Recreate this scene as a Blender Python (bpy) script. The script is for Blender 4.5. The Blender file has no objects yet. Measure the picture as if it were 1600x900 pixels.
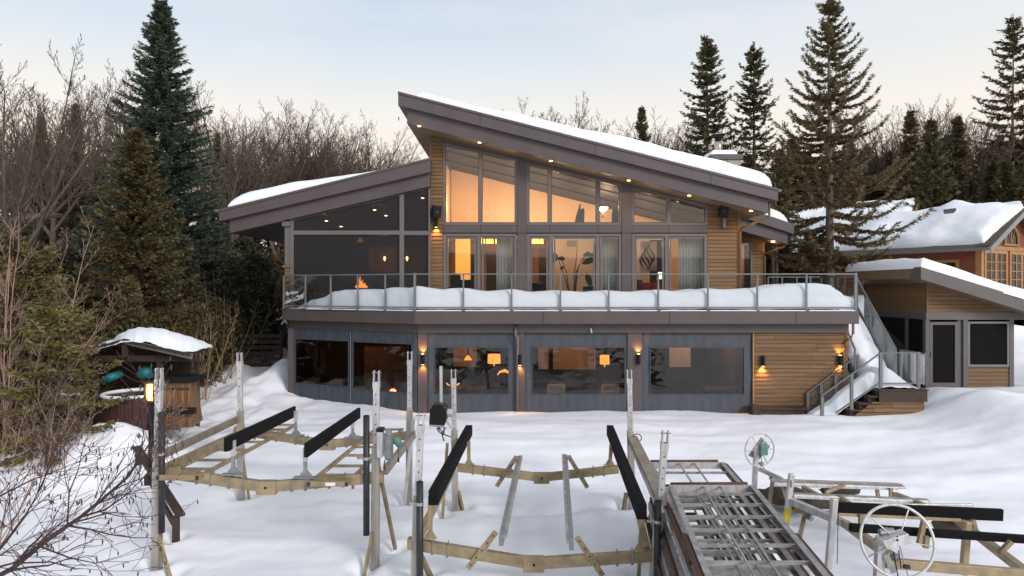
import bpy, math, random
import numpy as np
from mathutils import Vector, noise, Matrix
R = math.radians
sc = bpy.context.scene
C = sc.collection
# ------------------------------------------------------------------ camera, light, exposure
CZ = 3.65                      # eye height above the snow in front of the house
F = 1600 * 24 / 36
cam = bpy.data.objects.new('camera', bpy.data.cameras.new('camera'))
C.objects.link(cam); sc.camera = cam
cam.location = (0, 0, CZ); cam.rotation_euler = (R(90), 0, 0)
cam.data.lens = 24; cam.data.sensor_width = 36
cam.data.clip_start = .05; cam.data.clip_end = 4000
sc.view_settings.view_transform = 'Standard'; sc.view_settings.look = 'None'
sc.view_settings.gamma = 1; sc.view_settings.exposure = 0.42
sc.cycles.use_denoising = True
sc.cycles.max_bounces = 7; sc.cycles.transparent_max_bounces = 24
sc.cycles.caustics_reflective = False; sc.cycles.caustics_refractive = False
sc.cycles.sample_clamp_indirect = 4

W = bpy.data.worlds.new('World'); sc.world = W; W.use_nodes = True
nt = W.node_tree; nt.nodes.clear()
def N(t, **k):
    n = nt.nodes.new(t)
    for a, b in k.items(): setattr(n, a, b)
    return n
SUN_EL, SUN_AZ = R(24), R(140)      # low light from behind the camera, on its right
o_ = N('ShaderNodeOutputWorld'); bg = N('ShaderNodeBackground'); bg.inputs[1].default_value = .10
sky = N('ShaderNodeTexSky', sky_type='NISHITA', sun_disc=False, sun_elevation=SUN_EL, sun_rotation=SUN_AZ)
sky.air_density = 1.2; sky.dust_density = 2; sky.ozone_density = 2
tc = N('ShaderNodeTexCoord'); sp = N('ShaderNodeSeparateXYZ'); nt.links.new(tc.outputs['Generated'], sp.inputs[0])
rp = N('ShaderNodeValToRGB'); nt.links.new(sp.outputs['Z'], rp.inputs[0])
el = rp.color_ramp.elements
el[0].position = 0; el[0].color = (.80, .64, .50, 1)
el[1].position = 1; el[1].color = (.58, .61, .67, 1)
for p, c in ((.10, (.83, .70, .56)), (.18, (.85, .735, .61)), (.24, (.78, .725, .655)), (.31, (.62, .665, .70)), (.41, (.42, .525, .655)), (.60, (.50, .56, .655))):
    e = el.new(p); e.color = (*c, 1)
mp = N('ShaderNodeMapping'); mp.inputs['Scale'].default_value = (1.3, 1.3, 7)
nt.links.new(tc.outputs['Generated'], mp.inputs[0])
nz = N('ShaderNodeTexNoise'); nz.inputs['Scale'].default_value = 1.6; nz.inputs['Detail'].default_value = 7; nz.inputs['Roughness'].default_value = .55
nt.links.new(mp.outputs[0], nz.inputs[0])
mr = N('ShaderNodeMapRange'); mr.inputs[1].default_value = .46; mr.inputs[2].default_value = .68; mr.inputs[3].default_value = 0; mr.inputs[4].default_value = .35
nt.links.new(nz.outputs[0], mr.inputs[0])
mxc = N('ShaderNodeMixRGB'); nt.links.new(mr.outputs[0], mxc.inputs[0]); nt.links.new(rp.outputs[0], mxc.inputs[1]); mxc.inputs[2].default_value = (.79, .76, .735, 1)
sc10 = N('ShaderNodeMixRGB', blend_type='MULTIPLY'); sc10.inputs[0].default_value = 1; nt.links.new(mxc.outputs[0], sc10.inputs[1]); sc10.inputs[2].default_value = (10, 10, 10, 1)
mx = N('ShaderNodeMixRGB'); mx.inputs[0].default_value = .86      # thin high cloud veils most of the clear sky
nt.links.new(sky.outputs[0], mx.inputs[1]); nt.links.new(sc10.outputs[0], mx.inputs[2])
sidem = N('ShaderNodeMapRange', interpolation_type='SMOOTHSTEP'); sidem.inputs[1].default_value = -.25; sidem.inputs[2].default_value = .75; sidem.inputs[3].default_value = 0; sidem.inputs[4].default_value = .34
nt.links.new(sp.outputs['X'], sidem.inputs[0])
mx2 = N('ShaderNodeMixRGB'); nt.links.new(sidem.outputs[0], mx2.inputs[0]); nt.links.new(mx.outputs[0], mx2.inputs[1]); mx2.inputs[2].default_value = (7.4, 7.1, 6.8, 1)
nt.links.new(mx2.outputs[0], bg.inputs[0]); nt.links.new(bg.outputs[0], o_.inputs[0])

sun = bpy.data.objects.new('sun', bpy.data.lights.new('sun', 'SUN')); C.objects.link(sun)
sun.data.energy = 1.55; sun.data.angle = R(18); sun.data.color = (1, .92, .91)
sun.rotation_euler = (R(90) - SUN_EL, 0, R(180) - SUN_AZ)
sun.location = (20, -30, 30)

# ------------------------------------------------------------------ materials
M = {}
def mat(name, col, rough=.6, metal=0, col2=None, scale=6, stretch=(1, 1, 1), bump=0, bscale=None, var=0, emit=None, es=0, spec=None, fine=0, detail=5):
    m = bpy.data.materials.new(name); m.use_nodes = True; t = m.node_tree; n = t.nodes; b = n['Principled BSDF']
    L = t.links.new
    b.inputs['Roughness'].default_value = rough; b.inputs['Metallic'].default_value = metal
    if spec is not None: b.inputs['Specular IOR Level'].default_value = spec
    tcn = n.new('ShaderNodeTexCoord'); mpn = n.new('ShaderNodeMapping'); mpn.inputs['Scale'].default_value = stretch
    L(tcn.outputs['Object'], mpn.inputs[0])
    oi = n.new('ShaderNodeObjectInfo')
    va = n.new('ShaderNodeVectorMath'); va.operation = 'ADD'
    ms = n.new('ShaderNodeMath'); ms.operation = 'MULTIPLY'; ms.inputs[1].default_value = 37.0; L(oi.outputs['Random'], ms.inputs[0])
    L(mpn.outputs[0], va.inputs[0]); L(ms.outputs[0], va.inputs[1])
    nzn = n.new('ShaderNodeTexNoise'); nzn.inputs['Scale'].default_value = scale; nzn.inputs['Detail'].default_value = detail; nzn.inputs['Roughness'].default_value = .6
    L(va.outputs[0], nzn.inputs[0])
    mixn = n.new('ShaderNodeMixRGB'); mixn.inputs[1].default_value = (*col, 1); mixn.inputs[2].default_value = (*(col2 or [c * .8 for c in col]), 1)
    mrn = n.new('ShaderNodeMapRange'); mrn.inputs[1].default_value = .35; mrn.inputs[2].default_value = .65; L(nzn.outputs[0], mrn.inputs[0])
    L(mrn.outputs[0], mixn.inputs[0])
    out = mixn.outputs[0]
    if var:
        hs = n.new('ShaderNodeHueSaturation'); mv = n.new('ShaderNodeMapRange')
        mv.inputs[3].default_value = 1 - var; mv.inputs[4].default_value = 1 + var
        L(oi.outputs['Random'], mv.inputs[0]); L(mv.outputs[0], hs.inputs['Value']); L(out, hs.inputs['Color']); out = hs.outputs[0]
    L(out, b.inputs['Base Color'])
    if bump:
        n2 = n.new('ShaderNodeTexNoise'); n2.inputs['Scale'].default_value = bscale or scale * 3; n2.inputs['Detail'].default_value = 6
        L(va.outputs[0], n2.inputs[0])
        bn = n.new('ShaderNodeBump'); bn.inputs['Strength'].default_value = bump; bn.inputs['Distance'].default_value = .022 if name.startswith('snow') else .03
        L(n2.outputs[0], bn.inputs['Height']); L(bn.outputs[0], b.inputs['Normal'])
        if not metal:
            r2 = n.new('ShaderNodeMapRange'); r2.inputs[3].default_value = max(0, rough - .12); r2.inputs[4].default_value = min(1, rough + .12)
            L(n2.outputs[0], r2.inputs[0]); L(r2.outputs[0], b.inputs['Roughness'])
    if metal:
        r2 = n.new('ShaderNodeMapRange'); r2.inputs[3].default_value = max(0, rough - .15); r2.inputs[4].default_value = min(1, rough + .15)
        L(nzn.outputs[0], r2.inputs[0]); L(r2.outputs[0], b.inputs['Roughness'])
    if emit:
        b.inputs['Emission Color'].default_value = (*emit, 1); b.inputs['Emission Strength'].default_value = es
    M[name] = m; return m
def glassmat(name, tint, refl=1.0, base=0.0, rough=0.02, ior=1.5, wob=0, wscale=1.2, k=1.2):
    """a thin pane: clear body plus a fresnel reflection, base = share of dull tinted body"""
    m = bpy.data.materials.new(name); m.use_nodes = True; t = m.node_tree; n = t.nodes; n.clear(); L = t.links.new
    o = n.new('ShaderNodeOutputMaterial'); tr = n.new('ShaderNodeBsdfTransparent'); tr.inputs[0].default_value = (*tint, 1)
    gl = n.new('ShaderNodeBsdfGlossy'); gl.inputs['Roughness'].default_value = rough; gl.inputs[0].default_value = (refl, refl, refl, 1)
    fr = n.new('ShaderNodeFresnel'); fr.inputs[0].default_value = ior
    m2 = n.new('ShaderNodeMath'); m2.operation = 'MULTIPLY'; m2.inputs[1].default_value = k; m2.use_clamp = True; L(fr.outputs[0], m2.inputs[0])
    mixs = n.new('ShaderNodeMixShader'); L(m2.outputs[0], mixs.inputs[0]); L(tr.outputs[0], mixs.inputs[1]); L(gl.outputs[0], mixs.inputs[2])
    if wob:
        tcn = n.new('ShaderNodeTexCoord'); nn = n.new('ShaderNodeTexNoise'); nn.inputs['Scale'].default_value = wscale; nn.inputs['Detail'].default_value = 1.5
        mpn = n.new('ShaderNodeMapping'); mpn.inputs['Scale'].default_value = (1, 1, 1.6); L(tcn.outputs['Object'], mpn.inputs[0]); L(mpn.outputs[0], nn.inputs[0])
        bn = n.new('ShaderNodeBump'); bn.inputs['Strength'].default_value = wob; bn.inputs['Distance'].default_value = .1
        L(nn.outputs[0], bn.inputs['Height']); L(bn.outputs[0], gl.inputs['Normal'])
    out = mixs.outputs[0]
    if base:
        d = n.new('ShaderNodeBsdfDiffuse'); d.inputs[0].default_value = (.048, .044, .046, 1)
        mb = n.new('ShaderNodeMixShader'); mb.inputs[0].default_value = base; L(out, mb.inputs[1]); L(d.outputs[0], mb.inputs[2]); out = mb.outputs[0]
    L(out, o.inputs[0]); M[name] = m; return m
def emat(name, col, s):
    m = bpy.data.materials.new(name); m.use_nodes = True; b = m.node_tree.nodes['Principled BSDF']
    b.inputs['Base Color'].default_value = (*[c * .5 for c in col], 1)
    b.inputs['Emission Color'].default_value = (*col, 1); b.inputs['Emission Strength'].default_value = s
    M[name] = m; return m

mat('fascia', (.088, .070, .070), .5, 0, (.072, .058, .058), 1.5, (1, 1, 1), .05, 30)
mat('fascia_green', (.105, .096, .088), .5, 0, (.09, .082, .076), 1.5, bump=.05, bscale=30)
mat('soffit', (.22, .14, .08), .6, 0, (.15, .095, .055), 5, (.5, 6, 1), .1)
mat('frame', (.135, .12, .115), .42, 0, (.12, .105, .10), 2)
mat('frame_dark', (.05, .052, .058), .4)
mat('siding', (.190, .108, .044), .66, 0, (.120, .066, .026), 2.2, (.5, 14, 14), .25, 9, .16)
mat('siding_back', (.035, .022, .013), .8)
mat('siding_red', (.27, .085, .035), .6, 0, (.16, .048, .022), 3, (.7, .7, 10), .3, 9, .15)
mat('trim_wood', (.42, .22, .075), .55, 0, (.30, .14, .045), 4, (1, 1, 6), .3, 9, .1)
mat('railing', (.17, .18, .185), .4, .3, (.14, .15, .155), 3)
mat('curtain', (.062, .071, .086), .6, 0, (.05, .057, .070), 4, (1, 1, .2), .1, 8)
mat('snow', (.885, .90, .935), .55, 0, (.86, .88, .925), .7, bump=.8, bscale=2.6, spec=.25)
mat('snow_roof', (.88, .90, .935), .6, 0, (.83, .86, .91), 2.2, bump=.7, bscale=4, spec=.2)
mat('dirt', (.10, .06, .03), .9, 0, (.04, .025, .015), 8, bump=.6)
mat('alu', (.50, .49, .48), .45, .7, (.29, .27, .255), 7, (1, 1, 1), .08, 40)
mat('alu_white', (.62, .62, .62), .45, .45, (.42, .41, .40), 5, (3, 3, 1), .06, 40)
mat('alu_post', (.46, .44, .40), .5, .4, (.30, .27, .23), 3, (2, 2, .5), .06, 30)
mat('alu_tan', (.38, .30, .175), .5, .35, (.23, .18, .105), 5, (1, 1, 1), .1, 30, .08)
mat('alu_side', (.34, .30, .24), .5, .5, (.24, .20, .15), 4)
mat('galv', (.30, .32, .33), .5, .6, (.22, .24, .25), 10)
mat('alu_dark', (.22, .23, .25), .5, .5, (.15, .16, .17), 10)
mat('carpet', (.013, .013, .014), .95, 0, (.007, .007, .007), 30, bump=.6, spec=.12)
mat('rubber', (.012, .012, .013), .5, 0, (.025, .025, .026), 8)
mat('rust_wood', (.105, .046, .026), .75, 0, (.05, .024, .015), 6, (6, .8, 6), .4)
mat('dark_wood', (.055, .032, .022), .7, 0, (.028, .018, .013), 4, (6, 6, 1), .4, 12, .15)
mat('slat_wood', (.24, .13, .055), .7, 0, (.12, .06, .028), 4, (6, 6, .8), .4, 12, .25)
mat('red_wood', (.075, .022, .016), .7, 0, (.035, .012, .01), 4, (6, 6, .8), .4, 12, .2)
mat('mesh_black', (.010, .010, .011), .9, 0, (.014, .013, .013), 3, spec=.03)
mat('black_metal', (.010, .010, .011), .5, 0, spec=.2)
mat('motor_black', (.010, .010, .010), .4, spec=.25)
mat('teal', (.01, .20, .22), .5, 0, (.01, .12, .14), 5)
mat('bark', (.14, .10, .075), .85, 0, (.06, .045, .035), 8, (4, 4, 1), .7)
mat('bark_pale', (.27, .21, .15), .85, 0, (.12, .09, .07), 8, (4, 4, 1), .7)
mat('bark_bare', (.125, .092, .066), .85, 0, (.070, .052, .040), 4, bump=.3, var=.25)
mat('twig_pink', (.40, .26, .19), .8, 0, (.24, .145, .115), 4, var=.15)
mat('twig_straw', (.42, .28, .14), .8, 0, (.26, .17, .09), 4)
mat('twig_dark', (.055, .028, .025), .7, 0, (.03, .016, .015), 6)
mat('catkin', (.05, .032, .028), .8, 0, (.10, .06, .04), 30)
mat('needle_blue', (.040, .062, .044), .6, 0, (.075, .092, .058), .8, var=.12)
mat('needle_green', (.060, .062, .026), .6, 0, (.125, .105, .042), .7, var=.15)
mat('needle_brown', (.165, .120, .045), .65, 0, (.080, .068, .028), .7, var=.15)
mat('needle_dark', (.028, .034, .018), .65, 0, (.065, .055, .026), .5, var=.2)
mat('cedar', (.125, .092, .030), .65, 0, (.058, .058, .020), 1.4, var=.1)
mat('cedar_near', (.165, .130, .040), .65, 0, (.080, .076, .025), 2.0, var=.1)
mat('stone', (.36, .31, .26), .8, 0, (.24, .21, .18), 3, bump=.5, var=.12)
mat('steel', (.7, .62, .45), .22, 1, (.5, .45, .33), 4)
mat('shingle', (.13, .085, .05), .85, 0, (.05, .035, .025), 9, bump=.5, var=.25)
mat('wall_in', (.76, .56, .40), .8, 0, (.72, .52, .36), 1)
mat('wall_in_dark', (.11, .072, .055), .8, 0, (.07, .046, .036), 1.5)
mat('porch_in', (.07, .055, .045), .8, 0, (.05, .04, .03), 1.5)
mat('ceil_dark', (.040, .042, .055), .6, 0, (.032, .034, .046), 1, (1, 1.5, 1), spec=.05)
mat('floor_in', (.22, .12, .06), .4, 0, (.15, .08, .04), 2, (1, 9, 1))
mat('drape', (.86, .83, .76), .8, 0, (.74, .70, .63), 8, (8, 8, .2))
mat('furn_dark', (.03, .028, .035), .7)
mat('furn_red', (.45, .03, .04), .6)
mat('chair_white', (.62, .50, .38), .5)
mat('leaf_in', (.02, .075, .055), .45, 0, (.012, .045, .035), 6)
mat('paint_grey', (.40, .34, .33), .6, 0, (.14, .12, .15), 1.6, (1, 1, .6), detail=1.2)
mat('vent', (.33, .24, .19), .6)
mat('yellow', (.75, .62, .02), .5)
mat('label', (.8, .8, .78), .5)
mat('green_box', (.12, .26, .22), .5, 0, (.09, .2, .17), 8)
mat('rock', (.09, .07, .055), .85, 0, (.04, .03, .025), 6, bump=.8)
mat('hill', (.045, .045, .04), .9, 0, (.08, .075, .07), .05)
glassmat('glass', (.93, .95, .96), 1.0)
glassmat('glass_rail', (.985, .998, .998), .9, k=.4)
glassmat('vinyl', (.80, .72, .66), .95, wob=.18, rough=.03, k=1.6)
glassmat('screen_mesh', (.55, .53, .55), .4, base=.42, rough=.35)
glassmat('glass_dark', (.30, .30, .32), 1.0, base=.3)
emat('glow_warm', (1, .62, .25), 14); emat('glow_lamp', (1, .36, .07), 1.35); emat('glow_yellow', (1, .55, .08), 2.6)
emat('glow_fire', (1, .33, .04), 9); emat('glow_lantern', (1, .50, .10), 5); emat('glow_core', (1, .75, .35), 30)
emat('glow_shade', (1, .85, .62), 1.6)
emat('glow_lens', (1, .50, .15), 7)
emat('glow_red', (1, .30, .12), 6)
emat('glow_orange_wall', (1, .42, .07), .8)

# ------------------------------------------------------------------ mesh helpers
ORG = {}
class MB:
    def __init__(s): s.v = []; s.f = []
    def add(s, vs, fs):
        k = len(s.v); s.v += [tuple(v) for v in vs]; s.f += [tuple(i + k for i in f) for f in fs]; return s
    def box(s, x0, x1, y0, y1, z0, z1):
        return s.add([(x, y, z) for x in (x0, x1) for y in (y0, y1) for z in (z0, z1)],
                     [(0, 1, 3, 2), (4, 6, 7, 5), (0, 4, 5, 1), (2, 3, 7, 6), (0, 2, 6, 4), (1, 5, 7, 3)])
    def beam(s, a, b, w, h, up=(0, 0, 1)):
        a = Vector(a); b = Vector(b); d = (b - a).normalized(); u = Vector(up)
        if abs(d.dot(u)) > .97: u = Vector((0, 1, 0))
        r = d.cross(u).normalized(); u = r.cross(d)
        vs = [p + r * i * w / 2 + u * j * h / 2 for p in (a, b) for i, j in ((-1, -1), (1, -1), (1, 1), (-1, 1))]
        return s.add(vs, [(3, 2, 1, 0), (4, 5, 6, 7), (0, 1, 5, 4), (1, 2, 6, 5), (2, 3, 7, 6), (3, 0, 4, 7)])
    def tube(s, pts, r, n=8, cap=True):
        pts = [Vector(p) for p in pts]; rs = r if isinstance(r, (list, tuple)) else [r] * len(pts)
        vs = []; m = len(pts)
        for i, p in enumerate(pts):
            d = (pts[min(i + 1, m - 1)] - pts[max(i - 1, 0)]).normalized()
            u = Vector((0, 0, 1)) if abs(d.z) < .9 else Vector((1, 0, 0))
            a = d.cross(u).normalized(); b = a.cross(d)
            for k in range(n):
                t = 2 * math.pi * k / n; vs.append(p + (a * math.cos(t) + b * math.sin(t)) * rs[i])
        fs = [(i * n + k, i * n + (k + 1) % n, (i + 1) * n + (k + 1) % n, (i + 1) * n + k) for i in range(m - 1) for k in range(n)]
        if cap: fs += [tuple(range(n))[::-1], tuple((m - 1) * n + k for k in range(n))]
        return s.add(vs, fs)
    def ring(s, c, ax, r, t, n=40, k=8):
        c = Vector(c); ax = Vector(ax).normalized(); u = ax.orthogonal().normalized(); w = ax.cross(u)
        vs = []
        for i in range(n):
            a = 2 * math.pi * i / n; e = u * math.cos(a) + w * math.sin(a)
            for j in range(k):
                b = 2 * math.pi * j / k; vs.append(c + e * (r + t * math.cos(b)) + ax * t * math.sin(b))
        return s.add(vs, [(i * k + j, ((i + 1) % n) * k + j, ((i + 1) % n) * k + (j + 1) % k, i * k + (j + 1) % k) for i in range(n) for j in range(k)])
    def prism(s, poly, y0, y1):
        """poly of (x, z), extruded along y"""
        n = len(poly)
        vs = [(x, y0, z) for x, z in poly] + [(x, y1, z) for x, z in poly]
        return s.add(vs, [tuple(range(n)), tuple(range(2 * n - 1, n - 1, -1))] + [(i, i + n, (i + 1) % n + n, (i + 1) % n) for i in range(n)])
    def prism_z(s, poly, z0, z1):
        n = len(poly)
        vs = [(x, y, z0) for x, y in poly] + [(x, y, z1) for x, y in poly]
        return s.add(vs, [tuple(range(n))[::-1], tuple(range(n, 2 * n))] + [(i, (i + 1) % n, (i + 1) % n + n, i + n) for i in range(n)])
    def poly3(s, pts, d):
        """planar polygon of 3d points given thickness d (a vector)"""
        n = len(pts); pts = [Vector(p) for p in pts]; d = Vector(d)
        vs = pts + [p + d for p in pts]
        return s.add(vs, [tuple(range(n)), tuple(range(2 * n - 1, n - 1, -1))] + [(i, i + n, (i + 1) % n + n, (i + 1) % n) for i in range(n)])
    def build(s, name, m, parent=None, smooth=False, bevel=0, loc=None):
        me = bpy.data.meshes.new(name)
        if parent is not None: off = ORG[parent.name]
        elif loc is not None: off = Vector(loc)
        else:
            a = np.array([tuple(v) for v in s.v]); off = Vector(((a[:, 0].min() + a[:, 0].max()) / 2, (a[:, 1].min() + a[:, 1].max()) / 2, a[:, 2].min()))
        me.from_pydata([tuple(Vector(v) - off) for v in s.v], [], s.f)
        me.validate(); me.update()
        o = bpy.data.objects.new(name, me); C.objects.link(o)
        me.materials.append(M[m] if isinstance(m, str) else m)
        if parent is not None: o.parent = parent
        else: o.location = off
        ORG[o.name] = off
        if smooth: me.shade_smooth() if hasattr(me, 'shade_smooth') else None
        if bevel:
            b = o.modifiers.new('bevel', 'BEVEL'); b.width = bevel; b.segments = 2; b.limit_method = 'ANGLE'
        return o
def thing(name, label, cat, loc=(0, 0, 0), group=None):
    o = bpy.data.objects.new(name, None); o.empty_display_size = .2; C.objects.link(o); o.location = loc
    o['label'] = label; o['category'] = cat
    if group: o['group'] = group
    ORG[o.name] = Vector(loc); return o
def tag(o, label, cat, group=None):
    o['label'] = label; o['category'] = cat
    if group: o['group'] = group
    return o
def struct(o, kind='structure'): o['kind'] = kind; return o
def P(px, py, Y): return Vector(((px - 800) * Y / F, Y, CZ + (450 - py) * Y / F))
def PX(px, Y): return (px - 800) * Y / F
def PZ(py, Y): return CZ + (450 - py) * Y / F
def XZ(px, py, Y): return ((px - 800) * Y / F, CZ + (450 - py) * Y / F)
def dup(root, loc=None, rz=None, scale=None, label=None, group=None):
    r = root.copy(); C.objects.link(r)
    if loc is not None: r.location = loc
    if rz is not None: r.rotation_euler.z = rz
    if scale is not None: r.scale = scale if hasattr(scale, '__len__') else (scale,) * 3
    if label: r['label'] = label
    if group: r['group'] = group
    for ch in root.children:
        c = ch.copy(); C.objects.link(c); c.parent = r
        for g in ch.children:
            d = g.copy(); C.objects.link(d); d.parent = c
    return r
def point_light(name, loc, e, col=(1, .62, .32), r=.05, spot=None, aim=None, parent=None, blend=.6):
    l = bpy.data.lights.new(name, 'SPOT' if spot else 'POINT'); l.energy = e; l.color = col; l.shadow_soft_size = r
    o = bpy.data.objects.new(name, l); C.objects.link(o); o.location = Vector(loc) - (ORG[parent.name] if parent else Vector())
    if spot:
        l.spot_size = R(spot); l.spot_blend = blend; o.rotation_euler = Vector(aim).to_track_quat('-Z', 'Y').to_euler()
    if parent: o.parent = parent
    return o
def fbm(x, y, z=0, o=4): return noise.fractal(Vector((x, y, z)), 1.0, 2.0, o)
def sstep(a, b, x):
    t = min(1, max(0, (x - a) / (b - a))); return t * t * (3 - 2 * t)

# ------------------------------------------------------------------ ground
def gz(x, y):
    """height of the snow"""
    z = 0
    z += -.30 * (1 - sstep(12, 18, y))                                   # shore strip lies lower
    z += .62 * sstep(10.9, 13.2, x) * sstep(13, 19, y)                      # rise to the annex
    z += .35 * sstep(14, 19, x) * sstep(15, 22, y)
    z += .22 * sstep(7, 14, x) * sstep(10, 15, y) * (1 - sstep(15, 19, y))
    bk = sstep(24.5, 32, y + .12 * abs(x + 2)) 
    z += 2.4 * bk + 2.0 * sstep(34, 80, y)
    z += 1.0 * math.exp(-((x + 7.9) / .8) ** 2 - ((y - 24.0) / 1.2) ** 2)
    z += .40 * math.exp(-((x + 8.7) / 1.0) ** 2 - ((y - 23.0) / 1.8) ** 2)
    z += .92 * math.exp(-((x + 8.1) / 1.4) ** 2 - ((y - 14.0) / 1.1) ** 2)    # bank below the tub
    z += .45 * math.exp(-((x + 11.0) / 2.2) ** 2 - ((y - 14.5) / 2.5) ** 2)
    z += .22 * math.exp(-((x - 13.0) / 1.2) ** 2 - ((y - 18.4) / 1.6) ** 2)
    z -= .24 * math.exp(-((x - 0.38) / .72) ** 4) * sstep(11.7, 12.3, y) * (1 - sstep(12.36, 12.46, y + .1 * (x - .38) ** 2))
    z += .11 * fbm(x * .30 + 3, y * .34, 0, 2)
    z += .030 * fbm(x * .8, y * 1.5, 5, 4) + .075 * fbm(x * .22 + 9, y * .9, 2, 2) + .012 * abs(fbm(x * 2.3, y * 2.6, 1, 3))
    if x < -5.5 and y > 13: z += .13 * fbm(x * 1.3, y * 1.3, 3, 4) * sstep(-5.5, -7.5, x) * (1 if y < 40 else 0)
    # melted hollows round the posts
    for (hx, hy) in HOLES:
        d = (x - hx) ** 2 + (y - hy) ** 2
        if d < .25: z -= .24 * math.exp(-d / .026) - .05 * math.exp(-d / .09)
    if -7.15 < x < 9.8 and y < 29.4 and y > (20.75 if x > -2.8 else 20.75 - (x + 2.8) * .5): return -.42
    if 12.9 < x < 15.3 and 21.15 < y < 24.4: return .15
    if y > 150 or y < -40 or abs(x) > 150: z = z * .2
    return z
HOLES = []
def make_ground():
    def axis(lo, hi, seg):
        a = []
        for (x0, x1, st) in seg:
            n = max(1, int(round((x1 - x0) / st))); a += [x0 + (x1 - x0) * i / n for i in range(n)]
        a.append(seg[-1][1]); return a
    xs = axis(0, 0, [(-900, -200, 140), (-200, -40, 16), (-40, -14, 1.3), (-14, 14, .085), (14, 24, .3), (24, 60, 2), (60, 200, 14), (200, 900, 140)])
    ys = axis(0, 0, [(-280, -20, 26), (-20, 4, 1.5), (4, 14.5, .085), (14.5, 26, .13), (26, 45, .7), (45, 110, 5), (110, 300, 19), (300, 1500, 120)])
    v = []; nx = len(xs)
    for y in ys:
        for x in xs: v.append((x, y, gz(x, y)))
    f = [(j * nx + i, j * nx + i + 1, (j + 1) * nx + i + 1, (j + 1) * nx + i) for j in range(len(ys) - 1) for i in range(nx - 1)]
    b = MB(); b.v = v; b.f = f
    return struct(b.build('snow_ground', 'snow', smooth=True, loc=(0, 0, 0)))

def snow_slab(name, c, thick, nu=60, nv=14, r=.35, rough=.05, seed=0, base_over=.0, parent=None, label=None, tfun=None, m='snow_roof'):
    """snow lying on a four-cornered roof plane; c = front-left, front-right, back-right, back-left"""
    c = [Vector(p) for p in c]; LU = (c[1] - c[0]).length; LV = (c[3] - c[0]).length
    def clus(n, L):
        k = 6; e = [r * (1 - math.cos(math.pi / 2 * i / k)) / L for i in range(k)]
        m_ = [r / L + (1 - 2 * r / L) * i / (n - 1) for i in range(n)]
        return e + m_ + [1 - q for q in e[::-1]]
    us = clus(nu, LU); vs_ = clus(nv, LV); b = MB(); v = []
    for t in vs_:
        for u in us:
            p = c[0] * (1 - u) * (1 - t) + c[1] * u * (1 - t) + c[2] * u * t + c[3] * (1 - u) * t
            d = min(u * LU, (1 - u) * LU, t * LV, (1 - t) * LV)
            q = min(1, max(0, d / r)); h = math.sqrt(max(0, 1 - (1 - q) ** 2))
            tk = thick * (tfun(u, t) if tfun else 1)
            nn = fbm(p.x * .45 + seed, p.y * .5, seed, 3)
            h2 = h * (tk + rough * 1.6 * nn)
            e = 1 - q
            jx = .10 * e * fbm(p.x * .9, p.y * .9, seed + 7, 4)
            dirn = Vector((0, -1, 0)) if t < .5 else Vector((0, 1, 0))
            p = p + dirn * (jx + .05 * e * (1 - e) * 4 * tk)
            v.append((p.x, p.y, p.z + h2 - .01 * (h == 0)))
    n = len(us); b.v = v
    b.f = [(j * n + i, j * n + i + 1, (j + 1) * n + i + 1, (j + 1) * n + i) for j in range(len(vs_) - 1) for i in range(n - 1)]
    o = b.build(name, m, parent, smooth=True)
    if label: tag(o, label, 'snow')
    return o
# ------------------------------------------------------------------ main house
WY = 22.5                       # plane of the upper glass wall
DZ = 2.985                      # deck level
house = thing('lake_house', 'large modern brown and cedar clad house with tall lit glazing and a snowy sloping roof', 'house', (1, 22, 0))
def soff(x): return 8.81 - .2478 * (x + 3.28)       # underside of the main roof
def Q(poly, Y): return [XZ(px, py, Y) for px, py in poly]
# main roof
rf = MB().prism(Q([(622, 144), (1216, 295.5), (1216, 314), (622, 164.5)], 21.3), 21.3, 30.2).build('roof', 'fascia', house, bevel=.012)
MB().prism(Q([(621.6, 142.6), (1216.6, 294.2), (1216.6, 298), (621.6, 146.2)], 21.27), 21.265, 21.298).build('roof_trim', 'fascia', rf)
x0, x1 = -3.30, 8.06
MB().prism([(x0, soff(x0) + .55), (x1, soff(x1) + .42), (x1, soff(x1)), (x0, soff(x0))], 21.47, 21.62).build('roof_beam', 'fascia', house, bevel=.01)
MB().prism([(x0, soff(x0) + .54), (x1, soff(x1) + .41), (x1, soff(x1) + .01), (x0, soff(x0) + .01)], 21.63, 29.8).build('soffit', 'soffit', house)
MB().box(PX(622, 21.3) - .0, PX(622, 21.3) + .02, 21.32, 21.4, 8.9, 9.0).build('roof_clip', 'fascia', rf)
MB().tube([P(1216, 299, 21.6), P(1221, 297, 21.6)], .045, 10).build('gutter_end', 'railing', rf)
# left wing roof
W2 = 21.95
MB().prism(Q([(341.7, 328.3), (672, 247.6), (672, 269), (342.2, 346)], W2), W2, 28.5).build('roof', 'fascia', house, bevel=.012)
MB().prism(Q([(341.3, 327), (672, 246.2), (672, 249.6), (341.3, 330.8)], W2 - .03), W2 - .035, W2 - .002).build('roof_trim', 'fascia', house)
a = XZ(359, 364.3, 22.15); b_ = XZ(671.5, 291, 22.15)
MB().prism([XZ(358, 341, 22.15), XZ(671.5, 264, 22.15), b_, a], 22.15, 22.30).build('roof_beam', 'fascia', house, bevel=.01)
MB().prism([(a[0], a[1] + .45), (b_[0], b_[1] + .4), (b_[0], b_[1] + .01), (a[0], a[1] + .01)], 22.31, 28).build('soffit', 'dark_wood', house)
MB().tube([P(342, 330.5, 22.05), P(336.5, 329.8, 22.05)], .05, 10).build('gutter_end', 'railing', house)
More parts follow.
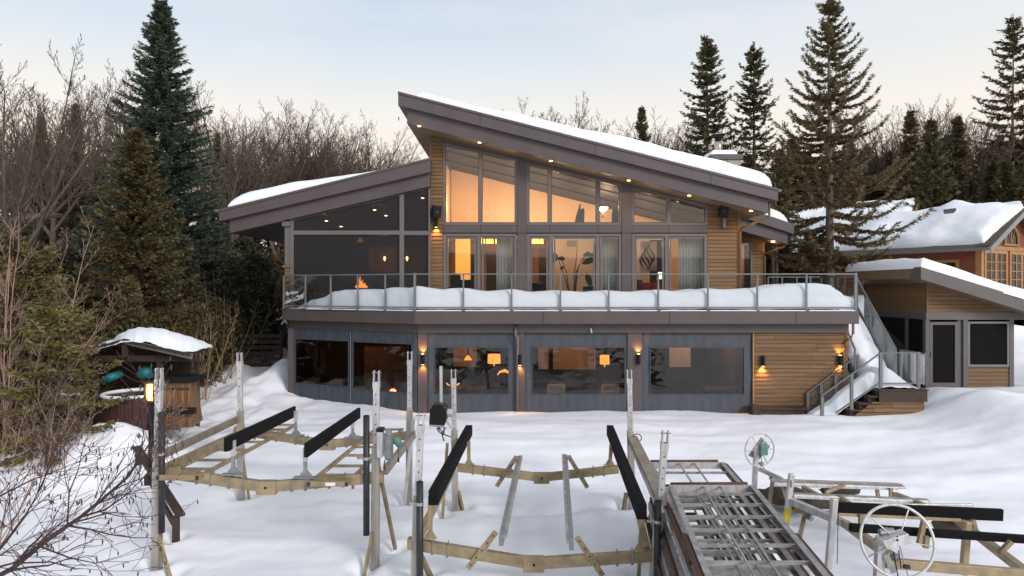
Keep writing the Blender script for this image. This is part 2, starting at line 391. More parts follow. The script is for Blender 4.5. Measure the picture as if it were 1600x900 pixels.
# right rear wing roof
RW = 25.0
MB().prism(Q([(1120, 310), (1241, 350), (1241, 366), (1120, 327)], RW), RW, 30).build('roof', 'fascia', house, bevel=.012)
MB().prism(Q([(1120, 323), (1231, 360), (1231, 381.5), (1120, 350)], RW + .15), RW + .15, RW + .3).build('roof_beam', 'fascia', house, bevel=.01)
sa = XZ(1120, 350, RW + .15); sb = XZ(1231, 381.5, RW + .15)
MB().prism([(sa[0], sa[1] + .4), (sb[0], sb[1] + .4), (sb[0], sb[1] + .01), (sa[0], sa[1] + .01)], RW + .31, 29.8).build('soffit', 'soffit', house)

def boards(x0, x1, y, z0, z1, exp, parent=house, m='siding', face=-1, topf=None, holes=(), skew=None):
    """horizontal clapboards, each its own piece; y is the wall face"""
    z = z0; k = 0
    while z < z1 - .02:
        zt = min(z + exp - .012, z1)
        segs = [(x0, x1)]
        for hx0, hx1, hz0, hz1 in holes:
            if z + exp * .5 > hz0 and z + exp * .5 < hz1:
                ns = []
                for s0, s1 in segs:
                    if hx0 > s0: ns.append((s0, min(hx0, s1)))
                    if hx1 < s1: ns.append((max(hx1, s0), s1))
                segs = [q for q in ns if q[1] - q[0] > .02]
        cut = []
        for s0, s1 in segs:
            if s1 - s0 > 1.6:
                q = s0 + (s1 - s0) * random.uniform(.2, .8); cut += [(s0, q - .003), (q + .003, s1)]
            else: cut.append((s0, s1))
        for s0, s1 in cut:
            e0, e1 = s0, s1
            if topf and min(topf(e0), topf(e1)) < zt:
                # the sloping top cuts this board
                n_ = 40; xs_ = [e0 + (e1 - e0) * i / n_ for i in range(n_ + 1)]; xs_ = [q for q in xs_ if topf(q) > z + .004]
                if len(xs_) < 2: continue
                up_ = []
                for q in xs_[::-1]:
                    hgt = min(zt, topf(q))
                    if len(up_) < 2 or q == xs_[0] or abs(hgt - up_[-1][1]) > 1e-6 or hgt < zt: up_.append((q, hgt))
                MB().prism([(xs_[0], z), (xs_[-1], z)] + up_, y + face * .018, y).build('siding_board', m, parent); continue
            b = MB(); jy = random.uniform(-.002, .002)
            # wedge section: bottom edge proud of the top edge
            yb = y + face * (.030 + jy); yt = y + face * .012
            vs = [(e0, y, z), (e0, yb, z), (e0, yt, zt), (e0, y, zt), (e1, y, z), (e1, yb, z), (e1, yt, zt), (e1, y, zt)]
            b.add(vs, [(0, 1, 2, 3), (7, 6, 5, 4), (0, 4, 5, 1), (1, 5, 6, 2), (2, 6, 7, 3), (3, 7, 4, 0)])
            b.build('siding_board', m, parent)
        z += exp; k += 1
random.seed(4)
# walls behind the boards
def wallbox(x0, x1, y0, y1, z0, z1, m='siding_back', name='wall', parent=house): return MB().box(x0, x1, y0, y1, z0, z1).build(name, m, parent)
xl0, xl1 = PX(672, WY), PX(692, WY); xr0, xr1 = PX(1105, WY), PX(1155.5, WY)
MB().prism([(xl0, DZ), (xl1, DZ), (xl1, soff(xl1)), (xl0, soff(xl0))], WY, WY + .2).build('wall', 'siding_back', house)
MB().prism([(xr0, DZ), (xr1, DZ), (xr1, soff(xr1)), (xr0, soff(xr0))], WY, WY + .2).build('wall', 'siding_back', house)
boards(xl0, xl1, WY, DZ, 8.7, .125, topf=lambda x: soff(x) + .0)
boards(xr0, xr1 - .08, WY, DZ, 6.5, .125, topf=lambda x: soff(x) + .0)
MB().box(xr1 - .08, xr1 + .03, WY - .045, WY + .2, DZ, soff(xr1)).build('corner_board', 'siding', house)
MB().box(xl0 - .0, xl0 + .045, WY - .04, WY - .025, DZ, soff(xl0) - .1).build('corner_board', 'siding', house)
# side and rear walls of the upper storey and closed lower volume
MB().prism_z([(xr1 - .02, WY + .2), (xr1 + .01, WY + .2), (xr1 + .01, 29.5), (xr1 - .02, 29.5)], 0, 6.0).build('wall', 'siding_back', house)
MB().prism([(-7.3, 0), (9.9, 0), (9.9, 5.3), (xr1, 5.9), (xl0, 8.6), (xl0 - .01, 7), (-7.3, 5.5)], 29.5, 29.7).build('wall', 'siding_back', house)
MB().box(xl0, xl0 + .12, WY + .2, 29.5, DZ, 8.5).build('wall', 'wall_in', house)
# rear right wing with its window
ry = 26.0
wx0, wx1 = PX(1150, ry), PX(1193, ry)
gx0, gx1 = PX(1158, ry), PX(1173, ry); gz0, gz1 = PZ(451, ry), PZ(381, ry)
wallbox(gx1, wx1, ry, ry + .15, 0, 6.0); wallbox(wx0 - .3, gx1, ry, ry + .15, gz1, 6.2); wallbox(wx0 - .3, gx1, ry, ry + .15, 0, gz0)
boards(wx0 - .2, wx1 - .06, ry, DZ - .3, 6.2, .125, topf=lambda x: 6.02 - .29 * (x - 9), holes=[(wx0 - .3, gx1 + .06, gz0 - .05, gz1 + .06)])
MB().box(wx1 - .06, wx1 + .03, ry - .04, ry + .2, DZ - 2.9, PZ(378, ry)).build('corner_board', 'siding', house)
wf = MB(); fr = .07
for (u0, u1, z0, z1) in ((gx0 - .1, gx1 + .05, gz1, gz1 + .07), (gx1 - .02, gx1 + .05, gz0, gz1), (gx0 - .1, gx1 + .05, gz0 - .07, gz0)): wf.box(u0, u1, ry - .05, ry + .05, z0, z1)
w_ = wf.build('window', 'frame', house); MB().box(gx0 - .5, gx1 - .02, ry + .0, ry + .008, gz0, gz1).build('pane', 'glass', w_)
wallbox(wx1 - .05, wx1, ry + .15, 29.5, 0, 5.5)
wallbox(wx0 - .5, wx1, 28.0, 28.1, DZ, 5.8, 'wall_in')

# upper windows
def frame_poly(name, px0, px1, top, zb, mull, Y, parent, fw=.075, m='frame', panes='glass', dep=.12, thin=.055, nm='window'):
    """window with a sloping head: top(x) gives the head height, mull = x positions of mullions"""
    f = MB(); x0, x1 = px0, px1
    f.prism([(x0, zb), (x0 + fw, zb), (x0 + fw, top(x0 + fw)), (x0, top(x0))], Y, Y + dep)
    f.prism([(x1 - fw, zb), (x1, zb), (x1, top(x1)), (x1 - fw, top(x1 - fw))], Y, Y + dep)
    f.prism([(x0 + fw, top(x0 + fw) - fw), (x1 - fw, top(x1 - fw) - fw), (x1 - fw, top(x1 - fw)), (x0 + fw, top(x0 + fw))], Y + .003, Y + dep)
    f.box(x0 + fw, x1 - fw, Y + .003, Y + dep, zb, zb + fw)
    ed = [x0 + fw] + [q for c in mull for q in (c - thin, c + thin)] + [x1 - fw]
    for c in mull: f.prism([(c - thin, zb + fw), (c + thin, zb + fw), (c + thin, top(c + thin) - fw), (c - thin, top(c - thin) - fw)], Y + .006, Y + dep)
    w = f.build(nm, m, parent)
    g = MB()
    for i in range(0, len(ed), 2):
        a, b = ed[i], ed[i + 1]; t = .02
        # inner bead of each pane
        bd = MB()
        bd.prism([(a, zb + fw), (a + t, zb + fw + t), (a + t, top(a + t) - fw - t), (a, top(a) - fw)], Y + .03, Y + .09)
        bd.prism([(b - t, zb + fw + t), (b, zb + fw), (b, top(b) - fw), (b - t, top(b - t) - fw - t)], Y + .03, Y + .09)
        bd.prism([(a, zb + fw), (b, zb + fw), (b - t, zb + fw + t), (a + t, zb + fw + t)], Y + .03, Y + .09)
        bd.prism([(a + t, top(a + t) - fw - t), (b - t, top(b - t) - fw - t), (b, top(b) - fw), (a, top(a) - fw)], Y + .03, Y + .09)
        bd.build('glazing_bead', 'frame_dark', w)
        MB().prism([(a, zb + fw), (b, zb + fw), (b, top(b) - fw), (a, top(a) - fw)], Y + .055, Y + .063).build('pane', panes, w)
    return w
X = lambda px: PX(px, WY)
Z = lambda py: PZ(py, WY)
groups = [((692.5, 223.5), (808.5, 248.5), (750.7,)), ((823, 254), (971.5, 285.8), (859, 934.3)), ((986.5, 291.5), (1105, 318.5), (1044.7,))]
UB = Z(351.6)
for (pa, pb, mu) in groups:
    xa, xb = X(pa[0]), X(pb[0]); za, zb_ = Z(pa[1]), Z(pb[1])
    tp = lambda x, xa=xa, xb=xb, za=za, zb_=zb_: min(za + (zb_ - za) * (x - xa) / (xb - xa), soff(x) - .02)
    frame_poly('window', xa, xb, tp, UB, [X(q) for q in mu], WY - .02, house)
    # stepped header between the window head and the soffit
    MB().prism([(xa - .02, tp(xa) + .002), (xb + .02, tp(xb) + .002), (xb + .02, soff(xb) + .05), (xa - .02, soff(xa) + .05)], WY + .01, WY + .14).build('header_or_backing', 'fascia', house)
    # panelled band under the window
    MB().box(xa - .02, xb + .02, WY + .125, WY + .17, Z(368), Z(349)).build('header_or_backing', 'frame_dark', house)  # added backing strip, unseen, stops room light leaking past the spandrel joints
    ed = [xa] + [X(q) for q in mu] + [xb]
    for i in range(len(ed) - 1):
        MB().box(ed[i] + .006, ed[i + 1] - .006, WY - .03, WY + .12, Z(363.6), Z(352)).build('spandrel_panel', 'fascia', house)
for px0, px1 in ((808.5, 823), (971.5, 986.5)):
    MB().prism([(X(px0), DZ), (X(px1), DZ), (X(px1), soff(X(px1))), (X(px0), soff(X(px0)))], WY - .055, WY + .15).build('column', 'fascia', house)
    MB().box(X(px0) - .01, X(px1) + .01, WY - .07, WY - .056, Z(365), Z(363.2)).build('column_joint', 'frame_dark', house)
# sliding glass doors
DT = Z(365.2)
def door(px0, px1, splits, fixed=()):
    t = lambda x: DT
    w = frame_poly('sliding_door', X(px0), X(px1), t, DZ, [X(q) for q in splits], WY - .02, house, fw=.09, nm='sliding_door')
    ed = [px0] + list(splits) + [px1]
    for i in range(len(ed) - 1):
        a = X(ed[i]) + .10; b = X(ed[i + 1]) - .08
        if i in fixed:
            s = MB(); s.box(a, a + .06, WY + .02, WY + .05, DZ + .1, DT - .1); s.box(b - .06, b, WY + .02, WY + .05, DZ + .1, DT - .1); s.box(a + .06, b - .06, WY + .02, WY + .05, DT - .17, DT - .1)
            s.build('door_leaf', 'frame', w)
    return w
door(693, 807.5, (748,), (0, 1)); door(823.5, 971, (860.5, 933.8), (0, 1, 2)); door(987.5, 1104.5, (1041.5,), (0, 1))

# interior of the upper storey
rm0, rm1, rb = xl0 + .15, xr1 - .05, 28.6
MB().box(-7.25, 7.5, WY + .16, 29.4, DZ - .12, DZ - .005).build('floor', 'floor_in', house)
MB().prism([(rm0, DZ), (rm1, DZ), (rm1, soff(rm1)), (rm0, soff(rm0))], rb, rb + .1).build('interior_wall', 'wall_in', house)
for k, yy in enumerate((24.4, 26.4)):
    MB().prism([(rm0, soff(rm0) - .06), (rm1, soff(rm1) - .06), (rm1, soff(rm1)), (rm0, soff(rm0))], yy, yy + .14).build('ceiling_beam', 'ceil_dark', house)
MB().prism([(rm0, soff(rm0) - .012), (rm1, soff(rm1) - .012), (rm1, soff(rm1) + .006), (rm0, soff(rm0) + .006)], WY + .16, rb).build('ceiling', 'ceil_dark', house)
MB().box(rm1 - .02, rm1 + .0, WY + .2, rb, DZ, soff(rm1)).build('interior_wall', 'wall_in', house)
# loft slab seen behind the band, partitions
MB().box(X(866), X(931) + .35, 25.2, 25.3, DZ, 5.65).build('interior_wall', 'wall_in', house)
MB().box(X(866), X(866) + .1, 25.3, 28.6, DZ, 5.65).build('interior_wall', 'wall_in', house)
MB().box(rm0, X(866), 25.6, 28.5, 5.50, 5.62).build('interior_ceiling', 'wall_in', house)
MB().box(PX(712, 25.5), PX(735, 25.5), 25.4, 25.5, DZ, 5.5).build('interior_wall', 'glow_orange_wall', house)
MB().box(PX(736, 25.5), PX(749, 25.5), 25.4, 25.5, DZ, 4.9).build('interior_door', 'furn_dark', house)
MB().box(PX(760, 25.9), PX(781, 25.9), 25.8, 25.9, DZ, 5.0).build('interior_door', 'dark_wood', house)
MB().box(PX(842, 25.9), PX(858, 25.9), 25.8, 25.9, DZ, 5.1).build('interior_door', 'dark_wood', house)
MB().box(PX(955, 24.6), PX(969, 24.6), 24.4, 24.6, 5.2, 6.45).build('interior_wall', 'furn_dark', house)
MB().box(X(986), X(1038), 24.9, 25.0, DZ, 5.45).build('interior_wall', 'wall_in', house)
MB().box(X(1038), X(1070), 25.6, 25.7, DZ, 5.45).build('interior_wall', 'furn_dark', house)
tag(MB().box(PX(886, 25.15), PX(900, 25.15), 25.13, 25.19, PZ(385, 25.15), PZ(376, 25.15)).build('wall_vent', 'vent'), 'small dark rectangular vent high on the lit wall above the tall plant', 'vent')
for px, e, yy, zz in ((720, 38, 26.9, 6.9), (790, 60, 27.1, 6.7), (850, 60, 27.0, 6.4), (925, 50, 27.1, 6.1), (1000, 40, 27.0, 5.7)):
    point_light('ceiling_lamp_light', (PX(px, yy), yy, zz), e, (1, .60, .30), .15, parent=house)
for px, yy, zz, e in ((725, 24.3, 5.3, 18), (905, 24.0, 5.3, 16), (1010, 24.0, 5.2, 11), (1080, 24.3, 5.2, 7), (840, 24.6, 5.2, 14), (1165, 27, 5, 12)):
    point_light('ceiling_lamp_light', (PX(px, yy), yy, zz), e, (1, .64, .38), .1, parent=house)
for px, py, yy in ((712, 373, 24.2), (722, 379.5, 25.2), (763, 372, 24.2), (768, 375, 24.6), (848, 381, 25.0)):
    p = P(px, py, yy); MB().tube([p, p + Vector((0, 0, .015))], .045, 10).build('recessed_light', 'glow_lamp', house)
p = P(942, 327, 24.9); t = thing('wall_sconce', 'small bright wall sconce seen through the narrow right pane of the middle upper window', 'sconce', p)
MB().tube([p + Vector((0, 0, -.05)), p + Vector((0, 0, .06))], [.12, .18], 14).build('shade', 'glow_core', t)
MB().box(p.x - .05, p.x + .05, p.y, p.y + .12, p.z - .3, p.z - .06).build('bracket', 'vent', t); point_light('bulb_light', p + Vector((0, -.1, .2)), 25, parent=t)
# drapes
def drape(px0, px1, Y, z0, z1, label):
    b = MB(); n = 90; v = []
    xa, xb = PX(px0, Y), PX(px1, Y)
    for i in range(n + 1):
        u = i / n; x = xa + (xb - xa) * u; y = Y + .045 * math.sin(u * (xb - xa) * 62)
        for z in (z0, z1): v.append((x, y, z))
    b.v = v; b.f = [(2 * i, 2 * i + 2, 2 * i + 3, 2 * i + 1) for i in range(n)]
    o = b.build('curtain', 'drape', smooth=True); s = o.modifiers.new('s', 'SOLIDIFY'); s.thickness = .006
    tag(o, label, 'curtain')
drape(776, 800, 22.9, DZ, 5.42, 'pale floor length curtain gathered at the right side of the left sliding doors')
drape(937, 966, 22.9, DZ, 5.42, 'white floor length curtain behind the right pane of the middle glass doors')
drape(1060, 1099, 22.9, DZ, 5.42, 'wide pale curtain behind the right leaf of the right sliding doors')
# chandeliers with square yellow shades
def chandelier(xs, py, Y, label):
    c = P(sum(xs) / len(xs), py, Y); t = thing('chandelier', label, 'chandelier', c, 'chandeliers with small yellow shades')
    MB().beam((PX(xs[0], Y), Y, c.z + .16), (PX(xs[-1], Y), Y, c.z + .16), .03, .03).build('bar', 'black_metal', t)
    MB().tube([c + Vector((0, 0, .16)), c + Vector((0, 0, .55))], .012, 6).build('rod', 'black_metal', t)
    for x in xs:
        s = P(x, py, Y)
        f = MB()
        f.tube([s + Vector((0, 0, -.10)), s + Vector((0, 0, .10))], [.075, .06], 12, cap=False)
        f.build('lamp_shade', 'glow_yellow', t)
    point_light('bulb_light', c + Vector((0, 0, -.15)), 8, (1, .6, .2), .12, parent=t)
chandelier((755, 763, 768, 777), 376, 25.0, 'chandelier of four yellow shades in the left sliding doors')
chandelier((834, 839, 846), 376, 25.0, 'chandelier of three yellow shades behind the middle glass doors')
# tall potted plant
def in_leaf(b, base, tip, w, bend=.25, n=7):
    base = Vector(base); tip = Vector(tip); d = tip - base; L = d.length; side = d.cross(Vector((0, 1, 0))).normalized()
    pts = []
    for i in range(n + 1):
        u = i / n; ww = w * math.sin(math.pi * min(1, u * .93 + .04)) ** .7
        c = base + d * u + Vector((0, -.15 * math.sin(math.pi * u) * bend, -bend * L * u * u * .3))
        pts += [c - side * ww / 2, c + Vector((0, .03, -.02)), c + side * ww / 2]
    f = []
    for i in range(n): f += [(3 * i, 3 * i + 1, 3 * i + 4, 3 * i + 3), (3 * i + 1, 3 * i + 2, 3 * i + 5, 3 * i + 4)]
    b.add(pts, f)
py_ = 23.7
pl = thing('potted_plant', 'tall dark green banana-leaved plant in the middle window', 'plant', (PX(895, py_), py_, DZ))
MB().tube([(PX(895, py_), py_, DZ), (PX(895, py_), py_, DZ + .45)], [.2, .26], 20).build('pot', 'vent', pl)
stems = [[(893, 470), (884, 440), (878, 420), (872, 405)], [(891, 470), (885, 425), (879, 409), (877, 403)], [(897, 470), (897, 430), (901, 400), (902, 372), (905, 340)], [(898, 470), (900, 425), (912, 402), (921, 396)], [(898, 470), (901, 436), (912, 428), (916, 428)], [(897, 470), (903, 418), (909, 408), (916, 402)]]
for s in stems:
    MB().tube([P(x, y, py_ + .02 * i) for i, (x, y) in enumerate(s)], [.022 - .003 * i for i in range(len(s))], 6).build('stem', 'leaf_in', pl, smooth=True)
for (x0_, y0_, x1_, y1_, w) in ((872, 404, 859, 396, .24), (872, 404, 883, 403, .15), (871, 405, 858, 405, .22), (911, 399, 934, 397, .14), (910, 412, 931, 402, .22), (916, 426, 923, 446, .22), (881, 417, 875, 420, .12), (912, 400, 921, 392, .10)):
    bb = MB(); in_leaf(bb, P(x0_, y0_, py_), P(x1_, y1_, py_ - .1), w); o = bb.build('leaf', 'leaf_in', pl, smooth=True)
MB().poly3([P(898, 347, py_), P(900.5, 336, py_), P(903, 328, py_), P(908, 326.5, py_), P(912.5, 325, py_), P(913.5, 330, py_), P(913, 347, py_)], (0, .02, 0)).build('leaf', 'leaf_in', pl)
MB().poly3([P(903.5, 329, py_), P(904.5, 322, py_), P(906.8, 317, py_), P(907.5, 321, py_), P(906.5, 329, py_)], (0, .02, 0)).build('leaf', 'leaf_in', pl)
# furniture silhouettes
def armchair(px, Y, w, h, m, label, cat='armchair', grp=None):
    x = PX(px, Y); t = thing('armchair', label, cat, (x, Y, DZ), grp)
    MB().box(x - w / 2, x + w / 2, Y - .35, Y + .3, DZ + .2, DZ + .5).build('seat', m, t, bevel=.05)
    MB().box(x - w / 2, x + w / 2, Y - .37, Y - .2, DZ + .5, DZ + h).build('backrest', m, t, bevel=.05)
    for s in (-1, 1): MB().box(x + s * (w / 2 + .05) - .06, x + s * (w / 2 + .05) + .06, Y - .3, Y + .3, DZ + .2, DZ + .72).build('armrest', m, t, bevel=.03)
    for sx in (-1, 1):
        for sy in (-1, 1): MB().box(x + sx * w * .42 - .02, x + sx * w * .42 + .02, Y + sy * .25 - .02, Y + sy * .25 + .02, DZ, DZ + .2).build('leg', 'black_metal', t)
armchair(713, 23.6, .35, 1.12, 'furn_dark', 'tall backed black chair nearest the left end of the sliding doors')
armchair(729, 23.7, .42, .95, 'furn_dark', 'square backed dark chair behind the left pane of the left doors')
armchair(838, 23.7, .5, .85, 'furn_dark', 'low dark armchair behind the left pane of the middle doors')
armchair(930, 23.5, .6, .74, 'furn_dark', 'low dark seat standing right of the banana-leaved plant')
armchair(1006, 24.0, .45, .86, 'furn_red', 'red cushioned chair left of the lit table lamp', 'chair')
armchair(1023, 23.9, .3, .84, 'furn_red', 'narrow red cushioned seat right beside the lit table lamp', 'chair')
armchair(994, 24.2, .35, .95, 'leaf_in', 'dark teal high backed chair below the grey painting', 'chair')
# table lamp
p = Vector((PX(1034, 24.0), 24.0, DZ)); t = thing('table_lamp', 'lit table lamp with drum shade behind the right sliding doors', 'lamp', p)
MB().tube([p + Vector((0, 0, .55)), p + Vector((0, 0, 1.0))], [.07, .02], 12).build('base', 'black_metal', t)
MB().tube([p + Vector((0, 0, .98)), p + Vector((0, 0, 1.22))], [.16, .13], 18, cap=False).build('lamp_shade', 'glow_shade', t)
tag(MB().box(p.x - .3, p.x + .3, 23.8, 24.2, DZ, DZ + .54).build('side_table', 'furn_dark', bevel=.02), 'low dark side table carrying the lit table lamp', 'table')
# large grey painting
t = thing('painting', 'tall grey abstract painting behind the right sliding doors', 'painting', (PX(1014, 24.88), 24.88, PZ(426, 24.88)))
MB().box(PX(1001, 24.88), PX(1026, 24.88), 24.86, 24.895, PZ(424, 24.88), PZ(377, 24.88)).build('canvas', 'paint_grey', t)
bb = MB()
for k in range(5):
    pts = [P(1004 + k * 3.5 + 4 * math.sin(i * .9 + k), 381 + i * 5, 24.85) for i in range(9)]
    bb.tube(pts, [.01 + .028 * math.sin(i / 8 * math.pi) for i in range(9)], 5)
bb.build('brush_strokes', 'ceil_dark', t, smooth=True)

# screened porch of the left wing
FY = 22.3
X2 = lambda px: PX(px, FY); Z2 = lambda py: PZ(py, FY)
MB().box(X2(453), X2(458.6), FY, FY + .14, DZ, Z2(343)).build('post', 'frame', house)
MB().box(X2(444.5), X2(452.6), FY + .02, FY + .35, Z2(414), Z2(354.5)).build('post', 'frame', house)
MB().box(X2(441.5), X2(454), FY - .06, FY + .4, Z2(353.6), Z2(346)).build('post_cap', 'frame', house)
MB().box(X2(442), X2(454.5), FY - .05, FY + .4, Z2(418), Z2(414.6)).build('sill', 'frame', house)
boards(X2(445), X2(452.5), FY + .02, DZ - .1, Z2(419), .12)
MB().box(X2(445), X2(452.8), FY + .03, FY + .4, DZ - .4, Z2(418.5)).build('wall', 'siding_back', house)
MB().prism([(X2(624.3), DZ), (X2(631.3), DZ), (X2(631.3), Z2(303)), (X2(624.3), Z2(304.5))], FY - .01, FY + .12).build('post', 'frame', house)
MB().box(X2(669.4), X2(672), FY - .01, FY + .12, DZ, Z2(295)).build('post', 'frame', house)
MB().box(X2(458.6), X2(624.3), FY, FY + .12, Z2(366.6), Z2(360.3)).build('transom', 'frame', house)
MB().box(X2(631.3), X2(669.4), FY, FY + .12, Z2(367.3), Z2(360.8)).build('transom', 'frame', house)
MB().prism([XZ(453, 342, FY), XZ(672, 289, FY), XZ(672, 294.5, FY), XZ(453, 346.8, FY)], FY + .002, FY + .11).build('head_rail', 'frame_dark', house)
for pts in ([(458.6, 345.5), (624.3, 306), (624.3, 360.3), (458.6, 360.3)], [(631.3, 304.4), (669.4, 295), (669.4, 360.8), (631.3, 360.8)]):
    MB().prism(Q(pts, FY), FY + .05, FY + .054).build('insect_screen', 'screen_mesh', house)
for x0_, x1_ in ((458.6, 624.3), (631.3, 669.4)):
    MB().box(X2(x0_), X2(x1_), FY + .05, FY + .054, DZ, Z2(366.8)).build('insect_screen', 'screen_mesh', house)
# porch interior
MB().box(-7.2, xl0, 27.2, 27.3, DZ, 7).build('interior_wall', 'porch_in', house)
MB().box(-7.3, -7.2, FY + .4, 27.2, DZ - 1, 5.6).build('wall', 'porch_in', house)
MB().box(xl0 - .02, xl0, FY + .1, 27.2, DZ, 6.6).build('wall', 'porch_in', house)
MB().box(PX(575, 27), PX(618, 27), 27.1, 27.15, PZ(425, 27), PZ(386, 27)).build('interior_opening', 'wall_in', house)
MB().box(PX(628, 27), PX(664, 27), 27.1, 27.15, PZ(425, 27), PZ(386, 27)).build('interior_opening', 'trim_wood', house)
for px, py, yy in ((510, 345.7, 23.2), (533, 354.5, 24.2), (585.4, 328.5, 23.4), (603, 337.5, 24.2), (660.4, 310, 23.2), (690, 300, 24)):
    if px > 672: continue
    p = P(px, py, yy); MB().tube([p, p + Vector((0, 0, .02))], .05, 10).build('recessed_light', 'glow_core', house)
point_light('ceiling_lamp_light', (PX(600, 26), 26, 5.0), 12, (1, .55, .25), .1, parent=house)
for px in (601, 636):
    p = P(px, 403, 24.6); t = thing('pendant_lamp', 'teardrop glass pendant glowing in the porch, ' + ('left of the vertical post' if px == 601 else 'right of the vertical post'), 'pendant lamp', p, 'glass pendants in the screened porch')
    MB().tube([p + Vector((0, 0, -.12)), p + Vector((0, 0, -.02)), p + Vector((0, 0, .06))], [.01, .055, .03], 12).build('lamp_glass', 'glow_warm', t, smooth=True)
    MB().tube([p + Vector((0, 0, .06)), p + Vector((0, 0, .7))], .006, 5).build('cord', 'black_metal', t)
p = P(563, 366, 24.5); t = thing('pendant_lamp', 'small cone pendant lamp just under the horizontal bar of the porch', 'pendant lamp', p + Vector((0, 0, -.25)))
MB().tube([p + Vector((0, 0, -.28)), p + Vector((0, 0, -.12))], [.14, .03], 14).build('lamp_shade', 'glow_orange_wall', t)
MB().tube([p + Vector((0, 0, -.12)), p + Vector((0, 0, .3))], .006, 5).build('cord', 'black_metal', t)
# fire table with flames
p = P(563, 449, 24.0); t = thing('fire_table', 'low fire table with orange flames burning in the screened porch', 'fire pit', (p.x, p.y, DZ))
MB().box(p.x - .5, p.x + .5, p.y - .3, p.y + .3, DZ, p.z - .02).build('table', 'furn_dark', t, bevel=.02)
random.seed(9); 
for dx, hh in ((-.08, .18), (0, .42), (.08, .30), (.15, .2), (.22, .1), (-.14, .1)):
    q = p + Vector((dx, random.uniform(-.05, .05), -.02))
    MB().tube([q, q + Vector((.02, 0, hh * .3)), q + Vector((-.02, 0, hh * .65)), q + Vector((.01, 0, hh))], [.05, .06, .03, .003], 7).build('flame', 'glow_fire', t, smooth=True)

# ---------------- deck
deckpoly = [(-7.44, 22.10), (-2.80, 19.72), (10.03, 19.72), (10.03, 22.62), (11.5, 22.62), (11.5, 25.4), (6.5, 25.95), (6.5, 22.75), (-7.44, 22.75)]
deck = MB().prism_z(deckpoly, 2.612, DZ).build('deck', 'fascia', house, bevel=.008)
def inset(p, d): return p
beamp = [(-7.30, 22.35), (-2.75, 20.06), (9.90, 20.06), (9.90, 20.25), (-2.70, 20.25), (-7.15, 22.5)]
MB().prism_z(beamp, 2.335, 2.60).build('deck_beam', 'fascia', house, bevel=.005)
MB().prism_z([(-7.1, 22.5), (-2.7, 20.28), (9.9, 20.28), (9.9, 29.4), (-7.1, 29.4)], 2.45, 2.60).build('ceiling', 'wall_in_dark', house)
# railing: posts, rails, glass
rail = thing('deck_railing', 'grey metal deck railing with clear glass panels along the snowy deck', 'railing', (0, 19.8, DZ))
RT = DZ + 1.085
Afr, Bfr = Vector((-7.40, 22.02, 0)), Vector((-2.80, 19.80, 0))
def on_ab(px):
    k = (px - 800) / F; d = Bfr - Afr   # x = k*y
    t = (k * Afr.y - Afr.x) / (d.x - k * d.y); return Afr + d * t
posts = [on_ab(p) for p in (443.5, 477.5, 516.8, 559, 602)] + [Vector((-2.82, 19.80, 0))] + [Vector((PX(p, 19.8), 19.8, 0)) for p in (724, 799.5, 875.5, 951, 1028.5, 1106, 1183.2, 1260, 1337)]
def railrun(pts, parent, zb=DZ, zt=RT, w=.045, bigs=(), glass=True, last=True):
    for i, p in enumerate(pts):
        ww = w * (1.6 if i in bigs else 1); MB().box(p.x - ww / 2, p.x + ww / 2, p.y - w / 2, p.y + w / 2, zb - .0, zt - .03 + (.05 if i in bigs else 0)).build('post', 'railing', parent)
        MB().box(p.x - .06, p.x + .06, p.y - .05, p.y + .05, zb, zb + .015).build('base_plate', 'railing', parent)
    for a, b in zip(pts[:-1], pts[1:]):
        MB().beam(a + Vector((0, 0, zt - .015)), b + Vector((0, 0, zt - .015)), .06, .035).build('top_rail', 'railing', parent)
        d = (b - a).normalized() * .028
        MB().beam(a + d + Vector((0, 0, zb + .10)), b - d + Vector((0, 0, zb + .10)), .03, .035).build('bottom_rail', 'railing', parent)
        if glass: MB().beam(a + d + Vector((0, 0, (zb + .12 + zt - .04) / 2)), b - d + Vector((0, 0, (zb + .12 + zt - .04) / 2)), .008, zt - zb - .16).build('glass_panel', 'glass_rail', parent)
railrun(posts, rail, bigs=(5, 14))
r2 = thing('deck_railing', 'glass railing at the back right corner of the deck behind the snow heap', 'railing', (10.5, 25, DZ))
railrun([Vector((PX(q, 25.2), 25.2, 0)) for q in (1200, 1222, 1245, 1266, 1284, 1305)] + [Vector((11.4, 25.2, 0)), Vector((11.4, 23.9, 0)), Vector((11.4, 22.7, 0))], r2, bigs=(3,))
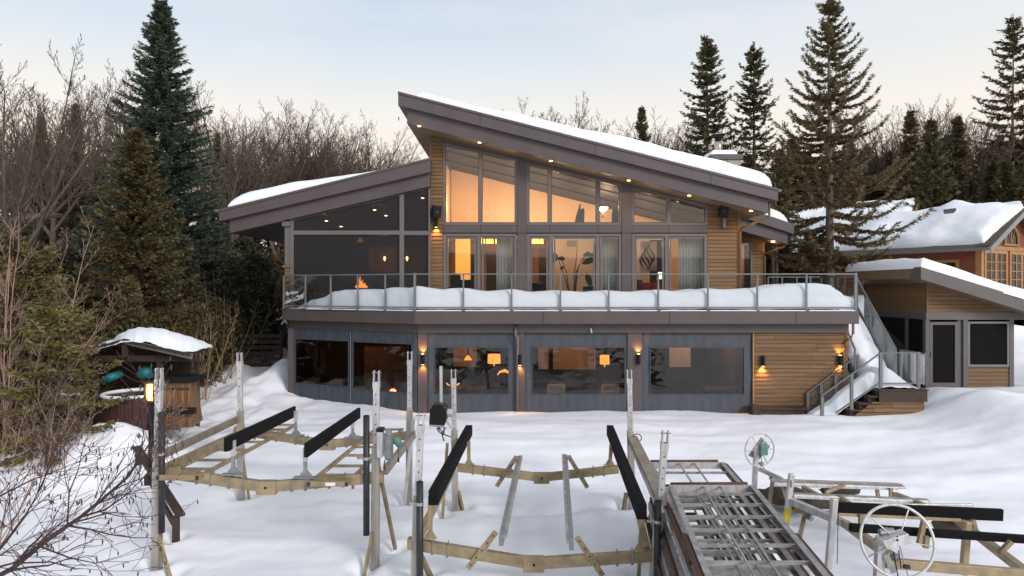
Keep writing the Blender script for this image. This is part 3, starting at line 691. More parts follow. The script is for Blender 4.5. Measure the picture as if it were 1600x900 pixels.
# snow on the deck
random.seed(3)
def deck_snow():
    xs = [-7.2 + i * .075 for i in range(int((10.0 + 7.2) / .075) + 1)]; v = []; n = 22
    prof = [(445, 481), (466, 480.8), (480, 473), (487, 467), (505, 464), (525, 455), (545, 452.5), (600, 451.5), (612, 449), (640, 450), (652, 447.5), (690, 452), (720, 449.5), (760, 454.5), (797, 452), (830, 456), (870, 453), (910, 456), (948, 453.5), (990, 456), (1026, 452.5), (1065, 455), (1104, 450.5), (1140, 452.5), (1180, 450), (1215, 447.5), (1240, 443), (1270, 441.7), (1295, 445), (1311, 455), (1318, 462), (1328, 464), (1336, 475), (1345, 483)]
    for x in xs:
        yf = 19.87 if x > -2.8 else 19.87 + (-2.8 - x) * .4825
        px = 800 + x * F / (yf + .2)
        for k in range(len(prof) - 1):
            if prof[k][0] <= px <= prof[k + 1][0]:
                u = (px - prof[k][0]) / (prof[k + 1][0] - prof[k][0]); u = u * u * (3 - 2 * u); pyv = prof[k][1] * (1 - u) + prof[k + 1][1] * u; break
        else: pyv = 483
        h = max(.015, CZ + (450 - pyv) * (yf + .5) / F - DZ)
        yb = 22.4 if x < 9.4 else 24.8
        for j in range(n):
            u = j / (n - 1)
            y = yf + (yb - yf) * (u ** 1.7)
            d = y - yf; r = min(.22, h * .6)
            f = math.sqrt(max(0, 1 - (1 - min(1, d / r)) ** 2)) if d < r else 1
            zz = DZ + .01 + h * (.55 * (1 if j > 0 else .1) + .45 * f) if h > .1 else DZ + h * f
            zz += (.03 * fbm(x * 1.2, y * 1.2, 2, 3) - .05 * u) * (1 if h > .2 else 0)
            v.append((x + .02 * fbm(x * 3, y, 9), y - (.02 * (j == 1)), max(DZ + .004, zz)))
    b = MB(); b.v = v; m = len(xs); b.f = [(i * n + j, (i + 1) * n + j, (i + 1) * n + j + 1, i * n + j + 1) for i in range(m - 1) for j in range(n - 1)]
    tag(b.build('deck_snow', 'snow_roof', smooth=True), 'deep white snow filling the deck behind the glass railing', 'snow')
deck_snow()
# thin snow rim on the deck edge outside the rail
b = MB()
for i in range(len(posts) - 1):
    a_, c_ = posts[i], posts[i + 1]
    if i == 0: continue
    b.beam(a_ + Vector((.05, -.03, DZ + .012)), c_ + Vector((-.05, -.03, DZ + .012)), .07, .024)
tag(b.build('deck_edge_snow', 'snow_roof'), 'thin line of snow along the deck edge under the bottom rail', 'snow')
# roof snow
def rz(x): return 9.78 - .2563 * (x + 3.55)
sx0, sx1 = -3.05, 8.15
snow_slab('roof_snow', [(sx0, 21.50, rz(sx0) - .02), (sx1, 21.36, rz(sx1) - .03), (sx1, 30, rz(sx1) - .02), (sx0, 30, rz(sx0) - .02)], .46, nu=150, nv=16, r=.36, rough=.05, seed=1,
          label='long white snow layer on the main roof sloping down to the right', tfun=lambda u, t: .62 + .55 * sstep(.05, .6, u) + .1 * math.sin(u * 9))
lz = lambda x: XZ(341.7, 328.3, W2)[1] + .2443 * (x - XZ(341.7, 328.3, W2)[0])
l0, l1 = PX(353, W2), PX(598, W2)
snow_slab('roof_snow', [(l0, 22.05, lz(l0) - .02), (l1 + .6, 22.6, lz(l1 + .6) - .02), (l1 + .9, 28, lz(l1 + .9) - .02), (l0, 28, lz(l0) - .02)], .54, nu=110, nv=16, r=.7, rough=.05, seed=5,
          label='smooth snow layer on the left wing roof', tfun=lambda u, t: .95 - .60 * sstep(.30, 1, u))
snow_slab('roof_snow', [(PX(1170, RW), RW + .15, 6.5), (PX(1235, RW), RW + .15, PZ(349, RW) - .03), (PX(1235, RW), 29, PZ(349, RW) - .03), (PX(1170, RW), 29, 6.5)], .5, nu=40, nv=12, r=.45, seed=8,
          label='thick snow on the small rear roof at the right of the house')
# chimney
ch = thing('chimney', 'square pale stone chimney with metal flue and snow cap behind the main roof', 'chimney', (PX(1135, 26), 26.5, 6.3))
cx0, cx1 = PX(1114, 26), PX(1156, 26)
MB().box(cx0, cx1, 26, 27, 5.8, PZ(250, 26)).build('stack', 'siding_back', ch)
for row in range(6):
    zt = PZ(250, 26) - row * .22
    off = .25 * (row % 2)
    xx = cx0 - off
    while xx < cx1:
        a0, a1 = max(cx0 - .03, xx), min(cx1 + .03, xx + .56)
        if a1 - a0 > .05: MB().box(a0 + .006, a1 - .006, 25.955 + random.uniform(-.008, .008), 25.998, zt - .212, zt).build('stone', 'stone', ch, bevel=.008)
        xx += .56
MB().box(cx0 - .09, cx1 + .09, 25.9, 27.1, PZ(249.5, 26), PZ(241.5, 26)).build('cap', 'fascia', ch)
fx = PX(1123.5, 26.3)
MB().tube([(fx, 26.4, PZ(242, 26.3)), (fx, 26.4, PZ(218, 26.3))], .155, 20).build('flue', 'steel', ch, smooth=True)
MB().tube([(fx, 26.4, PZ(218, 26.3)), (fx, 26.4, PZ(213, 26.3))], .13, 20).build('flue_gap', 'black_metal', ch)
MB().tube([(fx, 26.4, PZ(214.5, 26.3)), (fx, 26.4, PZ(212, 26.3))], [.21, .17], 20).build('flue_cap', 'black_metal', ch)
snow_slab('chimney_snow', [(cx0 - .1, 25.92, PZ(241.5, 26)), (cx1 - .1, 25.92, PZ(241.5, 26)), (cx1 - .1, 27.0, PZ(241.5, 26)), (cx0 - .1, 27.0, PZ(241.5, 26))], .24, nu=16, nv=10, r=.3, seed=2, label='rounded snow cap on top of the stone chimney')

for px_, Yk, a_, b_2 in ((913, 21.262, 222, 240), (1062, 21.262, 260, 278)):
    pass
for xx in (-1.0, 2.6, 6.2):
    MB().box(xx, xx + .008, 21.292, 21.2995, rz(xx) - .40, rz(xx) - .10).build('fascia_joint', 'black_metal', house)
for xx in (.9, 4.55, 8.2):
    MB().box(xx, xx + .008, 19.712, 19.7195, 2.625, DZ - .01).build('fascia_joint', 'black_metal', house)
# ---------------- lower storey
LY = 20.18
XL = lambda px: PX(px, LY); ZL = lambda py: PZ(py, LY)
def post(px0, px1, name='post'): return MB().box(XL(px0), XL(px1), LY - .03, LY + .25, -.3, 2.34).build(name, 'fascia', house)
post(653, 667.5); post(804.5, 820); post(980.5, 1003)
MB().box(-7.32, -7.12, 22.3, 22.6, -.4, 2.34).build('post', 'fascia', house)
# deck-edge angled line for the left screen
S0 = Vector((-7.12, 22.30, 0)); S1 = Vector((-2.80, 20.16, 0))
def wind_screen(a, b, z0, z1, wins, label, zipper=None, seed=0, nstep=.045):
    t = thing('wind_screen', label, 'screen', ((a + b) / 2).to_tuple()[:2] + (0,), 'grey fabric wind screens closing the lower patio')
    L = (b - a).length; d = (b - a).normalized(); nrm = Vector((d.y, -d.x, 0))
    us = set([0, L]); zs = set([z0, z1])
    for (u0, u1, w0, w1) in wins: us |= {u0, u1}; zs |= {w0, w1}
    k = 0
    while k * nstep < L: us.add(round(k * nstep, 4)); k += 1
    k = 0
    while z0 + k * .1 < z1: zs.add(round(z0 + k * .1, 4)); k += 1
    us = sorted(us); zs = sorted(zs)
    def off(u, z):
        e = .0045 * math.sin(u * 24 + 2.2 * fbm(u * .7, z * .4, seed)) * (.35 + abs(fbm(u * 1.3, 0, seed + 3)))
        dg = .022 * fbm(u * 3.0 - z * 1.3, z * .35, seed + 11, 4)
        return (e + dg) * (1.4 if z < 1 else 1)
    v = [tuple(a + d * u + nrm * off(u, z) + Vector((0, 0, z))) for z in zs for u in us]; n = len(us); f = []
    for j in range(len(zs) - 1):
        for i in range(n - 1):
            uc, zc = (us[i] + us[i + 1]) / 2, (zs[j] + zs[j + 1]) / 2
            if any(u0 < uc < u1 and w0 < zc < w1 for (u0, u1, w0, w1) in wins): continue
            f.append((j * n + i, j * n + i + 1, (j + 1) * n + i + 1, (j + 1) * n + i))
    m = MB(); m.v = v; m.f = f; m.build('fabric', 'curtain', t, smooth=True)
    for (u0, u1, w0, w1) in wins:
        m = MB(); n1, n2 = 30, 14; vv = []
        for j in range(n2 + 1):
            for i in range(n1 + 1):
                u = u0 - .02 + (u1 - u0 + .04) * i / n1; z = w0 - .02 + (w1 - w0 + .04) * j / n2
                vv.append(tuple(a + d * u - nrm * .012 + nrm * (.008 * fbm(u * .9, z * 1.2, seed + 20, 2)) + Vector((0, 0, z))))
        m.v = vv; m.f = [(j * (n1 + 1) + i, j * (n1 + 1) + i + 1, (j + 1) * (n1 + 1) + i + 1, (j + 1) * (n1 + 1) + i) for j in range(n2) for i in range(n1)]
        m.build('clear_window', 'vinyl', t, smooth=True)
        hem = MB()
        for (p, q) in (((u0, w0), (u1, w0)), ((u0, w1), (u1, w1)), ((u0, w0), (u0, w1)), ((u1, w0), (u1, w1))):
            hem.beam(a + d * p[0] + nrm * .012 + Vector((0, 0, p[1])), a + d * q[0] + nrm * .012 + Vector((0, 0, q[1])), .02, .03)
        hem.build('hem', 'curtain', t)
    if zipper is not None:
        p = a + d * zipper + nrm * .03
        MB().tube([p + Vector((0, 0, z0 + .2)), p + Vector((0, 0, z1 - .05))], .014, 6).build('zip', 'railing', t)
    return t
La = (S1 - S0).length
def on_s(px):
    k = (px - 800) / F; d = S1 - S0; return ((k * S0.y - S0.x) / (d.x - k * d.y)) * La
wz0, wz1 = PZ(616, 20.2), PZ(542.5, 20.2)
wind_screen(S0, S1, -.15, 2.335, [(on_s(462), on_s(545), .55, 2.0), (on_s(552), on_s(644), .53, 1.99)], 'grey fabric screen with two dark clear windows at the far left of the patio', zipper=on_s(548.5), seed=1)
def fs(px0, px1, wa, wb, label, seed, wz=(wz0, wz1)):
    a = Vector((XL(px0), LY + .03, 0)); b = Vector((XL(px1), LY + .03, 0))
    wind_screen(a, b, -.15, 2.335, [(XL(wa) - a.x, XL(wb) - a.x, wz[0], wz[1])], label, seed=seed)
fs(668, 804.5, 679.4, 794.8, 'grey fabric screen whose clear window shows an orange lamp at the right', 2)
fs(820, 980.5, 831.6, 976.5, 'grey fabric screen with two pale chair backs in its clear window', 3)
fs(1003, 1175.3, 1016, 1163, 'grey fabric screen beside the cedar clad wall with a dark reddish window', 4)
MB().tube([P(805.5, 506, 20.0), P(805.5, 523, 20.0), P(809, 528, 20.0), P(809, 540, 20.05), P(808.5, 560, 20.1), P(808.5, 641, 20.1)], .035, 8).build('downpipe', 'railing', house, smooth=True)
# cedar wall on the right
cw0, cw1 = XL(1175.6), XL(1322)
wallbox(cw0, cw1, LY, LY + .2, -.5, 2.335)
boards(cw0 + .04, cw1 - .04, LY, -.3, 2.33, .1215)
MB().box(cw0, cw0 + .035, LY - .04, LY - .001, -.3, 2.33).build('corner_board', 'trim_wood', house)
MB().box(cw1 - .04, cw1 + .03, LY - .045, LY + .1, -.3, 2.33).build('corner_board', 'siding', house)
wallbox(cw1 - .05, cw1, LY + .2, 29.4, -.5, 2.6); wallbox(-7.3, -7.2, 22.6, 29.5, -.5, 5.6)
# downpipe with a kick at the top, beside the wall corner
MB().tube([P(1333, 500, 20.1), P(1333, 521, 20.1), P(1330, 527, 20.1), P(1320, 536, 20.1), P(1318.5, 545, 20.12), P(1318.5, 640, 20.12)], .04, 8).build('downpipe', 'siding', house, smooth=True)
MB().tube([P(1202, 318, 22.0), P(1202, 336, 22.0), P(1199, 340, 22.0), P(1158, 357.5, 22.42), P(1156.5, 362, 22.44), P(1156.5, 480, 22.44)], .04, 8).build('downpipe', 'siding', house, smooth=True)
MB().tube([P(1229, 372, 25.5), P(1229, 381, 25.5), P(1226, 385, 25.5), P(1197, 396, 25.9), P(1195, 400, 25.95), P(1195, 470, 25.95)], .04, 8).build('downpipe', 'siding', house, smooth=True)
# interior of the lower storey
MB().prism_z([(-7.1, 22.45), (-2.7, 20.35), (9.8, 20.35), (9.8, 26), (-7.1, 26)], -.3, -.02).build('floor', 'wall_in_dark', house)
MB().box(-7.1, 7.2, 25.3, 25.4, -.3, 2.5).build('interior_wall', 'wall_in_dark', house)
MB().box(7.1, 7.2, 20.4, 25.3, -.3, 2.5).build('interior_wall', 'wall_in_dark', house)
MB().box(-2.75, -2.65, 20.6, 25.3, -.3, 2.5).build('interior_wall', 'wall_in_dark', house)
MB().box(PX(709, 24), PX(745, 24), 23.9, 24, .9, 2.2).build('interior_panel', 'wall_in', house)
MB().box(PX(750, 23.5), PX(757, 23.5), 23.4, 23.5, 0, 2.4).build('interior_post', 'furn_dark', house)
MB().box(PX(864, 24), PX(930, 24), 23.9, 24, .8, 2.1).build('interior_panel', 'wall_in', house)
MB().box(PX(841, 24), PX(857, 24), 23.9, 24, .8, 2.2).build('interior_panel', 'wall_in', house)
MB().box(PX(931, 23.4), PX(938, 23.4), 23.3, 23.4, 0, 2.4).build('interior_post', 'furn_dark', house)
MB().box(PX(1045, 23), PX(1078, 23), 22.9, 23, 1.0, 2.1).build('interior_panel', 'drape', house)
MB().box(PX(570, 24), PX(640, 24), 23.9, 24, -.1, 1.6).build('interior_panel', 'slat_wood', house)
for px, yy, zz, e in ((728, 22.8, 2.1, 9), (895, 22.6, 2.1, 9), (1070, 22.0, 2.1, 9), (560, 23, 1.9, 5), (1120, 22.4, 1.9, 7), (955, 22.6, 1.7, 5)):
    point_light('ceiling_lamp_light', (PX(px, yy), yy, zz), e, (1, .52, .26), .08, parent=house)
def shade(px, py, Y, r, h, label, m='glow_lamp', grp=None):
    p = P(px, py, Y); t = thing('hanging_lamp', label, 'lamp', p, grp)
    MB().tube([p + Vector((0, 0, -h / 2)), p + Vector((0, 0, h / 2))], [r, r * .96], 22, cap=False).build('lamp_shade', m, t, smooth=True)
    MB().tube([p + Vector((0, 0, -h * .85)), p + Vector((0, 0, -h * .3))], [.02, .03], 8).build('finial', 'glow_orange_wall', t)
    MB().tube([p + Vector((0, 0, h / 2)), p + Vector((0, 0, 2.4 - p.z + 0.02))], .008, 5).build('cord', 'black_metal', t)
shade(772, 560.5, 21.6, .205, .28, 'orange drum lamp shade glowing at the right of the second screen window')
shade(944.7, 562, 21.8, .155, .28, 'orange cylinder lamp shade glowing in the third screen window')
p = P(731, 559, 22.3); t = thing('hanging_lamp', 'small dim cone lamp near the top of the second screen window', 'lamp', p)
MB().tube([p + Vector((0, 0, -.07)), p + Vector((0, 0, .07))], [.14, .04], 10).build('lamp_shade', 'glow_lamp', t)
MB().tube([p + Vector((0, 0, .07)), p + Vector((0, 0, .4))], .008, 5).build('cord', 'black_metal', t)
p = P(708, 601, 21.8); t = thing('fire_bowl', 'round fire bowl with a thin orange glowing rim seen in the second screen window', 'fire bowl', (p.x, p.y, 0))
MB().tube([(p.x, p.y, .3), (p.x, p.y, p.z - .08), (p.x, p.y, p.z)], [.08, .14, .24], 20).build('bowl', 'black_metal', t, smooth=True)
for s in (-1, 1): MB().tube([p + Vector((s * .2, -.1, .06)), p + Vector((s * .14, -.16, .01)), p + Vector((s * .06, -.2, 0))], [.02, .024, .008], 6).build('ember_rim', 'glow_lamp', t, smooth=True)
MB().tube([(p.x, p.y, 0), (p.x, p.y, .3)], [.16, .06], 12).build('pedestal', 'black_metal', t)
p = P(786, 581, 21.2); t = thing('reading_lamp', 'bent arm lamp glowing under the orange shade at the right of the second screen window', 'lamp', (p.x, p.y, 0))
MB().tube([P(777, 586, 21.2), P(781, 581, 21.2), P(789, 579, 21.2), P(795, 582, 21.2)], [.012, .03, .05, .04], 8).build('lamp_head', 'glow_lamp', t, smooth=True)
MB().tube([(p.x + .2, p.y, 0), (p.x + .2, p.y, p.z)], .012, 6).build('stand', 'black_metal', t)
p = P(614, 611, 21.8); t = thing('candle_bowl', 'low orange ember bowl at the right of the far left screen window', 'fire bowl', (p.x, p.y, p.z - .1))
MB().tube([p + Vector((0, 0, -.1)), p + Vector((0, 0, -.02))], [.1, .14], 12).build('bowl', 'black_metal', t)
for dx in (-.08, -.03, .03, .08): MB().tube([p + Vector((dx, 0, -.03)), p + Vector((dx, 0, .05 + .04 * (abs(dx) < .05)))], [.03, .004], 6).build('flame', 'glow_red', t)
def pchair(px, Y, label):
    x = PX(px, Y); t = thing('patio_chair', label, 'chair', (x, Y, 0), 'pale patio chairs behind the third screen')
    z1 = PZ(600.5, Y)
    b = MB(); b.box(x - .28, x + .28, Y, Y + .05, z1 - .07, z1); b.box(x - .28, x - .22, Y, Y + .05, .3, z1 - .07); b.box(x + .22, x + .28, Y, Y + .05, .3, z1 - .07); b.build('back_frame', 'chair_white', t, bevel=.01)
    for i in range(9): MB().box(x - .2 + i * .05 - .008, x - .2 + i * .05 + .008, Y + .015, Y + .035, .4, z1 - .07).build('cane', 'chair_white', t)
    for i in range(7): MB().box(x - .22, x + .22, Y + .022, Y + .030, .45 + i * .05, .462 + i * .05).build('cane', 'chair_white', t)
    MB().box(x - .27, x + .27, Y + .05, Y + .55, .38, .45).build('seat', 'chair_white', t, bevel=.01)
    for sx in (-1, 1):
        for yy in (.08, .5): MB().box(x + sx * .24 - .02, x + sx * .24 + .02, Y + yy - .02, Y + yy + .02, -.02, .38).build('leg', 'chair_white', t)
pchair(869, 20.9, 'pale woven back chair at the left of the third screen window'); pchair(953.5, 20.9, 'pale woven back chair below the orange lamp in the third screen window')
# patio tables
for px, lab in ((1130, 'dark patio table low in the reddish fourth screen window'), (730, 'dark low table in the second screen window')):
    x = PX(px, 21.2); t = thing('patio_table', lab, 'table', (x, 21.2, 0))
    MB().box(x - .6, x + .6, 20.9, 21.6, .50, .55).build('table_top', 'slat_wood', t, bevel=.01)
    for sx in (-1, 1):
        for yy in (21.0, 21.5): MB().box(x + sx * .5 - .03, x + sx * .5 + .03, yy - .03, yy + .03, -.02, .5).build('leg', 'furn_dark', t)

# ---------------- wall lamps, speakers, downlights
def wall_lamp(px, py, Y, label, up, down, w=.11, h=.30, e=5.0, m='black_metal'):
    p = P(px, py, Y); t = thing('wall_lamp', label, 'wall lamp', p, 'cylinder wall lamps on the house')
    MB().tube([p + Vector((0, -.075, -h / 2)), p + Vector((0, -.075, h / 2))], w / 2, 16).build('body', m, t)
    MB().box(p.x - .03, p.x + .03, p.y - .075, p.y + .0, p.z - .06, p.z + .06).build('bracket', m, t)
    for on, s in ((up, 1), (down, -1)):
        q = p + Vector((0, -.075, s * (h / 2 + .004)))
        if on:
            MB().tube([q, q + Vector((0, 0, s * .004))], w / 2 * .8, 14).build('lens', 'glow_lens', t)
            point_light('bulb_light', q + Vector((0, 0, s * .02)), e * 4.5, (1, .40, .08), .02, spot=100, aim=(0, .32, s), parent=t, blend=.9)
wall_lamp(661, 561, LY - .03, 'up and down wall lamp on the brown post between the first two screens', 1, 1)
wall_lamp(812, 562, LY - .03, 'down-lit wall lamp on the post right of the downpipe', 0, 1)
wall_lamp(997, 561, LY - .03, 'up-lit wall lamp on the post between the third and fourth screens', 1, 0)
wall_lamp(1191, 563.5, LY - .024, 'down-lit wall lamp at the left of the lower cedar wall', 0, 1, e=7)
wall_lamp(1311, 563, LY - .024, 'up and down wall lamp at the right corner of the cedar wall by the stairs', 1, 1, e=7)
wall_lamp(682, 348, WY - .02, 'down-lit wall lamp under the left speaker beside the upper windows', 0, 1, e=7)
wall_lamp(1130.5, 349, WY - .02, 'unlit grey wall lamp under the right speaker', 0, 0, m='railing')
def speaker(px, py, Y, label, rz_, h=.40, w=.28):
    p = P(px, py, Y); t = thing('speaker', label, 'speaker', p, 'black outdoor speakers')
    b = MB().box(-w / 2, w / 2, -.13, .13, -h / 2, h / 2).build('cabinet', 'black_metal', None, bevel=.025, loc=(0, 0, 0)); b.parent = t; b.rotation_euler = (R(12), R(4), rz_); b.location = (0, -.2, 0)
    c = MB().tube([(0, -.131, .0), (0, -.134, 0)], .05, 16).build('driver', 'rubber', None, loc=(0, 0, 0)); c.parent = t; c.rotation_euler = b.rotation_euler; c.location = b.location
    MB().box(p.x - .03, p.x + .03, p.y - .08, p.y, p.z - .03, p.z + .05).build('bracket', 'black_metal', t)
speaker(683, 332, WY - .02, 'black speaker on the narrow wood strip left of the upper windows', R(20)); speaker(1128, 331, WY - .02, 'black speaker on the wood wall right of the upper windows', R(-10))
for px, py in ((655, 197), (749.5, 222.5), (861, 251.5), (982.5, 282), (1077, 305.5), (1173.5, 329.5)):
    # point on the soffit plane seen through this pixel
    k = (px - 800) / F; m_ = (450 - py) / F
    Y = (8.81 - .2478 * 3.28 - CZ) / (m_ + .2478 * k); p = P(px, py, Y)
    MB().tube([p + Vector((0, 0, -.012)), p + Vector((0, 0, .006))], .055, 12).build('recessed_light', 'glow_lens', house)
    point_light('recessed_bulb', p + Vector((0, 0, -.05)), 14, (1, .55, .22), .04, spot=130, aim=(0, .25, -1), parent=house)
p = P(1208, 378, 25.6); MB().tube([p + Vector((0, 0, -.01)), p + Vector((0, 0, .01))], .055, 12).build('recessed_light', 'glow_core', house)
point_light('recessed_bulb', p + Vector((0, 0, -.06)), 4, (1, .55, .22), .04, parent=house)

# bench under the cedar wall, half buried
t = thing('bench', 'dark brown timber bench half buried in snow below the cedar wall', 'bench', (XL(1220), 19.9, 0))
MB().box(XL(1168), XL(1181), 19.75, 20.1, -.3, PZ(633, 19.9)).build('armrest', 'dark_wood', t, bevel=.02)
MB().box(XL(1181), XL(1252), 19.75, 20.1, PZ(640, 19.9), PZ(636, 19.9)).build('seat', 'dark_wood', t, bevel=.01)
MB().box(XL(1181), XL(1248), 19.78, 20.05, -.3, PZ(640.5, 19.9)).build('front_board', 'dark_wood', t)

# ---------------- stairs on the right
st = thing('staircase', 'snow covered wooden staircase turning at a landing on the right of the deck', 'stairs', (10.7, 20, 0))
U0, U1 = 10.30, 11.42          # upper flight between these x
yt, yb_, zt_, zb_ = 22.6, 20.25, DZ, .80
n = 12
for i in range(n):
    y1 = yt - (yt - yb_) * i / n; z = zt_ - (zt_ - zb_) * (i + 1) / n
    MB().box(U0 + .05, U1 - .05, y1 - .24, y1 + .01, z - .04, z).build('tread', 'dark_wood', st)
    MB().box(U0 + .06, U1 - .06, y1 - .012, y1 + .008, z, z + .14).build('riser', 'dark_wood', st)
for x in (U0 + .02, U1 - .02): MB().beam((x, yt, zt_ - .18), (x, yb_, zb_ - .1), .045, .28).build('stringer', 'dark_wood', st)
# landing
LX0, LX1, LY0, LY1, LZ = 10.30, 11.62, 19.18, 20.40, .80
for i in range(8): MB().box(LX0 + .02, LX1, LY0 + i * .155, LY0 + i * .155 + .147, LZ - .03, LZ).build('deck_board', 'dark_wood', st)
MB().box(LX0, LX1 + .03, LY0 - .04, LY0 - .005, LZ - .34, LZ - .032).build('landing_fascia', 'dark_wood', st)
MB().box(LX0 - .01, LX1 + .05, LY0 - .07, LY0 + .1, LZ - .031, LZ + .004).build('landing_edge', 'dark_wood', st)
wallbox(LX0 + .1, LX1 - .05, LY0 + .02, LY1, -.4, LZ - .33, parent=st)
boards(LX0 - .8, LX1 - .03, LY0 + .02, -.2, LZ - .35, .12, parent=st, topf=lambda x: min(.45, LZ - .35 + (x - LX0) * .75 + .12))
# lower flight going left
n = 6; xr_, xl_ = LX0, 8.75
for i in range(n):
    x1 = xr_ - (xr_ - xl_) * i / n; z = LZ - (LZ + .35) * (i + 1) / n
    MB().box(x1 - .27, x1 + .01, LY0, LY1 - .35, z - .04, z).build('tread', 'dark_wood', st)
    MB().box(x1 - .012, x1 + .008, LY0 + .01, LY1 - .36, z, z + .15).build('riser', 'dark_wood', st)
MB().poly3([(xr_, LY0 + .12, LZ - .15), (xr_, LY0 + .12, LZ - .60), (xl_ + .3, LY0 + .12, -.80), (xl_ - .1, LY0 + .12, -.50)], (0, .04, 0)).build('stringer', 'dark_wood', st)
sr = thing('stair_railing', 'sloping grey metal stair railings with glass around the snowy landing', 'railing', (10.4, 19.5, .8))
def bar(a, b, w=.045, h=.035, name='hand_rail', m='railing'): MB().beam(a, b, w, h).build(name, m, sr)
def gl4(pts, d=(0, .008, 0)): MB().poly3(pts, d).build('glass_panel', 'glass_rail', sr)
yF = 19.16
A = P(1375, 552, yF); B = P(1283, 619, yF)
bar(A, B); bar(P(1375, 598, yF), P(1306, 645, yF), name='bottom_rail')
for px, p0, p1 in ((1284.5, 620, 655), (1330.5, 585, 640), (1376, 550, 606), (1435, 550, 606)): MB().box(PX(px - 2.3, yF), PX(px + 2.3, yF), yF - .03, yF + .03, PZ(p1, yF), PZ(p0, yF)).build('post', 'railing', sr)
bar(P(1375, 551.5, yF), P(1436, 551.5, yF)); bar(P(1378, 599, yF), P(1434, 599, yF), name='bottom_rail')
gl4([P(1379, 554, yF), P(1433, 554, yF), P(1433, 598, yF), P(1379, 598, yF)])
gl4([P(1333, 586, yF), P(1373, 556, yF), P(1373, 597, yF), P(1333, 624, yF)]); gl4([P(1287, 620, yF), P(1328, 590, yF), P(1328, 627, yF), P(1290, 652, yF)])
yB = 20.08
bar(P(1261, 614, yB), P(1342, 554, yB)); bar(P(1272, 638, yB), P(1342, 590, yB), name='bottom_rail')
for px, p0, p1 in ((1262, 614, 645), (1305.5, 584, 620), (1341, 556, 598), (1283, 600, 628)): MB().box(PX(px - 2, yB), PX(px + 2, yB), yB - .025, yB + .025, PZ(p1, yB), PZ(p0, yB)).build('post', 'railing', sr)
gl4([P(1265, 615, yB), P(1339, 560, yB), P(1339, 590, yB), P(1272, 637, yB)])
# right side of the landing, and both sides of the upper flight
bar((LX1, yF, LZ + 1.0), (LX1, LY1, LZ + 1.0)); MB().box(LX1 - .03, LX1 + .03, LY1 - .03, LY1 + .03, LZ, LZ + 1.0).build('post', 'railing', sr)
gl4([(LX1, yF + .04, LZ + .12), (LX1, LY1 - .04, LZ + .12), (LX1, LY1 - .04, LZ + .97), (LX1, yF + .04, LZ + .97)], (.008, 0, 0))
bar((U1, 22.65, DZ + 1.02), (U1, 20.3, LZ + 1.02)); bar((U1, 22.65, DZ + .12), (U1, 20.3, LZ + .12), name='bottom_rail')
for k in (0, .37, .72, 1):
    y = 22.6 + (20.32 - 22.6) * k; z = DZ + (LZ - DZ) * k; MB().box(U1 - .025, U1 + .025, y - .025, y + .025, z, z + 1.02).build('post', 'railing', sr)
gl4([(U1, 22.6, DZ + .15), (U1, 20.35, LZ + .17), (U1, 20.35, LZ + .98), (U1, 22.6, DZ + .97)], (.008, 0, 0))
bar((U0, 22.0, DZ + .46), (U0, 20.5, LZ + 1.02)); bar((U0, 20.5, LZ + 1.02), (U0, 20.5, LZ + .0), name='post'); bar((U0, 22.0, DZ - .4), (U0, 20.5, LZ + .2), name='bottom_rail')
# snow on the stairs
def stair_snow():
    b = MB(); v = []; n, m = 46, 18
    for i in range(n + 1):
        u = i / n; y = 22.7 - (22.7 - 19.25) * u
        base = DZ + (LZ - DZ) * min(1, (22.6 - y) / 2.35) if y < 22.6 else DZ
        base = max(base, LZ)
        for j in range(m + 1):
            t = j / m; x = U0 + .04 + (1.05 + .12 * (u > .8)) * t
            e = min(1, min(t, 1 - t) / .28); w = math.sin(e * math.pi / 2)
            hh = .32 + .12 * fbm(y * 1.5, x, 4, 3) + (.22 * sstep(.55, .75, u))
            if u > .62: hh *= 1 - .75 * sstep(.25, .9, t)
            if u > .9: hh *= math.sqrt(max(0, 1 - ((u - .9) / .1) ** 2)) * .9 + .1
            v.append((x + .03 * fbm(x * 4, y * 4, 1), y, base + hh * w + .02 * fbm(x * 5, y * 5, 3) + .01))
    b.v = v; b.f = [(i * (m + 1) + j, i * (m + 1) + j + 1, (i + 1) * (m + 1) + j + 1, (i + 1) * (m + 1) + j) for i in range(n) for j in range(m)]
    b.build('stair_snow', 'snow_roof', ss, smooth=True)
    b = MB(); v = []
    for i in range(n + 1):
        u = i / n; x = LX0 + .35 - (LX0 + .35 - 8.5) * u
        base = LZ - max(0, (LX0 - x) / 1.55) * 1.15
        for j in range(m + 1):
            t = j / m; y = LY0 + .30 + .56 * t
            e = min(1, min(t, 1 - t) / .3); w = math.sin(e * math.pi / 2)
            hh = .42 + .08 * fbm(x * 2, y, 8, 3)
            v.append((x, y + .03 * fbm(x * 5, y, 4), base + hh * w))
    b.v = v; b.f = [(i * (m + 1) + j, i * (m + 1) + j + 1, (i + 1) * (m + 1) + j + 1, (i + 1) * (m + 1) + j) for i in range(n) for j in range(m)]
    b.build('stair_snow', 'snow_roof', ss, smooth=True)
ss = thing('stair_snow_cover', 'deep snow lying over both flights of the wooden staircase', 'snow', (10.5, 20, .8))
stair_snow()

# ---------------- annex (small pavilion on the right)
an = thing('annex', 'low cedar clad annex with bent grey roof edge and dark screened door', 'pavilion', (14, 22, .4))
AY = 21.0
XA = lambda px: PX(px, AY); ZA = lambda py: PZ(py, AY)
ax0, ax1 = XA(1447), XA(1583)
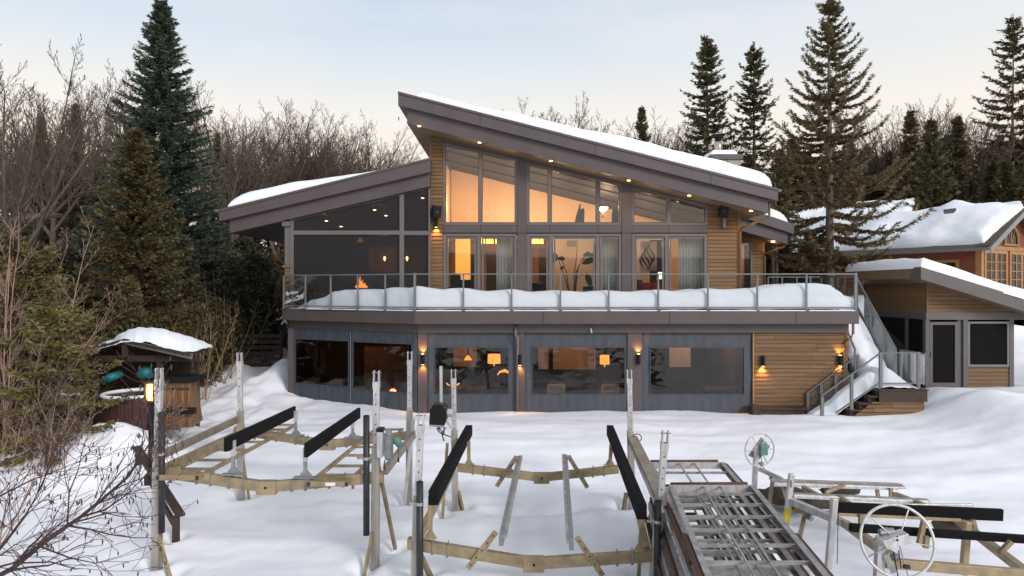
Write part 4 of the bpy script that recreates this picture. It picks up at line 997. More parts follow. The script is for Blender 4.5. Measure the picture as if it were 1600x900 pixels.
# roof slab: corner near at x=1439, left edge runs back, front slopes down to the right
RY = 20.35
c0 = P(1439, 417, RY); c1 = P(1439, 436, RY); r0 = P(1640, 478, RY); r1 = P(1640, 499, RY)
q0 = P(1660, 484.5, RY)
MB().prism([(c0.x, c0.z), (r0.x, r0.z), (r1.x, r1.z), (c1.x, c1.z)], RY, RY + .05).build('fascia_board', 'fascia_green', an)
lb = 1.22 * RY
L0 = P(1340, 424, lb); L1 = P(1344, 441, lb)
MB().poly3([(c0.x, RY + .05, c0.z), (c1.x, RY + .05, c1.z), (L0.x, lb, L1.z), (L0.x, lb, L0.z)], (.05, 0, 0)).build('fascia_board', 'fascia_green', an)
MB().prism([(c1.x + .05, c1.z + .02), (r1.x, r1.z + .02), (r0.x, r0.z - .01), (c0.x + .05, c0.z - .01)], RY + .06, lb).build('roof', 'soffit', an)
snow_slab('annex_snow', [(c0.x + .03, RY + .05, c0.z - .03), (r0.x, RY + .05, r0.z - .03), (r0.x, lb + .2, r0.z - .03), (c0.x + .03, lb + .2, c0.z - .03)], .38, nu=80, nv=60, r=.26, seed=12, rough=.05, label='snow layer on the annex roof along its bent grey edge')
tp = lambda x: c1.z - (x - c1.x) * (c1.z - r1.z) / (r1.x - c1.x) + .04
bz0, bz1 = ZA(499.5), ZA(488)
MB().box(ax0 - .03, ax1 + 2.5, AY - .06, AY + .1, bz0, bz1).build('beam', 'fascia_green', an)
wallz = MB().prism([(ax0, bz1), (ax1 + 2.4, bz1), (ax1 + 2.4, tp(ax1 + 2.4)), (ax0, tp(ax0))], AY, AY + .1).build('wall', 'siding_back', an)
boards(ax0 + .06, ax1 + 2.4, AY, bz1, tp(ax0), .125, parent=an, topf=tp)
MB().box(ax0, ax0 + .055, AY - .035, AY - .002, bz1, tp(ax0)).build('corner_board', 'siding', an)
# left side wall runs back
LB = 24.6
MB().box(ax0 + .0, ax0 + .08, AY + .1, LB, bz1, tp(ax0) + .05).build('wall', 'siding_back', an)
z = bz1
while z < tp(ax0) - .02:
    MB().poly3([(ax0 - .024, AY + .02, z), (ax0 - .024, LB, z), (ax0 - .01, LB, z + .119), (ax0 - .01, AY + .02, z + .119)], (.02, 0, 0)).build('siding_board', 'siding', an); z += .125
MB().box(ax0 - .06, ax0 + .06, AY + .1, LB, bz0, bz1).build('beam', 'fascia_green', an)
gA = .3
MB().box(ax0 - .03, ax0 + .09, AY - .03, AY + .12, gA, bz0).build('post', 'fascia_green', an)
MB().box(ax0 - .02, ax0 + .08, 21.9, 22.1, gA, bz0).build('post', 'fascia_green', an)
MB().box(ax0, ax0 + .03, 22.1, LB, gA, bz0).build('side_glass', 'glass_dark', an)
MB().box(ax0 - .01, ax0 + .04, 21.12, 21.9, gA, bz0).build('side_screen', 'mesh_black', an)
# door
dr = MB(); d0, d1 = XA(1452), XA(1496)
dz1 = ZA(503); dz0 = ZA(606)
for q in ((d0, d0 + .09, dz0, dz1), (d1 - .09, d1, dz0, dz1), (d0 + .09, d1 - .09, dz1 - .09, dz1), (d0 + .09, d1 - .09, dz0, dz0 + .16)): dr.box(q[0], q[1], AY - .03, AY + .03, q[2], q[3])
dr = dr.build('door', 'fascia_green', an); MB().box(d0 + .09, d1 - .09, AY, AY + .006, dz0 + .16, dz1 - .09).build('insect_screen', 'mesh_black', dr)
MB().box(d0 + .03, d0 + .05, AY - .06, AY - .03, 1.55, 1.68).build('handle', 'railing', dr)
MB().box(d1 + .01, XA(1504) - .01, AY + .02, AY + .1, gA, bz0).build('post', 'fascia_green', an)
MB().box(XA(1504), XA(1511.5), AY - .04, AY + .12, gA, bz0).build('post', 'fascia_green', an)
MB().box(XA(1576), XA(1583), AY - .04, AY + .12, gA, bz0).build('post', 'fascia_green', an)
w0, w1, wz_0, wz_1 = XA(1511.5), XA(1576), ZA(573), ZA(502.5)
wn = MB()
for q in ((w0, w0 + .06, wz_0, wz_1), (w1 - .06, w1, wz_0, wz_1), (w0 + .06, w1 - .06, wz_1 - .06, wz_1), (w0 + .06, w1 - .06, wz_0, wz_0 + .07)): wn.box(q[0], q[1], AY - .03, AY + .05, q[2], q[3])
wn = wn.build('window', 'railing', an); MB().box(w0 + .06, w1 - .06, AY, AY + .006, wz_0 + .07, wz_1 - .06).build('insect_screen', 'mesh_black', wn)
boards(w0, w1, AY + .01, .35, wz_0 - .01, .12, parent=an); wallbox(w0, w1, AY + .02, AY + .1, .2, wz_0, parent=an)
wallbox(ax1 - .02, ax1 + .05, AY + .12, LB, .2, 2.9, parent=an); wallbox(ax0, ax1, LB, LB + .1, .2, 3.9, parent=an)
# ------------------------------------------------------------------ boat lifts
def lift_post(t, px0, py0, px1, py1, Y, guide=None, w=.085, hole=True, m='alu_white', bz=-.7):
    """square perforated post from the pixel of its head down into the snow"""
    a = P(px0, py0, Y); b = P(px1, py1, Y); d = (b - a).normalized()
    b = a + d * ((a.z - bz) / -d.z)
    HOLES.append((b.x + (a.x - b.x) * (-.3 - bz) / (a.z - bz), Y))
    mid = a + d * min(1.1, (a.z - b.z) * .5)
    p = MB().beam(a + d * .16, mid, w, w).build('post', m, t, bevel=.006); MB().beam(mid, b, w * 1.3, w * 1.3).build('post_sleeve', 'alu_post', t, bevel=.006)
    # fork-shaped head with a cross pin
    r = Vector((w * .42, 0, 0)); h = MB()
    for s_ in (-1, 1): h.beam(a + r * s_, a + d * .2 + r * s_, .016, w * .95, up=(0, 1, 0))
    h.beam(a + d * .16, a + d * .26, w * 1.15, w * 1.15); h.build('post_head', m, p)
    MB().tube([a + Vector((-w * .8, -.01, -.03)), a + Vector((w * .8, -.01, -.03))], .009, 6).build('pin', 'galv', p)
    k = .34; hb = MB()
    while k < (a.z - b.z) - 1.2:
        q = a + d * k; hb.tube([q + Vector((0, -w / 2 - .0015, 0)), q + Vector((0, -w / 2 - .003, 0))], .011, 8); k += .145
    if hb.v:
        struct(hb.build('bolt_holes', 'rubber', p), 'stuff')
    return p
def guide(t, px, py0, py1, Y, band=None):
    a = P(px, py0, Y); b = P(px, py1, Y); MB().tube([a, b], .046, 14).build('guide_pole', 'rubber', t, smooth=True)
    MB().tube([a + Vector((0, 0, .012)), a], [.03, .047], 14).build('pole_cap', 'black_metal', t)
    if band:
        c = P(px, band, Y); MB().tube([c + Vector((0, 0, -.02)), c + Vector((0, 0, .02))], .051, 14).build('clamp', 'alu', t)
        MB().beam(c, c + Vector((-.14, .02, 0)), .02, .03).build('clamp', 'alu', t)
def leg(t, p0, p1, Y0, Y1, w=.045, m='alu_tan'):
    a = P(*p0, Y0); b = P(*p1, Y1); d = (b - a).normalized(); MB().beam(a, b + d * .15, w, w).build('brace', m, t)
    HOLES.append((b.x, b.y))
def ubolts(t, p, d, h=.15, w=.10):
    """pair of U-bolts round a cross beam at p; d = along the beam"""
    for s in (-.1, .1):
        c = p + d * s; k = MB(); z0, z1 = c.z - h / 2 - .02, c.z + h / 2 + .03; f = Vector((0, -.058, 0)); bk = Vector((0, .058, 0))
        tilt = d * .012
        k.tube([c + f - tilt + Vector((0, 0, -h / 2 - .022)), c + f + tilt + Vector((0, 0, h / 2 + .03))], .007, 6)
        k.tube([c + f + tilt + Vector((0, 0, h / 2 + .02)), c + bk + tilt + Vector((0, 0, h / 2 + .02))], .007, 6)
        k.tube([c + bk + tilt + Vector((0, 0, h / 2 + .03)), c + bk + Vector((0, 0, -h / 2 - .022))], .007, 6)
        k.build('u_bolt', 'galv', t)
        MB().beam(c + f * 1.05 + Vector((0, 0, -h / 2 - .008)), c + bk * 1.05 + Vector((0, 0, -h / 2 - .008)), .03, .012).build('clamp_plate', 'galv', t)
def vbeam(t, pts, h=.15, w=.10, m='alu_tan', ub=()):
    pts = [Vector(p) for p in pts]
    for a, b in zip(pts[:-1], pts[1:]):
        MB().beam(a, b, w, h).build('cross_beam', m, t, bevel=.008)
    c = pts[len(pts) // 2]
    pl = MB().box(c.x - .14, c.x + .14, c.y - w / 2 - .012, c.y + w / 2 + .012, c.z - h / 2 - .03, c.z + h / 2 + .015).build('centre_plate', m, t, bevel=.004)
    MB().tube([c + Vector((0, -w / 2 - .012, 0)), c + Vector((0, -w / 2 - .02, 0))], .018, 10).build('bolt', 'black_metal', pl)
    for q in ub:
        k = 0 if q < .5 else 1; u = q * 2 if q < .5 else q * 2 - 1
        p = pts[k].lerp(pts[k + 1], u); ubolts(t, p, (pts[k + 1] - pts[k]).normalized(), h)
def bunk(t, a, b, h=.20, w=.06, m='carpet', end='dark_wood'):
    a = Vector(a); b = Vector(b); s = Vector((w / 2 + .012, 0, -.02))
    o = MB().beam(a, b, w, h).build('bunk_board', m, t, bevel=.01)
    return o
def support(t, px, py0, py1, Y, m='galv', top='alu_white', s=1):
    a = P(px, py0, Y); b = P(px, py1, Y); mid = a.lerp(b, .45)
    MB().beam(a, mid, .055, .075, up=(0, 1, 0)).build('bunk_bracket', top, t, bevel=.004)
    k = MB(); k.beam(mid, b, .045, .045); k.box(b.x - .16, b.x + .16, b.y - .05, b.y + .05, b.z - .0, b.z + .02)
    k.poly3([b + Vector((-.10, -.02, .02)), b + Vector((.10, -.02, .02)), b + Vector((.022, -.02, .12)), b + Vector((-.022, -.02, .12))], (0, .04, 0)); k.build('bunk_stand', m, t)

# ---- left lift: two black bunks with ladder shaped catwalks
LA = thing('boat_lift', 'left boat lift with two black bunks and ladder shaped catwalks standing in the snow', 'boat lift', (PX(420, 11), 11, -.25))
YF_, YB_ = 9.9, 12.9
lift_post(LA, 249, 575, 243.5, 900, YF_); lift_post(LA, 588.5, 579, 586, 900, YF_)
lift_post(LA, 374.5, 551, 377, 775, YB_); lift_post(LA, 640.5, 549, 639, 780, YB_)
guide(LA, 252.5, 645, 832, YF_ - .12, 709); guide(LA, 572.5, 650, 836, YF_ - .1, 716)
vbeam(LA, [P(250, 737, YF_), P(417, 760.5, YF_), P(599, 745, YF_)], ub=(.21, .36, .64, .80))
vbeam(LA, [P(366, 672, YB_), P(512, 694, YB_), P(649, 679, YB_)], ub=(.2, .36, .64, .8))
def rail_(t, p, q, Yp, Yq, w, h, m, name='side_rail'): return MB().beam(P(*p, Yp), P(*q, Yq), w, h).build(name, m, t, bevel=.004)
rail_(LA, (257, 709), (371, 655.5), 9.9, 12.9, .06, .12, 'alu_side')
rail_(LA, (254, 733), (369, 679), 9.95, 12.9, .08, .11, 'alu_tan')
rail_(LA, (602, 735), (646, 680), 9.95, 12.85, .07, .13, 'alu_side')
for (na, nb, fa, fb, lab) in (((247.5, 740), (309, 746), (None), (None), 'l'), ((483, 754), (542, 760), None, None, 'r')):
    Yn, Yf = 9.72, 13.6; z = PZ(746 if lab == 'l' else 756, Yn)
    x0n, x1n = PX(na[0], Yn), PX(nb[0], Yn); x0f, x1f = x0n + .17, x1n + .17
    zt = z
    A0, A1, B0, B1 = Vector((x0n, Yn, zt)), Vector((x1n, Yn, zt)), Vector((x0f, Yf, zt - .03)), Vector((x1f, Yf, zt - .03))
    for a, b in ((A0, B0), (A1, B1)): MB().beam(a, b, .045, .06).build('catwalk_rail', 'alu_tan', LA, bevel=.004)
    MB().beam(A0, A1, .05, .075).build('catwalk_end', 'alu_tan', LA, bevel=.004)
    for a in (A0, A1): MB().box(a.x - .022, a.x + .022, a.y - .03, a.y - .0235, a.z - .03, a.z + .03).build('end_cap', 'rubber', LA)
    for k in (.12, .26, .44, .60, .75, .88, 1.0): MB().beam(A0.lerp(B0, k), A1.lerp(B1, k), .05, .035).build('rung', 'alu_tan', LA)
    for k in (.08, .84):
        q = A1.lerp(B1, k); MB().beam(q, q - Vector((0, 0, .16)), .035, .035).build('catwalk_stand', 'alu_tan', LA)
        q = A0.lerp(B0, k); MB().beam(q, q - Vector((0, 0, .16)), .035, .035).build('catwalk_stand', 'alu_tan', LA)
    if lab == 'r': MB().box(x0n + .24, x0n + .38, Yn - .032, Yn - .026, zt - .02, zt + .025).build('label_plate', 'label', LA)
bunk(LA, P(356, 695, 9.65) + Vector((-.03, 0, 0)), P(460, 643, 13.0)); support(LA, 364.5, 688, 742, YF_ - .03); support(LA, 462, 642, 681, YB_ - .03)
bunk(LA, P(478, 704, 9.65), P(561, 645, 13.2)); support(LA, 477, 699, 747, YF_ - .03); support(LA, 551, 655, 685, YB_ - .03)
leg(LA, (590, 722), (615, 845), YF_, 10.3); leg(LA, (582, 832), (568, 905), YF_ - .05, 9.6, .04); leg(LA, (246, 832), (266, 905), YF_, 9.6, .05)
leg(LA, (646, 655), (633, 777), YB_ - .05, 12.6, .06, 'alu_white'); leg(LA, (380, 720), (388, 772), YB_, 12.9, .04)
# cable and bracket on the front left post
for px in (253.5, 584): MB().tube([P(px, 832, YF_), P(px, 900, YF_)], .006, 5).build('cable', 'black_metal', LA)
# winch motor on the front right post
mt = MB().box(PX(592, YF_), PX(601, YF_), YF_ - .16, YF_ - .02, PZ(711, YF_), PZ(668, YF_)).build('gear_box', 'alu_white', LA, bevel=.01)
MB().box(PX(591, YF_), PX(602, YF_), YF_ - .165, YF_ - .02, PZ(672, YF_), PZ(666, YF_)).build('gear_box_lid', 'motor_black', mt, bevel=.01)
c = P(607.5, 693, YF_ - .15)
mm = MB().tube([c + Vector((0, 0, .13)), c + Vector((0, 0, .12)), c + Vector((0, 0, -.20)), c + Vector((0, 0, -.23))], [.04, .062, .062, .04], 18).build('winch_motor', 'galv', LA, smooth=False)
MB().tube([c + Vector((0, 0, .12)), c + Vector((0, 0, .2))], .045, 14).build('motor_cap', 'galv', mm)
for k in range(4): MB().tube([c + Vector((0, 0, .08 - k * .08)), c + Vector((0, 0, .07 - k * .08))], .066, 18).build('cooling_rib', 'galv', mm)
MB().tube([c + Vector((.02, .05, .06)), c + Vector((.12, .05, .02)), c + Vector((.16, .05, -.06))], [.05, .06, .04], 10).build('drum', 'green_box', LA, smooth=True)
MB().tube([P(602, 718, YF_ - .2), P(600, 726, YF_ - .2), P(602, 735, YF_ - .2)], .008, 5).build('cable', 'black_metal', LA, smooth=True)
MB().tube([P(622, 700, YF_), P(622.5, 718, YF_)], .006, 5).build('cable', 'black_metal', LA)
MB().tube([P(622.5, 716, YF_), P(622.5, 722, YF_)], .014, 8).build('plug', 'motor_black', LA)

# ---- middle lift
LB_ = thing('boat_lift', 'middle boat lift with V shaped cross beams, black outer bunks and grey inner bunks', 'boat lift', (PX(840, 10.5), 10.7, -.35))
YF2, YB2 = 9.1, 12.3
lift_post(LB_, 658, 645.5, 648.5, 900, YF2, m='alu_white'); lift_post(LB_, 1040, 673, 1022, 900, YF2)
lift_post(LB_, 708.5, 577, 711.5, 803, YB2); lift_post(LB_, 983, 577.5, 988, 815, YB2)
guide(LB_, 656, 753, 960, YF2 - .12, 787); guide(LB_, 1027.5, 783, 960, YF2 - .12, 815)
vbeam(LB_, [P(641, 849, YF2), P(834, 880, YF2), P(1020, 868, YF2)], h=.145, ub=(.12, .88))
vbeam(LB_, [P(713, 730, YB2), P(846, 746, YB2), P(966, 733, YB2)], h=.14, ub=(.13, .87))
MB().box(*sorted((PX(637, YF2), PX(646, YF2))), YF2 - .07, YF2 + .07, PZ(857, YF2), PZ(840, YF2)).build('beam_cap', 'alu_tan', LB_, bevel=.02)
rail_(LB_, (655, 838), (706, 738), 9.15, 12.3, .08, .12, 'alu_tan')
rail_(LB_, (1012, 862), (984, 745), 9.15, 12.3, .08, .12, 'alu_tan')
rail_(LB_, (1041, 792), (988, 683), 9.15, 12.25, .17, .05, 'alu_side'); rail_(LB_, (1034, 806), (984, 690), 9.1, 12.25, .04, .11, 'alu')
bunk(LB_, P(677, 778, 9.0), P(733, 672, 13.2), h=.20, w=.13); bunk(LB_, P(1003, 800, 8.75), P(953, 672, 13.4), h=.20, w=.13)
def tsup(px0, py0, px1, py1, Y, t=LB_):
    a = P(px0, py0, Y); b = P(px1, py1, Y); k = MB(); k.beam(a, b, .06, .06)
    k.poly3([b + Vector((-.09, -.02, 0)), b + Vector((.09, -.02, 0)), b + Vector((.03, -.02, .1)), b + Vector((-.03, -.02, .1))], (0, .04, 0)); k.build('bunk_stand', 'alu_tan', t)
tsup(672.5, 776, 672, 842, YF2 - .05); tsup(732.5, 690, 732.5, 727, YB2); tsup(1005, 795, 1000, 862, YF2 - .05); tsup(955, 695, 953, 727, YB2)
def inner(pf, pn, s):
    a = P(*pf, 12.5); b = P(*pn, 8.95); MB().beam(a, b, .06, .15).build('bunk_board', 'galv', LB_, bevel=.006); MB().beam(a + Vector((s * .05, 0, .05)), b + Vector((s * .05, 0, .05)), .04, .06).build('bunk_edge', 'alu', LB_)
inner((810.5, 718), (783, 845), 1); inner((884, 716), (893, 852), -1)
for p0, p1, Y in (((775, 831), (731, 888), YF2 - .075), ((901, 839), (942, 900), YF2 - .075), ((807, 713), (776, 760), YB2 - .075), ((888, 712), (918, 762), YB2 - .075)):
    a, b = P(*p0, Y), P(*p1, Y); br = MB().beam(a, b, .022, .075, up=(0, 1, 0)); br = MB().beam(a, b, .075, .022, up=(0, 1, 0)).build('slanted_arm', 'alu_tan', LB_)
    for k in (.1, .3, .5, .7, .9):
        q = a.lerp(b, k); MB().tube([q + Vector((0, -.012, 0)), q + Vector((0, -.015, 0))], .012, 8).build('bolt_hole', 'rubber', br)
    c_ = a.lerp(b, .5); MB().tube([c_ + Vector((.10, -.02, .07)), c_ + Vector((-.02, -.02, -.10))], .008, 6).build('u_bolt', 'alu', br)
leg(LB_, (699, 692), (690, 832), YB2 - .05, 11.9, .05); leg(LB_, (716, 768), (722.5, 799), YB2, 12.4, .06)
leg(LB_, (653, 860), (668.5, 892), YF2, 9.4, .06); leg(LB_, (979, 770), (972, 808), YB2, 12.2, .06); leg(LB_, (1000, 868), (996, 930), YF2 + .1, 9.3)
# bent arm and black motor on the back left post
MB().beam(P(689, 572, 12.2), P(689.5, 650, 12.2), .05, .05).build('motor_arm', 'alu_white', LB_, bevel=.004)
MB().beam(P(689.5, 650, 12.2), P(707, 669, 12.25), .05, .05).build('motor_arm', 'alu_white', LB_, bevel=.004)
k = MB(); Ym = 12.1
k.prism([XZ(673, 638, Ym), XZ(679, 630, Ym), XZ(694, 630, Ym), XZ(699, 636, Ym), XZ(699, 655, Ym), XZ(694, 662, Ym), XZ(672, 661, Ym)], Ym - .16, Ym + .16); mo = k.build('motor_cover', 'motor_black', LB_, bevel=.02)
MB().prism([XZ(672, 661, Ym), XZ(696, 662, Ym), XZ(694, 665.5, Ym), XZ(673, 664, Ym)], Ym - .15, Ym + .15).build('motor_base', 'alu', mo)
MB().tube([P(684, 668, Ym), P(688, 674, Ym), P(693, 676, Ym), P(695, 668, Ym)], .035, 8).build('pulley_bracket', 'galv', LB_, smooth=True)
MB().tube([P(684, 672, Ym), P(690, 678, Ym), P(700, 681, Ym), P(705, 683, Ym)], .010, 6).build('cable', 'motor_black', LB_, smooth=True)
MB().tube([P(691, 678, Ym), P(692, 684, Ym), P(694, 689, Ym)], .012, 6).build('cable', 'motor_black', LB_, smooth=True)
MB().tube([P(699, 645, Ym), P(708, 645, Ym)], .07, 14).build('gear_hub', 'alu_white', LB_)
MB().ring(P(996, 684, 12.2), (.2, 1, .1), .07, .008, 20, 6).build('cable_loop', 'motor_black', LB_)

# ---- cable plugs under the fascia of the deck
MB().tube([P(923, 513, 19.95), P(924.5, 520, 19.95)], .02, 8).build('cable_stub', 'alu_white', house)

# ------------------------------------------------------------------ stacked dock sections
def dock_section(x0, x1, y0, y1, z, lab, skew=0, rails=2, rungs=7, th=.105, brown=(1, 1), tilt=0, dx=0):
    """flat aluminium frame; y0 near, y1 far"""
    t = thing('dock_section', lab, 'dock section', ((x0 + x1) / 2, (y0 + y1) / 2, z), 'aluminium dock sections stacked in the snow')
    def q(u, v): return Vector((x0 + (x1 - x0) * u + skew * v, y0 + (y1 - y0) * v, z + tilt * v))
    up = Vector((0, 0, 1))
    for u, s in ((0, 1), (1, -1)):
        k = MB(); a, b = q(u, 0), q(u, 1)
        k.beam(a + up * th / 2, b + up * th / 2, .012, th); k.beam(a + up * .008 + Vector((s * .03, 0, 0)), b + up * .008 + Vector((s * .03, 0, 0)), .06, .012); k.beam(a + up * (th - .008) + Vector((s * .03, 0, 0)), b + up * (th - .008) + Vector((s * .03, 0, 0)), .06, .012)
        k.build('side_channel', 'alu', t)
        if brown[u]:
            v0, v1 = ((0, .52), (.35, 1), (0, 1))[brown[u] - 1]
            MB().tube([q(u, v0) + Vector((-s * .035, 0, th * .55)), q(u, v1) + Vector((-s * .035, 0, th * .55))], .033, 8).build('rub_rail', 'rust_wood', t, smooth=True)
    for v in (0, 1):
        MB().beam(q(0, v) + up * th / 2, q(1, v) + up * th / 2, .03, th).build('end_channel', 'alu_white', t)
    if brown[0] or brown[1]: MB().tube([q(.03, 1) + Vector((0, .05, th * .85)), q(.93, 1) + Vector((0, .05, th * .9))], .04, 8).build('rub_rail', 'rust_wood', t, smooth=True)
    for i in range(rungs):
        v = (i + .6) / (rungs + .2); MB().beam(q(0, v) + up * (th - .04), q(1, v) + up * (th - .04), .038, .03).build('cross_bar', 'alu', t)
    for i in range(rails):
        u = .40 + i * .2; MB().beam(q(u, .0) + up * (th - .015), q(u - .0, 1) + up * (th - .015), .022, .018).build('long_bar', 'alu', t)
    return t
dock_section(1.72, 2.88, 5.6, 9.3, .86, 'topmost aluminium dock section of the near stack, lying askew on the others', skew=.42, brown=(1, 1), rungs=8)
dock_section(1.80, 2.86, 5.9, 9.9, .66, 'aluminium dock section second from the top of the near stack', skew=.40, brown=(2, 3), rungs=5)
dock_section(1.77, 2.76, 6.0, 10.3, .49, 'aluminium dock section in the middle of the near stack', skew=.45, rungs=4, rails=1, brown=(0, 3))
dock_section(1.72, 2.66, 6.1, 10.6, .32, 'aluminium dock section low in the near stack', skew=.48, rungs=3, rails=0, brown=(3, 3))
dock_section(1.66, 2.56, 6.2, 10.8, .14, 'aluminium dock section second from the bottom of the stack', skew=.50, rungs=2, rails=0, brown=(0, 3))
dock_section(1.98, 3.20, 7.2, 11.15, .62, 'aluminium dock section sticking out at the far end of the stack', skew=.26, rungs=5, rails=2, brown=(0, 2), tilt=.08)
dock_section(1.64, 2.46, 6.2, 10.8, -.05, 'lowest aluminium dock section resting in the snow', skew=.52, rungs=2, rails=0, brown=(3, 3))

# ------------------------------------------------------------------ cantilever lift with wheels on the right
LC = thing('boat_lift', 'low boat lift on the right with two big winch wheels and black bunks', 'boat lift', (5, 9.5, -.1))
def wheel(c, r, ax, lab, spokes=6, th=.013, a0=.3):
    w = MB().ring(c, ax, r, th, 56, 8).build('winch_wheel', 'alu_white', LC, smooth=True)
    ax = Vector(ax).normalized(); u = ax.orthogonal().normalized(); v = ax.cross(u)
    for i in range(spokes):
        a = 2 * math.pi * i / spokes + a0; e = u * math.cos(a) + v * math.sin(a)
        MB().tube([c + e * .03 + ax * .02, c + e * r], .007, 6).build('spoke', 'alu', w)
    return w
Y1 = 12.5; c1 = P(1187, 703, Y1); wheel(c1, .30, (.25, -1, .05), '')
MB().beam(P(1182, 697, Y1 + .02), P(1177, 790, Y1 + .02), .085, .07, up=(0, 1, 0)).build('wheel_post', 'alu_white', LC, bevel=.006)
HOLES.append((PX(1177, Y1), Y1))
pl_ = MB().poly3([c1 + Vector((-.19, .05, -.12)), c1 + Vector((.0, .05, -.20)), c1 + Vector((.21, .05, .05)), c1 + Vector((.05, .05, .22))], (0, .02, 0)).build('wheel_plate', 'galv', LC)
MB().box(c1.x - .01, c1.x + .12, Y1 - .10, Y1 + .04, c1.z - .08, c1.z + .09).build('winch_box', 'green_box', LC, bevel=.015)
MB().tube([P(1187, 723, Y1), P(1190, 727, Y1), P(1193, 723, Y1)], .03, 8).build('pulley', 'galv', LC, smooth=True)
MB().tube([P(1189, 712, Y1), P(1191, 728, Y1), P(1204, 748, Y1 - .1)], .006, 5).build('cable', 'black_metal', LC)
Y2w = 6.8; c2 = P(1402, 845, Y2w); wheel(c2, .345, (-.12, -1, .28), '', 5, .015, .95)
MB().poly3([P(1379, 846, 6.72), P(1420, 834, 6.72), P(1425, 849, 6.72), P(1387, 860, 6.72)], (0, .15, 0)).build('winch_housing', 'alu_white', LC, bevel=.008)
MB().tube([P(1402, 844, 6.7), P(1402, 844, 6.69)], .012, 10).build('bolt', 'black_metal', LC)
MB().tube([P(1402, 839, 6.7), P(1402, 839, 6.69)], .008, 10).build('bolt', 'black_metal', LC)
MB().tube([P(1374, 832, 6.85), P(1396, 830, 6.85)], .035, 12).build('winch_drum', 'galv', LC)
MB().beam(P(1376, 846, 6.9), P(1371, 930, 6.9), .085, .07, up=(0, 1, 0)).build('wheel_post', 'alu_white', LC, bevel=.006)
MB().tube([P(1398, 866, 6.85), P(1399, 874, 6.85)], .04, 14).build('pulley', 'galv', LC, smooth=True)
MB().tube([P(1396, 862, 6.8), P(1404, 905, 6.8)], .006, 5).build('cable', 'black_metal', LC); MB().tube([P(1404, 860, 6.8), P(1408, 888, 6.8)], .006, 5).build('cable', 'black_metal', LC)
MB().tube([P(1412, 885, 6.7), P(1421, 886, 6.7)], .02, 10).build('crank_knob', 'motor_black', LC)
MB().beam(P(1384, 866, 6.85), P(1397, 895, 6.8), .03, .05).build('brace', 'alu_white', LC)
# two diagonal main beams
def D(p, q, Yp, Yq, w=.09, h=.09, m='alu_tan', name='main_beam'): return MB().beam(P(*p, Yp), P(*q, Yq), w, h).build(name, m, LC, bevel=.006)
D((1236, 783), (1320, 818), 10.0, 8.9, m='alu_white'); D((1320, 818), (1395, 872), 8.9, 7.0)
D((1186, 733), (1222, 749), 12.4, 12.0, .07, .06, 'alu'); D((1398, 773), (1496, 812), 11.2, 9.4); D((1255, 762), (1300, 786), 11.3, 10.5, .07, .07); D((1310, 776), (1345, 800), 10.6, 10.0, .07, .07)
D((1496, 812), (1605, 896), 9.4, 7.4); D((1382, 879), (1600, 897), 7.0, 7.3, .07, .10)
D((1275, 801), (1300, 801), 10, 9.9, .06, .05, 'alu_tan'); D((1240, 798), (1290, 805), 9.9, 9.6, .05, .05)
# posts
for p0, p1, Y, m in (((1237, 740), (1228, 822), 10.0, 'alu_white'), ((1304, 779), (1294, 888), 8.9, 'alu_white'), ((1512, 815), (1505, 898), 8.6, 'alu_tan'), ((1390, 826), (1383, 850), 7.2, 'alu_tan')):
    a, b = P(*p0, Y), P(*p1, Y); MB().beam(a, b, .075, .075, up=(0, 1, 0)).build('post', m, LC, bevel=.006); HOLES.append((b.x, b.y))
MB().beam(P(1231.5, 795, 9.955), P(1229, 815, 9.955), .078, .02, up=(0, 1, 0)).build('yellow_sticker', 'yellow', LC)
MB().beam(P(1238, 787, 9.93), P(1246.5, 791.5, 9.84), .01, .075).build('yellow_sticker', 'yellow', LC)
for i in range(7): MB().box(PX(1235.2, 9.95), PX(1237.4, 9.95), 9.952, 9.955, PZ(752 + i * 1.6, 9.95), PZ(751 + i * 1.6, 9.95)).build('lettering', 'rubber', LC)
# planks: two grey walkway boards, two black bunks, rails
def board(p, q, Yp, Yq, w, h, m, name): return MB().beam(P(*p, Yp), P(*q, Yq), w, h).build(name, m, LC, bevel=.006)
board((1206, 752), (1410, 759), 11.6, 11.6, .26, .03, 'alu', 'walkway_board'); board((1209, 757.5), (1404, 763.5), 11.45, 11.45, .03, .05, 'alu_white', 'walkway_edge')
for k in range(3): board((1206, 750.5 + k * 2.2), (1410, 757.5 + k * 2.2), 11.66 - k * .06, 11.66 - k * .06, .02, .04, 'alu_side', 'walkway_groove')
board((1238, 772), (1451, 782), 10.6, 10.6, .13, .03, 'alu', 'walkway_board'); board((1240, 776), (1449, 786), 10.5, 10.5, .02, .05, 'alu_white', 'walkway_edge')
board((1304, 790), (1520, 790), 9.6, 9.6, .05, .05, 'alu_white', 'side_rail')
a, b = P(1304, 793.5, 9.0), P(1566, 804.5, 9.0); MB().beam(a, b, .06, .155).build('bunk_board', 'carpet', LC, bevel=.01)
MB().beam(P(1306, 803, 8.98), P(1500, 812, 8.98), .04, .04).build('bunk_rail', 'alu_tan', LC)
a, b = P(1328, 824, 8.1), P(1640, 845, 8.1); MB().beam(a, b, .08, .09).build('bunk_board', 'carpet', LC, bevel=.01)
for p0, p1, Y in (((1345, 803), (1345, 818), 8.95), ((1520, 812), (1526, 835), 8.95), ((1444, 812), (1436, 850), 8.0), ((1448, 838), (1446, 856), 7.8), ((1370, 762), (1372, 776), 11.5), ((1392, 763), (1392, 778), 11.4), ((1374, 838), (1368, 850), 7.6), ((1580, 846), (1560, 866), 8.0)):
    MB().beam(P(*p0, Y), P(*p1, Y), .05, .05).build('stand', 'alu_tan', LC)
